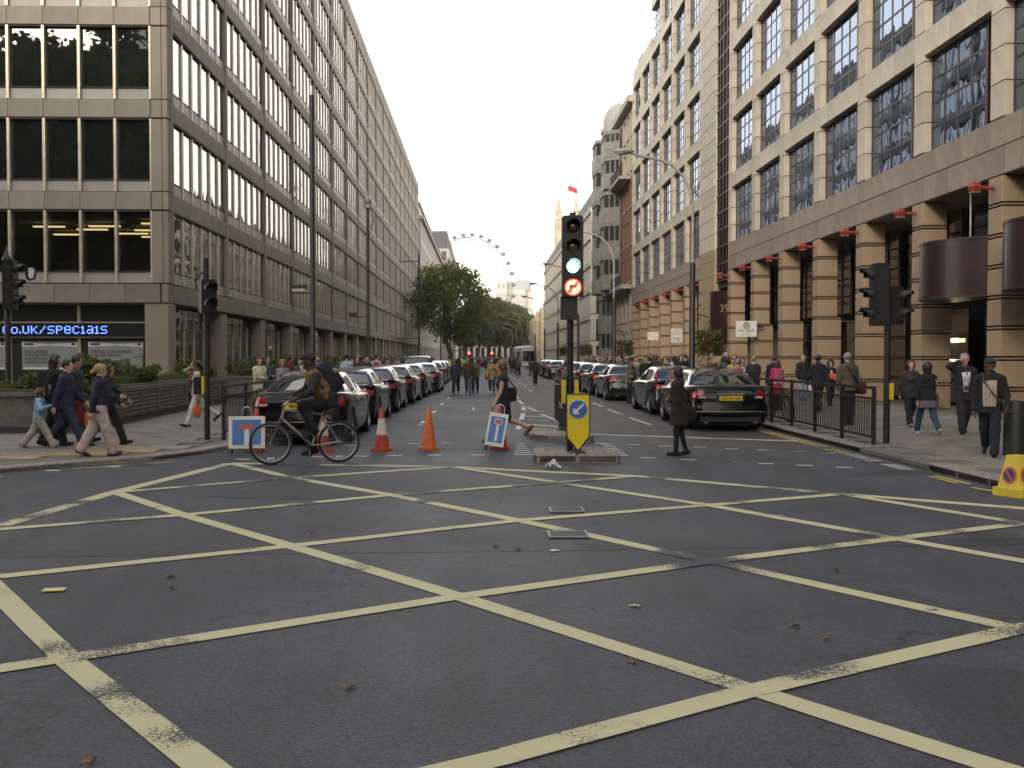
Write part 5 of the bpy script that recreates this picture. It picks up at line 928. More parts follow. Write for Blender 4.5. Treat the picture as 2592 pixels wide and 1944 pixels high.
# ---- bicycles
def bicycle(name, label, loc, rz, col, lean=0, basket=False):
    t = thing(name, label, 'bicycle', loc, rz); t.rotation_euler = (0, R(lean), rz); r = .335; fm = mat('bike_' + col, {'silver': (.28, .28, .29), 'black': (.02, .02, .022)}[col], .3, .6)
    for y in (0, 1.07):
        w_ = link('wheel', None, t, (0, y, r)); MB().tube([(0, (r - .022) * math.cos(a), (r - .022) * math.sin(a)) for a in np.linspace(0, 2 * math.pi, 40, endpoint=False)], .022, 8, True).obj('tyre', RUBBER, w_, smooth=180); MB().tube([(0, (r - .048) * math.cos(a), (r - .048) * math.sin(a)) for a in np.linspace(0, 2 * math.pi, 40, endpoint=False)], .011, 6, True).obj('rim', STEEL, w_, smooth=180)
        s_ = MB()
        for i in range(28): a = 2 * math.pi * i / 28; s_.cyl((.025 * (-1) ** i, .02 * math.cos(a + .7), .02 * math.sin(a + .7)), (0, (r - .05) * math.cos(a), (r - .05) * math.sin(a)), .0022, n=4)
        s_.obj('spokes', STEEL, w_); MB().cyl((-.05, 0, 0), (.05, 0, 0), .022).obj('hub', STEEL, w_); MB().box(0, 0, -(r - .1), .01, .11, .03).obj('reflector', SWHITE, w_)
    BB = (0, .43, .29); ST = (0, .26, .78); HT = (0, .86, .86); HB = (0, .90, .72); f = MB()
    for a, c, q in ((BB, ST, .018), (ST, HT, .018), (BB, HB, .022), (HT, HB, .022)): f.cyl(a, c, q, n=10)
    for s in (-1, 1):
        f.cyl((s * .03, .43, .29), (s * .06, 0, r), .011, n=8); f.cyl((s * .03, .27, .72), (s * .06, 0, r), .010, n=8)
    f.obj('frame', fm, t, smooth=60); k = MB()
    for s in (-1, 1): k.tube([(s * .055, 1.07, r), (s * .055, .97, .58), (s * .045, .92, .70)], .018)
    k.cyl((-.05, .92, .70), (.05, .92, .70), .02); k.obj('fork', DARK, t, smooth=60)
    MB().cyl(ST, (0, .235, .90), .014).obj('seat_post', STEEL, t); sd = MB(); sd.ell((0, .14, .925), (.075, .09, .03)); sd.ell((0, .29, .925), (.028, .12, .022)); sd.obj('saddle', RUBBER, t, smooth=180)
    MB().tube([HT, (0, .86, .94), (0, .80, .99)], .016).obj('stem', STEEL, t); MB().tube([(-.31, .74, 1.0), (-.12, .80, .99), (.12, .80, .99), (.31, .74, 1.0)], .013).obj('handlebar', STEEL, t)
    for s in (-1, 1): MB().cyl((s * .2, .775, 1.0), (s * .32, .735, 1.0), .018).obj('grip', RUBBER, t); MB().tube([(s * .2, .78, .99), (s * .26, .84, .95)], .006).obj('brake_lever', STEEL, t)
    MB().lathe([(.0, -.004), (.09, -.004), (.09, .004), (0, .004)], 24, (.06, .43, .29), 'x').obj('chainring', DARK, t); ch = MB(); ch.tube([(.06, .43, .38), (.06, 0, r + .045)], .006, 5); ch.tube([(.06, .43, .20), (.06, 0, r - .045)], .006, 5); ch.obj('chain', DARK, t)
    for s, a in ((1, R(-80)), (-1, R(100))): y, z = .43 + .17 * math.cos(a), .29 + .17 * math.sin(a); MB().cyl((s * .08, .43, .29), (s * .09, y, z), .012).obj('crank', STEEL, t); MB().box(s * .14, y, z, .10, .09, .025).obj('pedal', DARK, t)
    MB().ell((0, -.0 + .16, .60), (.03, .03, .035)).obj('rear_light', mat('bike_lamp_red', (.5, .02, .02), .2), t, smooth=180)
    return t
# cyclist's machine heads left across the street
fx, fy, rx_, ry_ = -3.37, 16.11, -2.31, 16.46; BA = math.atan2(fy - ry_, fx - rx_) - math.pi / 2
bicycle('bicycle', 'silver mountain bicycle ridden by the man with the navy backpack', (rx_, ry_, 0), BA, 'silver')
bicycle('bicycle', 'black bicycle leaning against the right guard railing', (7.28, 25.9, PR), R(-170), 'black', 6)
# ================================================================ PEOPLE
def surfnet(V, org, vx):
    """smooth closed surface at V = 0 of a sampled field (one vertex per crossed cell)"""
    S = V < 0; c = [S[a:S.shape[0] - 1 + a, b:S.shape[1] - 1 + b, d:S.shape[2] - 1 + d] for a in (0, 1) for b in (0, 1) for d in (0, 1)]
    n = sum(x.astype(np.int8) for x in c); act = (n > 0) & (n < 8); I = np.argwhere(act)
    if len(I) == 0: return np.zeros((0, 3)), []
    P = np.zeros((len(I), 3)); W_ = np.zeros(len(I)); C = [(a, b, d) for a in (0, 1) for b in (0, 1) for d in (0, 1)]
    val = [V[I[:, 0] + a, I[:, 1] + b, I[:, 2] + d] for a, b, d in C]
    for i in range(8):
        for j in range(i + 1, 8):
            if sum(abs(C[i][k] - C[j][k]) for k in range(3)) == 1:
                m = (val[i] < 0) != (val[j] < 0); t = np.where(m, val[i] / np.where(m, val[i] - val[j], 1), 0)
                P += m[:, None] * (np.array(C[i]) + t[:, None] * (np.array(C[j]) - np.array(C[i]))); W_ += m
    P = (P / W_[:, None] + I) * vx + org; idx = np.full(act.shape, -1); idx[act] = np.arange(len(I)); F = []
    for ax in range(3):
        a, b = [k for k in range(3) if k != ax]; sl0 = [slice(None)] * 3; sl1 = [slice(None)] * 3; sl0[ax] = slice(0, -1); sl1[ax] = slice(1, None)
        s0, s1 = S[tuple(sl0)], S[tuple(sl1)]; E = np.argwhere(s0 != s1); E = E[(E[:, a] > 0) & (E[:, b] > 0) & (E[:, a] < V.shape[a] - 1) & (E[:, b] < V.shape[b] - 1)]
        if len(E) == 0: continue
        q = []
        for da, db in ((0, 0), (-1, 0), (-1, -1), (0, -1)):
            e = E.copy(); e[:, a] += da; e[:, b] += db; q.append(idx[e[:, 0], e[:, 1], e[:, 2]])
        q = np.stack(q, 1); flip = s0[E[:, 0], E[:, 1], E[:, 2]] ^ (ax == 1); q[flip] = q[flip][:, ::-1]; F.append(q[:, ::-1])
    return P, np.concatenate(F)
class Field:
    def __init__(s, vx): s.vx = vx; s.p = []
    def add(s, a, b, ra, rb, k=.03, sx=1, sy=1): s.p.append((np.array(a, float), np.array(b, float), ra, rb, k, sx, sy)); return s
    def run(s, cuts=(), grow=0, wr=0):
        m = .05 + grow; lo = np.min([np.minimum(a, b) - max(ra, rb) * max(sx, sy, 1) for a, b, ra, rb, k, sx, sy in s.p], 0) - m; hi = np.max([np.maximum(a, b) + max(ra, rb) * max(sx, sy, 1) for a, b, ra, rb, k, sx, sy in s.p], 0) + m
        n = np.ceil((hi - lo) / s.vx).astype(int) + 2; V = np.full(n, .2, np.float32); ax = [(lo[i] + np.arange(n[i]) * s.vx).astype(np.float32) for i in range(3)]
        for a, b, ra, rb, k, sx, sy in s.p:
            r = max(ra, rb) * max(sx, sy, 1) + k + .03 + grow; sl = []
            for i in range(3): sl.append(slice(max(0, int((min(a[i], b[i]) - r - lo[i]) / s.vx)), min(n[i], int((max(a[i], b[i]) + r - lo[i]) / s.vx) + 2)))
            X = ax[0][sl[0]][:, None, None] - a[0]; Y = ax[1][sl[1]][None, :, None] - a[1]; Z = ax[2][sl[2]][None, None, :] - a[2]; d = b - a; dd = float(d @ d) + 1e-9
            h = np.clip((X * d[0] + Y * d[1] + Z * d[2]) / dd, 0, 1); q = np.sqrt(((X - h * d[0]) / sx) ** 2 + ((Y - h * d[1]) / sy) ** 2 + (Z - h * d[2]) ** 2) - (ra + (rb - ra) * h) - grow
            W_ = V[tuple(sl)]; t = np.clip(.5 + .5 * (W_ - q) / k, 0, 1); V[tuple(sl)] = W_ + (q - W_) * t - k * t * (1 - t)
        X, Y, Z = ax[0][:, None, None], ax[1][None, :, None], ax[2][None, None, :]
        for c in cuts: V = np.maximum(V, c(X, Y, Z))
        P, F = surfnet(V, lo, s.vx)
        if wr and len(P): P = P + wr * np.stack([np.sin(P[:, 2] * 43 + P[:, 0] * 31), np.sin(P[:, 2] * 51 + P[:, 0] * 23 + 1), np.zeros(len(P))], 1) * np.sin(P[:, 2] * 17 + P[:, 1] * 29)[:, None]
        return P, F
def netmesh(nm, P, F, m):
    me = D.meshes.new(nm); me.from_pydata(P.tolist(), [], [tuple(f) for f in F]); me.materials.append(m); me.polygons.foreach_set('use_smooth', [True] * len(me.polygons)); me.update(); return me
def ik(a, t, l1, l2, pole):
    a = np.array(a, float); t = np.array(t, float); v = t - a; d = min(np.linalg.norm(v), (l1 + l2) * .995); u = v / (np.linalg.norm(v) + 1e-9); t = a + u * d; x = (l1 ** 2 - l2 ** 2 + d ** 2) / (2 * d); h = math.sqrt(max(l1 ** 2 - x * x, 0)); p = np.array(pole, float); p = p - u * (p @ u); p /= np.linalg.norm(p) + 1e-9
    return a + u * x + p * h, t
SKINS = [mat('skin_light', (.50, .31, .23), .55, var=.08, scale=12), mat('skin_tan', (.36, .21, .14), .55, var=.08, scale=12), mat('skin_dark', (.085, .045, .03), .5, var=.1, scale=12)]
HAIRS = dict(black=mat('hair_black', (.012, .010, .009), .5, var=.3, scale=60), brown=mat('hair_brown', (.07, .038, .02), .5, var=.35, scale=60), auburn=mat('hair_auburn', (.15, .065, .028), .45, var=.35, scale=60), blond=mat('hair_blond', (.36, .24, .12), .5, var=.3, scale=60), grey=mat('hair_grey', (.28, .27, .26), .6, var=.3, scale=60), ginger=mat('hair_ginger', (.28, .11, .04), .5, var=.3, scale=60))
EYE = mat('eye_dark', (.015, .012, .01), .3); LIP = mat('lip', (.30, .09, .08), .5)
GARM = {}
def skeleton(h=1.75, fem=0, p=None):
    """joint positions for a 1.75 m figure facing +Y; p holds the pose"""
    p = p or {}; J = {}; pel = np.array(p.get('pelvis', (0, 0, .94)), float); lean = R(p.get('lean', 2)); J['pel'] = pel
    def up(v):
        x, y, z = v; return pel + np.array([x, y * math.cos(lean) + (z - .94) * math.sin(lean), -y * math.sin(lean) + (z - .94) * math.cos(lean)])
    J['up'] = up; J['chest'] = up((0, -.005, 1.28)); J['neck'] = up((0, -.02, 1.47)); sw = .16 if fem else .185
    for s, n in ((1, 'r'), (-1, 'l')):
        hip = pel + np.array([s * .09, 0, -.02]); lg = p.get('leg_' + n, (0, 0)); J['hip' + n] = hip
        if len(lg) == 3: kn, an = ik(hip, lg, .43, .42, p.get('knee_pole', (0, 1, .1))); fa = R(p.get('foot_' + n, 0))
        else:
            t, k = R(lg[0]), R(lg[1]); kn = hip + .43 * np.array([s * .01, math.sin(t), -math.cos(t)]); an = kn + .42 * np.array([0, math.sin(t - k), -math.cos(t - k)]); fa = .75 * (t - k)
        J['kn' + n], J['an' + n] = kn, an; f = np.array([s * .08, math.cos(fa), math.sin(fa)]); J['toe' + n] = an + .15 * f + np.array([0, 0, -.045]); J['heel' + n] = an - .05 * f + np.array([0, 0, -.05])
        sh = up((s * sw, -.015, 1.385)); J['sh' + n] = sh; am = p.get('arm_' + n, (4, 6, 12))
        if len(am) == 4: el, wr = ik(sh, up(am[:3]), .29, .26, p.get('pole_' + n, (s * .6, -.5, -.6)))
        else:
            a, ab, e = R(am[0]), R(am[1]), R(am[2]); el = sh + .29 * np.array([s * math.sin(ab), math.sin(a) * math.cos(ab), -math.cos(a) * math.cos(ab)]); wr = el + .26 * np.array([s * .3 * math.sin(ab), math.sin(a + e), -math.cos(a + e)])
        J['el' + n], J['wr' + n] = el, wr
    J['hc'] = up((0, .015, 1.62)) if 'head_up' not in p else J['neck'] + np.array([0, .05, .15]); J['yaw'] = R(p.get('yaw', 0)); J['nod'] = R(p.get('nod', 0))
    if 'pelvis' not in p:
        g = min(min(J['toe' + n][2] - .03, J['heel' + n][2] - .035) for n in 'rl')
        for k in list(J):
            if isinstance(J[k], np.ndarray): J[k] = J[k] - np.array([0, 0, g])
        o = np.array([0, 0, g]); J['up'] = lambda v: up(v) - o
    return J
def headpt(J, v):
    x, y, z = v; c, s = math.cos(J['yaw']), math.sin(J['yaw']); n = J['nod']; y, z = y * math.cos(n) + z * math.sin(n), -y * math.sin(n) + z * math.cos(n); return J['hc'] + np.array([x * c - y * s, x * s + y * c, z])
def person(label, loc, face, h=1.72, fem=0, skin=0, hair=('brown', 'short'), top=None, legs=None, pose=None, shoes=(.02, .018, .016), vx=.016, extra=(), group=None, name='person', detail=1):
    """one walking, standing or riding figure: continuous body, garments and hair as its children"""
    J = skeleton(h, fem, pose); t = thing(name, label, 'person', loc, R(face), group); sc = h * (1 if 'pelvis' in (pose or {}) else .94) / 1.75; t.scale = (sc, sc, sc); thin = .9 if fem else 1.0; pel, up = J['pel'], J['up']; B = Field(vx)
    def torso(F, g=0, k=.06, low=True):
        w_ = .135 if fem else .145
        if low: F.add(pel + [0, -.01, -.02], pel + [0, 0, .06], .135 + g, .128 + g, k, 1.18, .86)
        F.add(up((0, 0, 1.02)), up((0, 0, 1.16)), .115 * thin + g, .12 * thin + g, k, 1.15, .85); F.add(up((0, 0, 1.2)), up((0, 0, 1.34)), w_ + g, w_ - .005 + g, k, 1.2, .8); [F.add(up((0, -.015, 1.425)), up((q * .125, -.015, 1.392)), .066 + g * .7, .056 + g * .7, k) for q in (-1, 1)]
        if fem: F.add(up((-.06, .07, 1.27)), up((.06, .07, 1.27)), .062 + g, .062 + g, .04)
    def legF(F, g=0, end=1.0, k=.04, fl=0):
        for n in 'rl':
            a, b, c = J['hip' + n], J['kn' + n], J['an' + n]; F.add(a, b, .088 * (1.0 if fem else 1.02) + g, .056 + g + fl * .3, k)
            if end > .5: F.add(b, b + (c - b) * end, .056 + g + fl * .4, .038 + g + fl, k)
    def armF(F, g=0, end=1.0, k=.03):
        for n in 'rl':
            a, b, c = J['sh' + n], J['el' + n], J['wr' + n]; F.add(a, a + (b - a) * min(1, end * 2), .05 * thin + g, .042 * thin + g, k)
            if end > .5: F.add(b, b + (c - b) * (end - .5) * 2, .042 * thin + g, .029 + g, k)
    torso(B); legF(B); armF(B); B.add(J['neck'], headpt(J, (0, -.015, -.07)), .058, .052, .03)
    hp = lambda *v: headpt(J, v); B.add(hp(0, -.028, .045), hp(0, .008, .04), .083, .080, .02); B.add(hp(0, .02, -.01), hp(0, .046, -.078), .068, .038, .035)
    if detail:
        B.add(hp(0, .088, .005), hp(0, .103, -.022), .010, .015, .012); B.add(hp(-.078, -.005, 0), hp(-.08, -.012, -.02), .017, .013, .01); B.add(hp(.078, -.005, 0), hp(.08, -.012, -.02), .017, .013, .01); B.add(hp(-.025, .078, -.062), hp(.025, .078, -.062), .012, .012, .02)
    for n, s in (('r', 1), ('l', -1)):
        w0, e0 = J['wr' + n], J['el' + n]; d = (w0 - e0) / np.linalg.norm(w0 - e0); B.add(w0, w0 + d * .07, .028, .034, .02, 1, 1); J['hd' + n] = d
        f = J['toe' + n] - J['an' + n]; B.add(J['heel' + n], J['toe' + n], .035, .03, .03)
    P, F = B.run(); body = netmesh('body', P, F, SKINS[skin])
    if detail:                                                     # five fingers and thumb, curled
        b = MB()
        for n, s in (('r', 1), ('l', -1)):
            d = J['hd' + n]; c = J['wr' + n] + d * .085; side = np.cross(d, [s, 0, 0.01]); side /= np.linalg.norm(side) + 1e-9; pal = np.cross(side, d)
            pal = pal if pal[0] * s < 0 else -pal
            for i, (o, l_) in enumerate(((-.027, .060), (-.009, .070), (.009, .066), (.026, .052))):
                q0 = c + side * o; q1 = q0 + d * l_ * .5 + pal * .012; q2 = q1 + d * l_ * .35 + pal * .028; b.tube([q0, q1, q2], [.0095, .009, .0075], 6)
            q0 = J['wr' + n] + d * .035 + side * .03; b.tube([q0, q0 + d * .035 + side * .022 + pal * .012, q0 + d * .06 + side * .02 + pal * .026], [.012, .011, .008], 6)
        me = b.mesh('f', SKINS[skin], 180); bm = bmesh.new(); bm.from_mesh(body); bm.from_mesh(me); bm.to_mesh(body); bm.free(); body.polygons.foreach_set('use_smooth', [True] * len(body.polygons))
    bo = link('body', body, t)
    if detail:
        for s in (-1, 1):
            b = MB(); q = hp(s * .031, .077, .006); b.ell(tuple(q), (.012, .009, .007), 8, 6); b.obj('eye', EYE, t, smooth=180)
        b = MB(); q = hp(0, .084, -.052); b.ell(tuple(q), (.022, .008, .006), 8, 6); b.obj('mouth', LIP, t, smooth=180)
    # garments
    if legs:
        kind, col = legs[0], legs[1]; m = col if not isinstance(col, tuple) else cloth(col); F = Field(vx)
        if kind in ('trousers', 'jeans', 'wide', 'tights'):
            g = {'trousers': .022, 'jeans': .014, 'wide': .03, 'tights': .004}[kind]; F.add(pel + [0, -.01, -.02], pel + [0, 0, .07], .135 + g, .13 + g * .6, .05, 1.18, .88); legF(F, g, .95 if kind != 'tights' else 1.0, .05, {'trousers': .015, 'jeans': .012, 'wide': .026, 'tights': 0}[kind])
            P, Q = F.run([lambda X, Y, Z: Z - (pel[2] + .10)], 0, .004 if kind != 'tights' else 0); link('trousers' if kind != 'tights' else 'tights', netmesh('trousers', P, Q, m), t)
        if kind == 'skirt':
            hem = legs[2]; F.add(pel + [0, 0, .08], pel + [0, -.0, hem - .94], .12, .20, .05, 1.1, .9); F.add(pel + [0, -.015, -.02], pel + [0, -.01, 0], .145, .14, .05, 1.15, .9); P, Q = F.run([lambda X, Y, Z: (pel[2] - .94 + hem) - Z, lambda X, Y, Z: Z - (pel[2] + .12)], 0, .006); link('skirt', netmesh('skirt', P, Q, m), t)
    if top:
        kind, col = top[0], top[1]; m = col if not isinstance(col, tuple) else cloth(col); F = Field(vx); g = {'shirt': .012, 'jacket': .028, 'coat': .034, 'tee': .012, 'vest': .02, 'dress': .008}[kind]; hem = top[2] if len(top) > 2 else {'shirt': .90, 'jacket': .80, 'coat': .62, 'tee': .88, 'vest': .9, 'dress': .56}[kind]
        torso(F, g, .06); armF(F, g * .75, {'tee': .36, 'vest': .12, 'dress': .10}.get(kind, .97), .035)
        if kind in ('jacket', 'coat', 'dress') or hem < .85: F.add(pel + [0, -.005, .05], pel + [0, 0, hem - .94], .14 + g * .6, .155 + g + max(0, .8 - hem) * .12, .05, 1.15, .88)
        nk = up((0, 0, 1.485)); cuts = [lambda X, Y, Z: (pel[2] - .94 + hem) - Z * 1.0 + 0 * X]
        if 'pelvis' in (pose or {}): cuts = [lambda X, Y, Z: (pel[2] - .94 + hem) - Z + (Y - pel[1]) * .3]
        nv = (up((0, 0, 1.6)) - up((0, 0, 1.4))) / .2; cuts.append(lambda X, Y, Z: (X * nv[0] + (Y - nk[1]) * nv[1] + (Z - nk[2]) * nv[2]) - .0 + np.maximum(0, .075 - np.hypot(X - nk[0], Y - nk[1])) * (.9 if kind in ('dress', 'vest', 'tee') else .35) + np.where(np.hypot(X - nk[0], Y - nk[1]) > .16, -.5, 0))
        P, Q = F.run(cuts, 0, .006 if kind in ('jacket', 'coat', 'shirt') else .003); link({'tee': 't_shirt'}.get(kind, kind), netmesh(kind, P, Q, m), t)
        if kind in ('jacket', 'coat') and detail: F = Field(vx); F.add(up((-.035, -.02, 1.475)), up((.035, -.02, 1.475)), .062, .062, .02); P, Q = F.run([lambda X, Y, Z: nk[2] - .03 - Z]); link('collar', netmesh('collar', P, Q, m), t)
    if shoes:
        m = cloth(shoes) if isinstance(shoes, tuple) else shoes
        for n in 'rl':
            F = Field(min(vx, .014)); F.add(J['heel' + n] + [0, 0, .012], J['toe' + n], .044, .036, .02); F.add(J['an' + n] + [0, 0, -.02], J['heel' + n] + [0, 0, .02], .042, .042, .02); P, Q = F.run(); link('shoe', netmesh('shoe', P, Q, m), t)
    hc, hs = hair
    if hs != 'bald':
        m = HAIRS.get(hc) if isinstance(hc, str) else cloth(hc); F = Field(min(vx, .014)); g = {'short': .011, 'curly': .04, 'bob': .02, 'long': .018, 'cap': .014, 'tail': .013, 'hat': .016}[hs]; F.add((0, -.03, .047), (0, .006, .044), .083 + g, .080 + g, .02)
        if hs == 'long': F.add((0, -.06, .03), (0, -.10, -.22), .082, .07, .05, 1.15, .8); F.add((.05, -.02, -.02), (.06, -.03, -.16), .04, .03, .04); F.add((-.05, -.02, -.02), (-.06, -.03, -.16), .04, .03, .04); F.add((0, -.10, -.22), (0, -.12, -.36), .07, .045, .05, 1.2, .7)
        if hs in ('bob', 'curly'): F.add((0, -.045, .0), (0, -.05, -.08), .085 + g * .6, .075 + g * .6, .04); F.add((.062, -.0, .02), (.066, .0, -.07), .032 + g * .4, .03, .03); F.add((-.062, -.0, .02), (-.066, .0, -.07), .032 + g * .4, .03, .03)
        if hs == 'tail': F.add((0, -.1, .04), (0, -.15, -.02), .03, .035, .02); F.add((0, -.15, -.02), (0, -.13, -.17), .035, .015, .03)
        if hs in ('cap', 'hat'): F.add((0, .06, .075), (0, .125, .06), .035, .022, .03, 1.9, 1)
        fy = .062 if hs in ('short', 'tail', 'curly') else .05; fz = .082
        cuts = [lambda X, Y, Z: np.minimum(np.minimum(Y - fy + (0.04 if hs in ('long', 'bob') else 0) * 0, (fz - (.03 if hs in ('cap', 'hat') else 0)) - Z), 1.0 + 0 * X) if hs not in ('cap', 'hat') else .035 - Z + 0 * X + 0 * Y]
        if hs in ('short', 'tail'): cuts.append(lambda X, Y, Z: np.minimum(np.maximum(-.055 - Z, np.minimum(Y + .02, .01 - Z)), .2) + 0 * X)
        P, Q = F.run(cuts, 0, .010 if hs in ('curly', 'long') else .003)
        if len(P): P = np.array([headpt(J, v) for v in P]); link('cap' if hs in ('cap', 'hat') else 'hair', netmesh('hair', P, Q, m), t)
    for e in extra: e(t, J)
    t['J'] = 0; del t['J']; return t, J, sc
def at_person(pj, name, label, cat):  # a thing carried by a figure: stands where the figure stands, top-level
    t, J, sc = pj; o = thing(name, label, cat, t.location, t.rotation_euler[2]); o.scale = (sc, sc, sc); return o
def rbox(c, s, m, nm, par, k=.35, rx=0):
    n, q = 14, 10; vs = []
    for i in range(q + 1):
        ph = -math.pi / 2 + math.pi * i / q
        for j in range(n):
            th = 2 * math.pi * j / n; f = lambda v: math.copysign(abs(v) ** k, v); v = Vector((s[0] / 2 * f(math.cos(ph)) * f(math.cos(th)), s[1] / 2 * f(math.cos(ph)) * f(math.sin(th)), s[2] / 2 * f(math.sin(ph)))); v = Matrix.Rotation(rx, 3, 'X') @ v; vs.append((c[0] + v.x, c[1] + v.y, c[2] + v.z))
    return MB().add(vs, [(i * n + j, i * n + (j + 1) % n, (i + 1) * n + (j + 1) % n, (i + 1) * n + j) for i in range(q) for j in range(n)]).obj(nm, m, par, smooth=60)
def backpack(pj, label, col, big=1.0):
    t, J, sc = pj; o = at_person(pj, 'backpack', label, 'backpack'); c = J['up']((0, -.20, 1.24)); v = J['up']((0, 0, 1.4)) - J['up']((0, 0, 1.2)); rx = -math.atan2(v[1], v[2]); m = cloth(col)
    rbox(c, (.30 * big, .19 * big, .44 * big), m, 'main_sack', o, .4, rx); rbox(J['up']((0, -.30 * (big * .5 + .5), 1.15)), (.23 * big, .08, .2 * big), m, 'front_pocket', o, .4, rx)
    for s in (-1, 1): MB().tube([J['up']((s * .10, -.16, 1.42)), J['up']((s * .12, -.04, 1.50)), J['up']((s * .135, .10, 1.38)), J['up']((s * .15, .10, 1.2)), J['up']((s * .15, -.08, 1.06))], .018, 6).obj('strap', m, o, smooth=60)
def shoulderbag(pj, label, col, side=1, z=.86, y=0, s=(.12, .32, .26), strap=True, m=None):
    t, J, sc = pj; o = at_person(pj, 'shoulder_bag', label, 'bag'); m = m or cloth(col); p = J['pel']; c = p + np.array([side * (.22 + s[0] / 2), y, z - .94]); rbox(c, s, m, 'bag', o, .45)
    if strap: MB().tube([c + [0, .1, s[2] * .4], J['sh' + ('r' if side > 0 else 'l')] + [-.02 * side, .06, .05], J['sh' + ('r' if side > 0 else 'l')] + [-.02 * side, -.05, .05], c + [0, -.1, s[2] * .4]], .012, 6).obj('strap', m, o, smooth=60)
def handbag(pj, label, n, col, s=(.28, .1, .34)):
    t, J, sc = pj; o = at_person(pj, 'carrier_bag', label, 'bag'); h = J['wr' + n] + J['hd' + n] * .12; m = cloth(col); rbox(h + [0, 0, -.12 - s[2] / 2], s, m, 'bag', o, .5); MB().tube([h + [0, .05, -.16], h, h + [0, -.05, -.16]], .006, 5).obj('handle', m, o)
def phone(pj, label, n):
    t, J, sc = pj; o = at_person(pj, 'mobile_phone', label, 'phone'); c = J['wr' + n] + J['hd' + n] * .07; MB().box(c[0] + (.02 if n == 'l' else -.02), c[1], c[2], .018, .05, .11, rx=R(-25)).obj('phone_body', BLACK, o)
def stripes(name, c1, c2, sc_, vert=True):
    m = mat(name, c1, .85, var=.05)
    if 'st' not in m:
        n = m.node_tree.nodes; l = m.node_tree.links.new; t = n.new('ShaderNodeTexCoord'); w_ = n.new('ShaderNodeTexWave'); w_.bands_direction = 'X' if vert else 'Z'; w_.inputs['Scale'].default_value = sc_; l(t.outputs['Object'], w_.inputs[0]); r = n.new('ShaderNodeValToRGB'); r.color_ramp.elements[0].position = .45; r.color_ramp.elements[1].position = .55; r.color_ramp.elements[0].color = (*c2, 1); r.color_ramp.elements[1].color = (*c1, 1); l(w_.outputs[0], r.inputs[0]); l(r.outputs[0], n['Principled BSDF'].inputs['Base Color']); m['st'] = 1
    return m
def front_panel(m, w_=.10, z0=.95, z1=1.47, nm='shirt_front', tie=None):
    def f(t, J):
        b = MB(); n = 8
        for s in (0, 1):
            pass
        vs = []
        for i in range(n + 1):
            z = z0 + (z1 - z0) * i / n; k = w_ * (.35 + .65 * i / n) if w_ < .12 else w_ * (.8 + .2 * i / n - max(0, i / n - .7) * 1.3)
            for x in (-k, 0, k): yy = .182 if z < 1.1 else .184 if z < 1.3 else .184 - (z - 1.3) * .70; q = J['up']((x, yy - abs(x) * .25, z)); vs.append(tuple(q))
        b.add(vs, [(i * 3 + j, i * 3 + j + 1, (i + 1) * 3 + j + 1, (i + 1) * 3 + j) for i in range(n) for j in (0, 1)]); b.obj(nm, m, t, smooth=180)
        if tie: b = MB(); b.add([tuple(J['up'](v)) for v in ((-.018, .125, 1.42), (.018, .125, 1.42), (.035, .195, 1.25), (.045, .192, 1.0), (0, .190, .95), (-.045, .192, 1.0), (-.035, .195, 1.25))], [(0, 1, 2, 3, 4, 5, 6)]); b.obj('tie', tie, t)
    return f
NAVY, BLK, CHAR, BRN, OLV, GRY = (.012, .015, .035), (.010, .010, .011), (.03, .03, .033), (.045, .028, .018), (.06, .055, .035), (.11, .11, .105)
WALK = dict(leg_r=(24, 6), leg_l=(-16, 26), arm_r=(-22, 8, 12), arm_l=(22, 8, 24)); WALK2 = dict(leg_l=(24, 6), leg_r=(-16, 26), arm_l=(-22, 8, 12), arm_r=(22, 8, 24)); STAND = dict(leg_r=(3, 3), leg_l=(-2, 2), arm_r=(5, 7, 14), arm_l=(2, 8, 10)); FOLD = dict(leg_r=(3, 3), leg_l=(-2, 2), arm_r=(-.08, .22, 1.12, 1), arm_l=(.08, .22, 1.14, 1))
def W(base, **k): d = dict(base); d.update(k); return d
# ---- the cyclist: seat, hands and feet meet the bicycle
SADP = (0, .16, .99)
def cyc():
    pose = dict(pelvis=(0, .16, 1.00), lean=33, arm_r=(0, 0, 0), arm_l=(0, 0, 0), leg_r=(.12, .40, .20), leg_l=(-.12, .44, .52), knee_pole=(0, 1, .4), foot_r=-8, foot_l=-20, yaw=0, nod=R(0)); 
    return pose
_up0 = None
def cycpose():
    p = cyc(); lean = R(33); pel = np.array(p['pelvis'])
    def inv(v):                        # world-of-bike point to the torso's own frame
        d = np.array(v) - pel; y = d[1] * math.cos(lean) - d[2] * math.sin(lean); z = d[1] * math.sin(lean) + d[2] * math.cos(lean) + .94; return (d[0], y, z, 1)
    p['arm_r'] = inv((.26, .70, 1.05)); p['arm_l'] = inv((-.26, .70, 1.05)); p['pole_r'] = (.7, -.1, -.6); p['pole_l'] = (-.7, -.1, -.6); p['head_up'] = 1; p['leg_r'] = (.115, .40, .22); p['leg_l'] = (-.115, .42, .54); return p
TAN = cloth((.17, .095, .03), 'tan_vest'); fx_ = (rx_, ry_, 0)
pj = person('dark skinned man in a dark cap and tan waistcoat riding the silver bicycle', (rx_, ry_, 0), math.degrees(BA), 1.75, 0, 2, ((.018, .014, .014), 'cap'), ('jacket', (.014, .016, .022), .86), ('trousers', (.010, .010, .011)), cycpose(), (.012, .012, .012), .013)
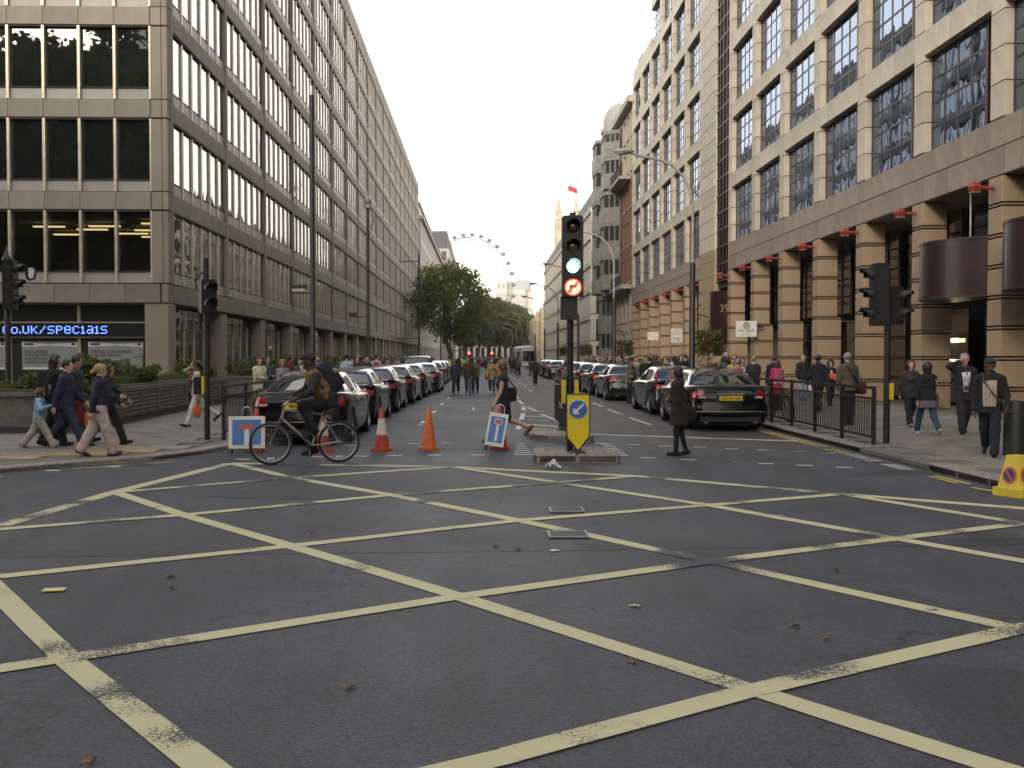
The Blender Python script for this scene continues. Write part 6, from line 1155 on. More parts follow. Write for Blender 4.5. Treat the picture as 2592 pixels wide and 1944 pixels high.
def overvest(pj):
    t, J, sc = pj; up = J['up']; F = Field(.014); g = .042
    F.add(up((0, 0, .98)), up((0, 0, 1.16)), .125 + g, .125 + g, .06, 1.15, .86); F.add(up((0, 0, 1.2)), up((0, 0, 1.32)), .145 + g, .14 + g, .06, 1.18, .82); F.add(up((-.08, -.01, 1.40)), up((.08, -.01, 1.40)), .075 + g, .075 + g, .05); F.add(up((0, .02, .98)), up((0, .03, .86)), .15, .15, .05, 1.1, .8)
    P, Q = F.run([lambda X, Y, Z: np.abs(X) - .205 + 0 * Y + 0 * Z], 0, .006); link('waistcoat', netmesh('waistcoat', P, Q, TAN), t)
overvest(pj); backpack(pj, 'bulky navy backpack on the cyclist', (.010, .012, .022), 1.18)
# ---- left pavement, walking left to right across the near corner
k_ = .965
pj = person('small child in a pale blue jacket and beige trousers raising one arm', (-7.85, 18.35, PL), -75, 1.18, 0, 0, ('brown', 'curly'), ('jacket', (.20, .34, .50), .80), ('wide', (.36, .32, .27)), dict(leg_r=(28, 4), leg_l=(-26, 12), arm_l=(-.2, .2, 1.78, 1), pole_l=(-.8, .3, .2), arm_r=(.3, .3, 1.3, 1), lean=4), (.16, .10, .09), .012)
pj = person('dark haired person in black holding the child and carrying a black backpack', (-7.75, 18.75, PL), -78, 1.76, 0, 1, ('black', 'bob'), ('jacket', BLK), ('trousers', BLK), W(WALK, arm_l=(-.2, .1, .98, 1), leg_r=(14, 4), leg_l=(-12, 10)), BLK); backpack(pj, 'black backpack on the dark haired person beside the child', (.008, .008, .009), 1.0)
pj = person('man in a navy jacket and blue jeans glancing right beside the child', (-7.4, 18.4, PL), -80, 1.71, 0, 0, ('black', 'short'), ('jacket', (.012, .016, .045)), ('jeans', (.02, .032, .06)), W(WALK, yaw=-8), (.015, .015, .02)); shoulderbag(pj, 'deep red bag hanging at the navy jacketed man', (.12, .012, .02), -1, .70, .12, (.14, .30, .52), False); handbag(pj, 'orange carrier bag between the navy man and the woman in pink trousers', 'l', (.45, .12, .02), (.1, .2, .32))
pj = person('woman with a fair ponytail in a dark navy jacket and pale pink trousers', (-6.28, 16.95, PL), -66, 1.62, 1, 0, ('blond', 'tail'), ('jacket', (.012, .014, .03), .84), ('wide', (.46, .36, .335)), W(WALK, arm_l=(20, 8, 70), leg_r=(17, 4), leg_l=(-17, 12)), (.07, .03, .03), .012); 
pj = person('dark haired woman in black half hidden behind the woman in pink trousers', (-6.85, 18.9, PL), -80, 1.62, 1, 1, ('black', 'long'), ('jacket', (.010, .010, .025)), ('trousers', BLK), W(WALK2, arm_l=(30, 30, 20)), BLK)
pj = person('dark haired passer-by mostly hidden between the black backpack and the poster', (-7.7, 19.6, PL), -80, 1.80, 0, 1, ('black', 'short'), ('jacket', CHAR), ('trousers', BLK), WALK, BLK, .02)
pj = person('woman in white trousers and brown scarf talking on a phone by the left signal', (-6.62, 23.9, PL), 118, 1.66, 1, 1, ('black', 'tail'), ('shirt', (.46, .42, .36), .84), ('jeans', (.58, .55, .52)), dict(leg_r=(-28, 34), leg_l=(20, 2), arm_r=(.10, .10, 1.58, 1), pole_r=(.8, .3, -.4), arm_l=(-8, 6, 20), lean=2), (.03, .02, .02), .014); phone(pj, 'phone held by the woman in white trousers', 'r')
F = Field(.016); F.add((0, .01, 1.41), (0, .02, 1.48), .11, .085, .05); F.add((.02, .13, 1.40), (.03, .15, 1.12), .055, .07, .04); F.add((-.03, .12, 1.40), (-.04, .14, 1.22), .05, .06, .04); P, Q = F.run((), 0, .008); link('scarf', netmesh('scarf', P, Q, cloth((.13, .055, .03))), pj[0]); shoulderbag(pj, 'black bag of the woman in white trousers', BLK, 1, .82); handbag(pj, 'orange carrier bag of the woman in white trousers', 'l', (.55, .13, .04), (.1, .2, .32))
# ---- the woman in the dress, the girl in black, the man on the island
pj = person('young woman with long auburn hair in a sleeveless dark dress striding left', (.38, 19.75, 0), 88, 1.74, 1, 0, ('auburn', 'long'), ('dress', (.014, .017, .026), .56), None, dict(leg_l=(20, 4), leg_r=(-20, 50), arm_r=(6, 8, 8), arm_l=(10, 6, 16), lean=3, yaw=4), (.16, .08, .04), .011); shoulderbag(pj, 'dark shoulder bag behind the woman in the dress', (.02, .012, .014), 1, 1.04, -.16, (.10, .24, .30))
pj = person('young woman in black coat, tights and long black hair standing in the right lane', (3.32, 17.4, 0), 78, 1.60, 1, 1, ('black', 'long'), ('coat', (.020, .012, .009), .60), ('tights', BLK), dict(leg_l=(4, 2), leg_r=(-6, 8), arm_l=(.02, .16, 1.10, 1), arm_r=(.1, .16, 1.10, 1), lean=3, yaw=6), BLK, .012); shoulderbag(pj, 'black handbag of the young woman in black', BLK, 1, .80, -.18, (.12, .34, .30))
pj = person('man in a grey jacket standing behind the rear of the island looking right', (1.92, 24.3, 0), -80, 1.70, 0, 1, ('brown', 'short'), ('jacket', (.12, .108, .10), .84), ('trousers', (.06, .05, .05)), W(FOLD, lean=6), BLK, .014); pj[0]
pj = person('man in a brown tweed jacket and white collar standing behind the third right car', (5.28, 36.7, 0), -85, 1.76, 0, 1, ('black', 'short'), ('jacket', (.105, .088, .07), .78), ('trousers', BLK), W(FOLD), BLK, .016, [front_panel(cloth((.6, .6, .58)), .06)])
# ---- right pavement, near
pj = person('woman in a black top, lilac skirt and blue jeans seen from behind', (9.05, 20.7, PR), 4, 1.62, 1, 0, ('black', 'bob'), ('jacket', BLK, .86), ('jeans', (.03, .055, .10)), W(WALK2, arm_l=(-8, 14, 10)), (.42, .40, .38), .013); F = Field(.014); F.add((0, 0, 1.0), (0, 0, .68), .15, .22, .05, 1.1, .85); P, Q = F.run([lambda X, Y, Z: .66 - Z, lambda X, Y, Z: Z - .98], 0, .006); link('skirt', netmesh('skirt', P, Q, cloth((.13, .105, .15))), pj[0]); shoulderbag(pj, 'pale tan shoulder bag on the woman in the lilac skirt', (.30, .235, .15), 1, .86, -.05, (.10, .24, .34))
pj = person('woman in dark clothes mostly hidden behind the woman in the lilac skirt', (9.75, 23.2, PR), 175, 1.66, 1, 0, ('brown', 'bob'), ('jacket', CHAR), ('trousers', BLK), WALK, (.4, .3, .26))
pj = person('grey haired man in glasses, dark suit and maroon tie on the phone', (9.95, 21.0, PR), 168, 1.82, 0, 0, ('grey', 'short'), ('jacket', (.016, .019, .028), .76), ('trousers', (.014, .015, .02)), W(WALK, arm_r=(.13, .10, 1.58, 1), pole_r=(.8, .3, -.4), arm_l=(-10, 8, 14)), BLK, .012, [front_panel(cloth((.62, .62, .64)), .105, tie=cloth((.08, .035, .05)))]); phone(pj, 'phone held to the ear of the man in the suit', 'r')
g_ = MB()
for s in (-1, 1): g_.tube([tuple(headpt(pj[1], (s * .032 + .02 * math.cos(a), .094, .006 + .014 * math.sin(a)))) for a in np.linspace(0, 6.28, 10, endpoint=False)], .0028, 5, True)
g_.obj('glasses', BLACK, pj[0])
pj = person('dark skinned man in a flat cap, black jacket and striped shirt by the bollard', (8.15, 16.3, PR), 150, 1.72, 0, 2, ((.02, .022, .03), 'cap'), ('jacket', (.009, .009, .011), .80), ('trousers', (.012, .015, .025)), W(WALK, leg_r=(-20, 22), leg_l=(22, 4), arm_r=(0, 10, 10), arm_l=(6, 14, 40), yaw=14), BLK, .012, [front_panel(stripes('shirt_stripe', (.52, .49, .42), (.16, .07, .06), 14), .125, .92)]); MB().tube([pj[1]['up'](v) for v in ((.14, .0, 1.49), (.09, .15, 1.36), (-.05, .19, 1.15), (-.17, .14, 1.0))], .016, 6).obj('bag_strap', DARK, pj[0])
pj = person('grey haired man in an olive jacket with a satchel seen from behind the railing', (8.45, 23.6, PR), 8, 1.80, 0, 0, ('grey', 'short'), ('jacket', (.10, .085, .065), .84), ('trousers', (.016, .016, .017)), STAND, BLK, .014); shoulderbag(pj, 'dark red and grey satchel of the man in the olive jacket', (.05, .02, .022), 1, .90, -.06, (.16, .36, .30)); MB().tube([pj[1]['up'](v) for v in ((-.1, .0, 1.5), (-.06, -.13, 1.42), (.08, -.19, 1.2), (.2, -.1, 1.02))], .018, 6).obj('bag_strap', DARK, pj[0])
pj = person('broad man in a dark navy jacket walking away beyond the right railing', (9.6, 29.2, PR), 6, 1.80, 0, 2, ('black', 'short'), ('jacket', (.012, .014, .026), .80), ('trousers', (.014, .018, .035)), WALK, (.16, .09, .05), .016)
pj = person('woman with curly dark hair in black carrying something orange, facing the camera', (11.1, 32.6, PR), 176, 1.62, 1, 0, ('black', 'curly'), ('jacket', BLK, .78), ('trousers', BLK), W(WALK, arm_r=(-.02, .24, 1.08, 1), arm_l=(.04, .22, 1.1, 1)), BLK, .015, [front_panel(cloth((.55, .54, .52)), .05, 1.2)]); o = at_person(pj, 'orange_bundle', 'bright orange bundle carried by the woman with curly dark hair', 'bundle'); rbox((0, .26, 1.12), (.32, .16, .22), cloth((.60, .13, .05)), 'bundle', o, .6)
pj = person('man in a black jacket and pale jeans facing the camera by the arcade', (11.6, 37.0, PR), 172, 1.76, 0, 0, ('grey', 'short'), ('jacket', (.012, .012, .016), .80), ('jeans', (.26, .31, .40)), STAND, BLK, .017); handbag(pj, 'white carrier bag of the man in pale jeans', 'l', (.6, .6, .58), (.1, .26, .34))
pj = person('person in a bright crimson coat seen from behind by the parked bicycle', (8.75, 30.4, PR), 2, 1.58, 1, 0, ('brown', 'bob'), ('coat', (.52, .02, .055), .58), ('trousers', BLK), STAND, BLK, .015); backpack(pj, 'pink patterned backpack on the crimson coat', (.42, .10, .17), .95)
pj = person('man in a navy jacket partly hidden behind the crimson coat', (9.25, 32.5, PR), 4, 1.72, 0, 0, ('brown', 'short'), ('jacket', NAVY), ('trousers', BLK), STAND, BLK, .02)
pj = person('grey haired man in a navy t-shirt with a grey backpack seen from behind', (8.55, 32.3, PR), -6, 1.72, 0, 0, ('grey', 'short'), ('tee', (.016, .02, .05)), ('trousers', (.02, .022, .03)), STAND, BLK, .016); backpack(pj, 'dark grey backpack on the man in the navy t-shirt', (.03, .032, .034), 1.05)
pj = person('man in a red and white checked shirt seen from behind near the limousine', (8.35, 33.6, PR), 10, 1.58, 0, 0, ('grey', 'short'), ('shirt', stripes('checked_shirt', (.45, .30, .27), (.24, .05, .05), 12), .88), ('trousers', CHAR), STAND, BLK, .018)
pj = person('woman with a white scarf facing the camera behind the limousine', (9.0, 35.5, PR), 178, 1.66, 1, 0, ('brown', 'long'), ('jacket', (.20, .18, .16)), ('trousers', BLK), STAND, BLK, .018, [front_panel(cloth((.58, .55, .50)), .09, 1.05)])
pj = person('dark haired man in a dark suit on the phone against the arcade column', (10.2, 41.5, PR), 170, 1.80, 0, 0, ('black', 'short'), ('jacket', CHAR), ('trousers', CHAR), W(STAND, arm_r=(.13, .10, 1.58, 1), pole_r=(.8, .3, -.4)), BLK, .018, [front_panel(cloth((.5, .5, .52)), .05)])
# ---- left pavement, onlookers behind the railing (looking at the road)
LO = [('woman in a cream jacket with brown hair holding a leaflet behind the left railing', -6.35, 29.3, 1.70, 1, 0, ('brown', 'bob'), ('jacket', (.50, .48, .33), .78), ('wide', (.42, .40, .26)), 205), ('dark haired man behind the woman in the cream jacket', -6.5, 31.2, 1.72, 0, 1, ('black', 'short'), ('jacket', (.03, .06, .06)), ('trousers', BLK), 200),
      ('woman with curly ginger hair in a lilac grey top behind the left railing', -5.95, 30.6, 1.62, 1, 0, ('ginger', 'curly'), ('jacket', (.20, .195, .23)), ('trousers', CHAR), 195), ('brown haired woman between the ginger woman and the fair woman', -5.85, 33.0, 1.68, 1, 0, ('brown', 'tail'), ('jacket', (.05, .05, .055)), ('trousers', BLK), 190),
      ('fair haired woman in a cream coat behind the first left car', -5.45, 31.8, 1.72, 1, 0, ('blond', 'bob'), ('jacket', (.48, .42, .36)), ('trousers', (.3, .28, .25)), 215), ('grey haired man in a dark suit seen from behind over the first left car', -5.05, 31.4, 1.70, 0, 0, ('grey', 'short'), ('jacket', (.02, .022, .03)), ('trousers', CHAR), 10),
      ('dark haired man in a pale blue shirt over the first left car', -4.9, 37.0, 1.82, 0, 1, ('black', 'short'), ('shirt', (.33, .42, .56)), ('trousers', CHAR), -15), ('dark haired man facing right beside the pale blue shirt', -4.95, 40.5, 1.72, 0, 0, ('black', 'short'), ('jacket', CHAR), ('trousers', BLK), 185), ('bald man in a navy jacket over the second left car', -4.85, 43.0, 1.68, 0, 0, ('grey', 'bald'), ('jacket', (.02, .02, .045)), ('trousers', BLK), 20)]
for lb, x, y, h, fe, sk, hr, tp, lg, fc in LO: person(lb, (x, y, PL), fc, h, fe, sk, hr, tp, lg, FOLD if fc > 100 else STAND, BLK, .018)
pj = person('man in a white shirt with a small red rucksack over the second left car', (-4.95, 47.5, PL), 5, 1.82, 0, 1, ('black', 'short'), ('shirt', (.55, .52, .54)), ('trousers', CHAR), STAND, BLK, .02); backpack(pj, 'small bright red rucksack on the man in the white shirt', (.5, .02, .03), .7)
# ---- walkers in the middle of the road
MR = [('man in a navy anorak and black trousers walking in the road beside the left cars', -1.25, 46.5, 1.72, 0, 2, ('black', 'short'), ('jacket', (.018, .022, .045), .76), ('trousers', BLK), WALK), ('man in a brown jacket and blue jeans walking up the middle of the road', -.7, 46.8, 1.80, 0, 1, ('brown', 'short'), ('jacket', (.055, .04, .03), .78), ('jeans', (.06, .09, .15)), WALK2),
      ('woman in an olive jacket and dark jeans beside the man in the brown jacket', -.38, 47.4, 1.74, 1, 0, ('brown', 'bob'), ('jacket', (.10, .085, .05), .80), ('jeans', (.03, .035, .045)), WALK), ('woman in a tan parka and dark jeans with a shoulder bag in the road', .38, 46.8, 1.74, 1, 0, ('brown', 'bob'), ('coat', (.26, .19, .09), .70), ('jeans', (.03, .04, .06)), WALK2)]
for i, (lb, x, y, h, fe, sk, hr, tp, lg, ps) in enumerate(MR):
    pj = person(lb, (x, y, 0), 178, h, fe, sk, hr, tp, lg, ps, (.05, .04, .035) if i != 3 else (.5, .4, .3), .018)
    if i == 0: handbag(pj, 'white carrier bag of the man in the navy anorak', 'r', (.6, .58, .55), (.08, .22, .5))
    if i == 3: shoulderbag(pj, 'brown shoulder bag of the woman in the tan parka', (.16, .08, .03), 1, .84)
person('man in black walking away along the right lane', (3.1, 61.8, 0), 2, 1.74, 0, 2, ('black', 'short'), ('jacket', BLK), ('trousers', (.02, .02, .022)), WALK, BLK, .022, detail=0); person('distant person in maroon and blue jeans crossing the right lane', (3.2, 97, 0), 30, 1.74, 1, 0, ('brown', 'bob'), ('jacket', (.12, .05, .06)), ('jeans', (.03, .04, .12)), WALK2, BLK, .03, detail=0)
# ---- crowds: a few figures per posture, copied as individuals with other clothes
protos = []
for fe, hs, tk, hm, ps, lk in ((0, 'short', 'jacket', .80, STAND, 'trousers'), (1, 'long', 'jacket', .78, FOLD, 'jeans'), (0, 'short', 'shirt', .90, WALK, 'trousers'), (1, 'bob', 'coat', .64, STAND, 'tights'), (0, 'short', 'jacket', .80, FOLD, 'trousers'), (0, 'short', 'jacket', .78, WALK2, 'jeans')):
    pj = person('proto', (0, -500, -20), 0, 1.75, fe, 0, ('black', hs), (tk, BLK, hm), (lk, CHAR), ps, BLK, .026, detail=0); protos.append(pj[0])
TOPS = [(BLK, 'black'), (CHAR, 'charcoal'), (NAVY, 'navy'), ((.05, .035, .03), 'brown'), ((.30, .28, .25), 'pale grey'), ((.14, .02, .025), 'dark red'), ((.08, .08, .06), 'olive'), ((.13, .12, .115), 'mid grey'), ((.42, .38, .32), 'cream'), ((.05, .08, .15), 'blue')]
LEGC = [BLK, CHAR, NAVY, (.03, .04, .07), (.12, .11, .10)]
def crowd(x, y, z, fc, label, group, top=None, h=None, hair=None, pr=None, skin=None):
    s = protos[pr if pr is not None else random.randrange(6)]; c = copytree(s); c.location = (x, y, z); c.rotation_euler = (0, 0, R(fc)); k = .94 * (h or random.uniform(1.6, 1.82)) / 1.75; c.scale = (k, k, k); c['label'] = label; c['group'] = group
    tc_ = (top, '') if top else random.choice(TOPS); c['_c'] = tc_[1]; tm = cloth(tc_[0]); lm = cloth(random.choice(LEGC)); hm = HAIRS[hair or random.choice(['black', 'black', 'brown', 'brown', 'grey', 'blond'])]; sk = SKINS[skin if skin is not None else random.choice([0, 0, 0, 1, 2])]
    for ch in c.children:
        n = ch.name.split('.')[0]; m = {'body': sk, 'hair': hm, 'jacket': tm, 'coat': tm, 'shirt': tm, 'trousers': lm, 'tights': lm}.get(n)
        if m: ch.material_slots[0].link = 'OBJECT'; ch.material_slots[0].material = m
    return c
named = [('man in a black leather jacket beside the man in brown tweed', 5.95, 37.5, 170, BLK, 1.72, 'black', 0), ('man in a dark suit with white shirt facing left behind the tweed jacket', 7.4, 44, 160, CHAR, 1.78, 'black', 4), ('young man in a dark suit bending to talk behind the flagged car', 7.3, 40.5, 100, NAVY, 1.66, 'brown', 0), ('woman in a white top with her back turned in the right hand crowd', 8.0, 43, 20, (.55, .5, .5), 1.72, 'black', 1), ('man in a black suit looking left above the flagged car', 8.3, 42, 90, BLK, 1.80, 'black', 4),
         ('grey haired man in a pink shirt left of the near right lamp column', 8.2, 39.5, 175, (.36, .22, .24), 1.78, 'grey', 2), ('person in a bright green jacket at the near right lamp column', 8.2, 37.0, 170, (.06, .30, .08), 1.5, 'blond', 1), ('man in a tan jacket right of the near right lamp column', 8.0, 36.6, 175, (.27, .20, .12), 1.76, 'grey', 0), ('tall bald man in a dark suit by the entrance numbered 39', 10.2, 43.0, 178, CHAR, 1.90, 'grey', 4), ('woman with curly fair hair in a green checked top under the hanging basket', 8.35, 36.2, 180, (.03, .10, .04), 1.56, 'blond', 3), ('woman in a yellow scarf and mustard top by the entrance numbered 39', 9.3, 38.2, 182, (.42, .36, .07), 1.62, 'brown', 1), ('woman in a bright red top in the right hand crowd', 8.1, 62, 180, (.5, .02, .04), 1.68, 'brown', 1), ('man in a white cap and dark coat in the right hand crowd', 8.0, 55, 180, CHAR, 1.72, 'grey', 0), ('woman in a black dress standing tall at the second lamp column', 8.3, 50.5, 175, BLK, 1.84, 'black', 3)]
for lb, x, y, fc, tp, h, hr, pr in named: crowd(x, y, PR, fc, lb, 'onlookers on the right pavement', tp, h, hr, pr)
random.seed(11)
for i in range(34): crowd(random.uniform(7.4, 12.4), 41 + i * 1.25 + random.uniform(-.5, .5), PR, random.choice([90, 170, 180, 200, 10]), 'onlooker standing in the crowd on the right pavement', 'crowd on the right pavement')
for i in range(44): crowd(random.uniform(7.1, 9.0), 40 + i * 1.1 + random.uniform(-.5, .5), PR, random.choice([90, 120, 180, 200, 60]), 'onlooker standing in the crowd on the right pavement', 'crowd on the right pavement')
for i in range(52): crowd(random.uniform(-7.6, -4.95), 40 + i * 1.6 + random.uniform(-.8, .8), PL, random.choice([-90, 180, 190, 5, -60]), 'onlooker standing in the crowd on the left pavement beyond the parked cars', 'crowd on the left pavement')
for i in range(72):
    y = random.uniform(80, 230); crowd(random.uniform(-2.6, 3.5) if i % 4 else random.uniform(-4, 5), y, 0, random.choice([0, 180, 175, 185, 90]), 'distant pedestrian walking in the closed road', 'distant walkers in the road')
HV = cloth((.50, .72, .06), 'hi_vis')
for i, (x, y) in enumerate([(-3.0, 88), (-1.9, 95), (-.2, 170), (.6, 172), (1.6, 175), (-1.2, 168)]):
    c = crowd(x, y, 0, 180, 'police officer in a hi-vis yellow jacket far up the road', 'hi-vis officers in the road', None, 1.78, 'black', 0)
    for ch in c.children:
        if ch.name.split('.')[0] == 'jacket': ch.material_slots[0].material = HV
ORDW = ['nearest', 'second nearest', 'third nearest', 'fourth nearest', 'fifth nearest', 'sixth nearest', 'seventh nearest', 'eighth nearest', 'ninth nearest', 'tenth nearest', 'eleventh nearest', 'twelfth nearest', 'thirteenth nearest', 'fourteenth nearest', 'fifteenth nearest', 'sixteenth nearest', 'seventeenth nearest', 'eighteenth nearest', 'nineteenth nearest', 'twentieth nearest']
cnt = {}
for o in sorted([o for o in COL.objects if '_c' in o], key=lambda o: o.location.y):       # say which one: clothes first, then order along the street
    if o['_c'] or 'police' in o['label']:
        k = (o['_c'], o['group']) if 'police' not in o['label'] else ('', 'p'); n_ = cnt[k] = cnt.get(k, -1) + 1
        o['label'] = ORDW[min(n_, 19)] + (' police officer in a hi-vis yellow jacket up the road' if k[1] == 'p' else ' person in %s clothes ' % o['_c'] + {'crowd on the right pavement': 'in the crowd on the right pavement', 'crowd on the left pavement': 'in the crowd on the left pavement', 'distant walkers in the road': 'walking in the closed road'}[o['group']])
    del o['_c']
for p in protos:
    for ch in list(p.children): D.objects.remove(ch)
    D.objects.remove(p)
# ================================================================ TREES, PLANTS, BIG WHEEL
random.seed(5); rng = np.random.default_rng(5)
def leafmat(name, c1, c2):
    if name in _m: return _m[name]
    m = mat(name, c1, .6, var=.1, scale=.7, col2=c2, rnd=0); n = m.node_tree.nodes; l = m.node_tree.links.new; b = n['Principled BSDF']
    tr = n.new('ShaderNodeBsdfTranslucent'); tr.inputs[0].default_value = (c1[0] * 1.3, c1[1] * 1.3, c1[2] * .6, 1); mi = n.new('ShaderNodeMixShader'); mi.inputs[0].default_value = .45; l(b.outputs[0], mi.inputs[1]); l(tr.outputs[0], mi.inputs[2]); l(mi.outputs[0], n['Material Output'].inputs[0]); return m
LG = leafmat('plane_leaf', (.19, .21, .06), (.10, .125, .034)); LG2 = leafmat('far_leaf', (.16, .165, .06), (.085, .10, .036)); LG3 = leafmat('shrub_leaf', (.095, .125, .03), (.035, .055, .014)); BARK = mat('bark', (.11, .09, .07), .9, var=.3, scale=5, bump=.5, bscale=12)
def leafcloud(centers, radii, count, size, flat=.0):
    """leaf-sized four-sided faces scattered through a set of clumps, thinner towards each clump's middle"""
    centers = np.array(centers); radii = np.array(radii, float); radii = radii if radii.ndim == 2 else np.stack([radii] * 3, 1); wts = radii.prod(1) ** .75; ix = rng.choice(len(centers), count, p=wts / wts.sum())
    d = rng.normal(size=(count, 3)); d /= np.linalg.norm(d, axis=1)[:, None]; r = rng.random(count) ** .42; P = centers[ix] + d * r[:, None] * radii[ix] * (1 + .12 * rng.normal(size=(count, 1)))
    n = d * .7 + rng.normal(size=(count, 3)) * .8 + np.array([0, 0, .5]); n /= np.linalg.norm(n, axis=1)[:, None]; a = np.cross(n, rng.normal(size=(count, 3))); a /= np.linalg.norm(a, axis=1)[:, None]; b = np.cross(n, a); s = size * (.6 + .8 * rng.random(count))[:, None]
    V = np.stack([P - a * s * .5, P + b * s * .36, P + a * s * .5 + n * s * .15, P - b * s * .36], 1).reshape(-1, 3); return V.tolist(), [(4 * i, 4 * i + 1, 4 * i + 2, 4 * i + 3) for i in range(count)]
def tree(name, label, loc, h, spread, base, leaves, size, lm, group=None, clumps=26, seed=1):
    global rng
    rng = np.random.default_rng(seed); t = thing(name, label, 'tree', loc, 0, group); cs, rs = [], []; zc, rz_ = (h + base) / 2, (h - base) / 2; b = MB(); tr = max(.18, h * .022)
    b.tube([(0, 0, -.2), (rng.normal() * .1, 0, base * .5), (rng.normal() * .2, rng.normal() * .2, base), (rng.normal() * .4, rng.normal() * .3, zc), (rng.normal() * .5, rng.normal() * .4, h * .85)], [tr * 1.25, tr, tr * .85, tr * .5, tr * .15], 10)
    for i in range(clumps):
        a = 2 * math.pi * i * .618; u = -.92 + 1.8 * ((i + .5) / clumps); rr = math.sqrt(max(.08, 1 - u * u)) * (.55 + .35 * rng.random()); p = (spread * rr * math.cos(a), spread * rr * math.sin(a), zc + rz_ * u * .85); cr = spread * (.20 + .16 * rng.random()); cs.append(p); rs.append((cr, cr, cr * .8))
        if i % 2 == 0: z0 = base * .8 + (p[2] - base * .8) * .35; b.tube([(0, 0, z0), (p[0] * .45, p[1] * .45, z0 + (p[2] - z0) * .55), p], [tr * .4, tr * .24, tr * .07], 6)
    b.obj('trunk', BARK, t, smooth=60); V, F = leafcloud(cs, rs, leaves, size); c = MB(); c.v = [tuple(v) for v in V]; c.f = F; c.m = [0] * len(F); c.obj('crown', lm, t); return t
tree('plane_tree', 'large plane tree in full leaf on the left pavement beyond the long concrete block', (-5.0, 152, 0), 16.0, 6.5, 4.0, 12500, .40, LG, None, 34, 3)
FT = [(-1.5, 300, 18.5, 6.5, 4), (4.5, 312, 20, 6.5, 4.5), (10, 335, 19.5, 6, 4), (2.0, 340, 23, 7, 4), (8.5, 300, 15.5, 4.5, 3), (14.5, 345, 17, 5.5, 4), (-6, 330, 17, 6, 4)]
ORD = ['leftmost', 'second', 'third', 'tall middle', 'small front', 'rightmost', 'hidden rear']
for i, (x, y, h, s, b) in enumerate(FT): tree('plane_tree', ORD[i] + ' tree in the clump closing the end of the street', (x, y, 0), h, s, b, 5500, .75, LG2, 'trees at the end of the street', 20, 20 + i)
for i, (x, y, h, s) in enumerate([(-24, 9, 25, 9), (-35, 4, 26, 10), (-29, -6, 25, 9), (-46, 8, 24, 10)]): tree('plane_tree', ['nearest', 'left', 'rear', 'leftmost'][i] + ' plane tree of the side street, mirrored in the office windows', (x, y, 0), h, s, 3, 9000, .7, LG, 'side street trees outside the picture', 24, 40 + i)
# ---- shrubs in the planters
def bush(par, pts, label_part, n, size, m, seed): 
    global rng
    rng = np.random.default_rng(seed); ox, oy, oz = par.location; V, F = leafcloud([(x - ox, y - oy, z - oz) for x, y, z, r in pts], [(r, r, r * .75) for x, y, z, r in pts], n, size); c = MB(); c.v = [tuple(v) for v in V]; c.f = F; c.m = [0] * len(F); o = c.obj(label_part, m, par, kind='stuff'); return o
def shrub(label, x, y, z, r, n, size, m, seed):
    t = thing('shrub', label, 'shrub', (x, y, z - .2)); pts = [(x + random.uniform(-r, r) * .6, y + random.uniform(-r, r) * .6, z + random.uniform(.0, r) * .8, r * random.uniform(.35, .6)) for _ in range(9)]; b = MB()
    for q in pts: b.tube([(0, 0, 0), ((q[0] - x) * .5, (q[1] - y) * .5, (q[2] - z) * .6 + .1), (q[0] - x, q[1] - y, q[2] - z + .2)], [.02, .014, .006], 5)
    b.obj('stem', BARK, t); o = bush(t, pts, 'foliage', n, size, m, seed); del o['kind']; return t
shrub('large leafy shrub at the corner of the planter by the corner column', -9.1, 24.3, 1.02, .62, 2600, .10, LG3, 1); shrub('low shrub in the planter in front of the left poster', -9.9, 22.9, .92, .42, 1300, .09, LG3, 2); shrub('yellowish shrub at the far end of the corner planter', -9.6, 34.5, 1.05, .65, 1500, .12, leafmat('shrub_yellow', (.14, .13, .03), (.07, .065, .02)), 3); shrub('small shrub in the middle of the corner planter', -9.3, 28.2, 1.0, .45, 1200, .1, LG3, 4)
shrub('low shrub at the left end of the planter', -11.6, 22.9, .92, .4, 1200, .09, LG3, 9)
gc = MB(); rng = np.random.default_rng(8); gp_ = [(-10.3 - i * .38 + 0, 22.8 + random.uniform(-.5, .5), .98, .30) for i in range(13)] + [(-9.35 - i * .018, 23.5 + i * .42 + random.uniform(-.2, .2), 1.0, .32) for i in range(31)]
V, F = leafcloud([q[:3] for q in gp_], [(q[3], q[3], q[3] * .6) for q in gp_], 7000, .085); gc.v = [tuple(v) for v in V]; gc.f = F; gc.m = [0] * len(F); gc.obj('ground_cover', LG3, None, label='low green ground cover filling the corner planter', cat='plants', kind='stuff')
for i, (ya, yb) in enumerate(((41, 58), (62, 84), (90, 120))):
    gc = MB(); q = [(-9.8 + random.uniform(-.4, .4), ya + .5 + (yb - ya - 1) * k / 24, 1.05 + random.uniform(0, .25), .5) for k in range(25)]; V, F = leafcloud([p[:3] for p in q], [p[3] for p in q], 3000, .16); gc.v = [tuple(v) for v in V]; gc.f = F; gc.m = [0] * len(F); gc.obj('ground_cover', LG3, None, label='green hedge plants in the planter against the office block, ' + ['nearest', 'middle', 'farthest'][i] + ' stretch', cat='plants', kind='stuff')
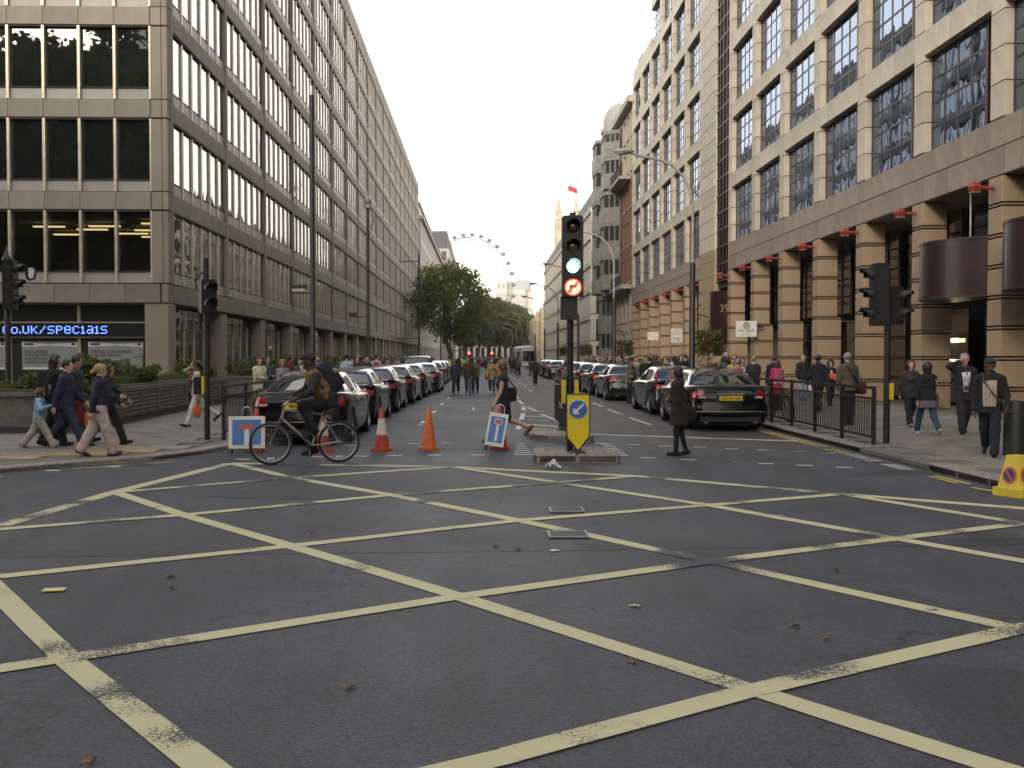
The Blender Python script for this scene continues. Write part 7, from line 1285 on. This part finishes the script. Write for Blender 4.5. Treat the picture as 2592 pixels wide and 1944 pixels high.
# ---- hanging baskets
FLP = mat('petal_pink', (.45, .08, .16), .6)
for i, (y, sd) in enumerate(((34.8, 1), (55.9, 1), (77, 1), (98, 1))):
    t = thing('hanging_basket', 'hanging flower basket on the ' + nth[i] + ' right street lamp', 'flower basket', (7.1 + .58, y, 2.32), 0, 'hanging baskets on the lamp columns'); MB().lathe([(0, -.32), (.2, -.26), (.3, -.1), (.32, 0)], 16).obj('basket', mat('coir', (.10, .06, .03), .9), t)
    rng = np.random.default_rng(60 + i); cs = [(.34 * math.cos(a), .34 * math.sin(a), z) for a in np.linspace(0, 6.28, 9) for z in (.1, -.18, -.42)] + [(0, 0, .2)]; V, F = leafcloud(cs, [.2] * 28, 1500, .09); c = MB(); c.v = [tuple(v) for v in V]; c.f = F; c.m = [0] * len(F); c.obj('foliage', leafmat('basket_leaf', (.12, .15, .03), (.05, .075, .02)), t); V, F = leafcloud(cs[::2], [.24] * 14, 220, .075); c = MB(); c.v = [tuple(v) for v in V]; c.f = F; c.m = [0] * len(F); c.obj('flowers', FLP, t)
    for s in (-1, 0, 1): MB().cyl((s * .3, 0, 0), (0, 0, .62), .006, n=5).obj('chain', BLACK, t)
# ---- observation wheel
WM = mat('wheel_white', (.12, .12, .125), .6, var=.02); WX, WY, WZ, WR = -19.0, 1147.0, 75.0, 59.0
wh = thing('observation_wheel', 'giant white observation wheel with capsules rising behind the trees', 'observation wheel', (WX, WY, 0), R(-34)); b = MB(); K = 96
def ringpts(r, y, n=K): return [(r * math.cos(2 * math.pi * i / n), y, WZ + r * math.sin(2 * math.pi * i / n)) for i in range(n)]
for r, y, q in ((WR, -2.2, .42), (WR, 2.2, .42), (WR - 4.6, 0, .48)): MB().tube(ringpts(r, y), q, 6, True).obj('rim_tube', WM, wh)
for i in range(K):
    a, c, d = ringpts(WR, -2.2)[i], ringpts(WR, 2.2)[i], ringpts(WR - 4.6, 0)[i]; e = ringpts(WR - 4.6, 0)[(i + 1) % K]
    for p, q in ((a, c), (a, d), (c, d), (a, e), (c, e)): b.cyl(p, q, .16, n=4, cap=False)
b.obj('rim_lattice', WM, wh); b = MB()
for i in range(64): b.cyl((1.2 * math.cos(i), (-1) ** i * 4, WZ + 1.2 * math.sin(i)), ringpts(WR - 4.6, 0, 64)[i], .06, n=3, cap=False)
b.obj('spoke_cables', WM, wh); MB().cyl((0, -8, WZ), (0, 14, WZ), 2.2).obj('hub', WM, wh)
for s in (-1, 1): MB().tube([(0, 13, WZ), (s * 14, 26, 0)], 1.5).obj('support_leg', WM, wh)
CG = mat('capsule_glass', (.10, .11, .12), .15, ior=1.8); cm_ = MB().ell((0, 0, 0), (2.0, 3.7, 2.0), 14, 10).mesh('capsule', CG, 180); cr_ = MB().lathe([(2.1, -.25), (2.25, 0), (2.1, .25)], 20, (0, 0, 0), 'y').mesh('capsule_ring', WM, 60)
for i in range(32):
    a = 2 * math.pi * (i + .35) / 32; p = ((WR + 3.0) * math.cos(a), 0, WZ + (WR + 3.0) * math.sin(a)); c = link('capsule', cm_, wh, p)
    for yy in (-1.3, 1.3): link('capsule_ring', cr_, c, (0, yy, 0))
    MB().bb(-1.3, 1.3, -2.6, 2.6, -1.75, -1.1).obj('capsule_floor', WM, c)
# ---- flag over the roofs
fg = thing('rooftop_flag', 'red flag flying over the roofs beside the church tower', 'flag', (20.6, 250, 22)); MB().cyl((0, 0, 0), (0, 0, 21.6), .09).obj('flagpole', WM, fg); n = 10; vs = []
for i in range(n + 1):
    for z in (0, 1): vs.append((i * .22, .25 * math.sin(i * .9), 21.3 - .9 * z * 1.5 - i * .09))
MB().add(vs, [(2 * i, 2 * i + 1, 2 * i + 3, 2 * i + 2) for i in range(n)]).obj('flag_cloth', mat('flag_pink_red', (.55, .05, .06), .8), fg, smooth=180)

# ---- the air
MB().bb(-3010, 3010, -3010, 5010, -1, 152).obj('haze', None, None, kind='stuff'); hz_ = D.materials.new('haze_air'); hz_.use_nodes = True; hn = hz_.node_tree.nodes; hn.remove(hn['Principled BSDF']); pv = hn.new('ShaderNodeVolumePrincipled'); pv.inputs['Color'].default_value = (.93, .94, .96, 1); pv.inputs['Density'].default_value = .00022; hz_.node_tree.links.new(pv.outputs[0], hn['Material Output'].inputs['Volume']); D.objects['haze'].data.materials.clear(); D.objects['haze'].data.materials.append(hz_)
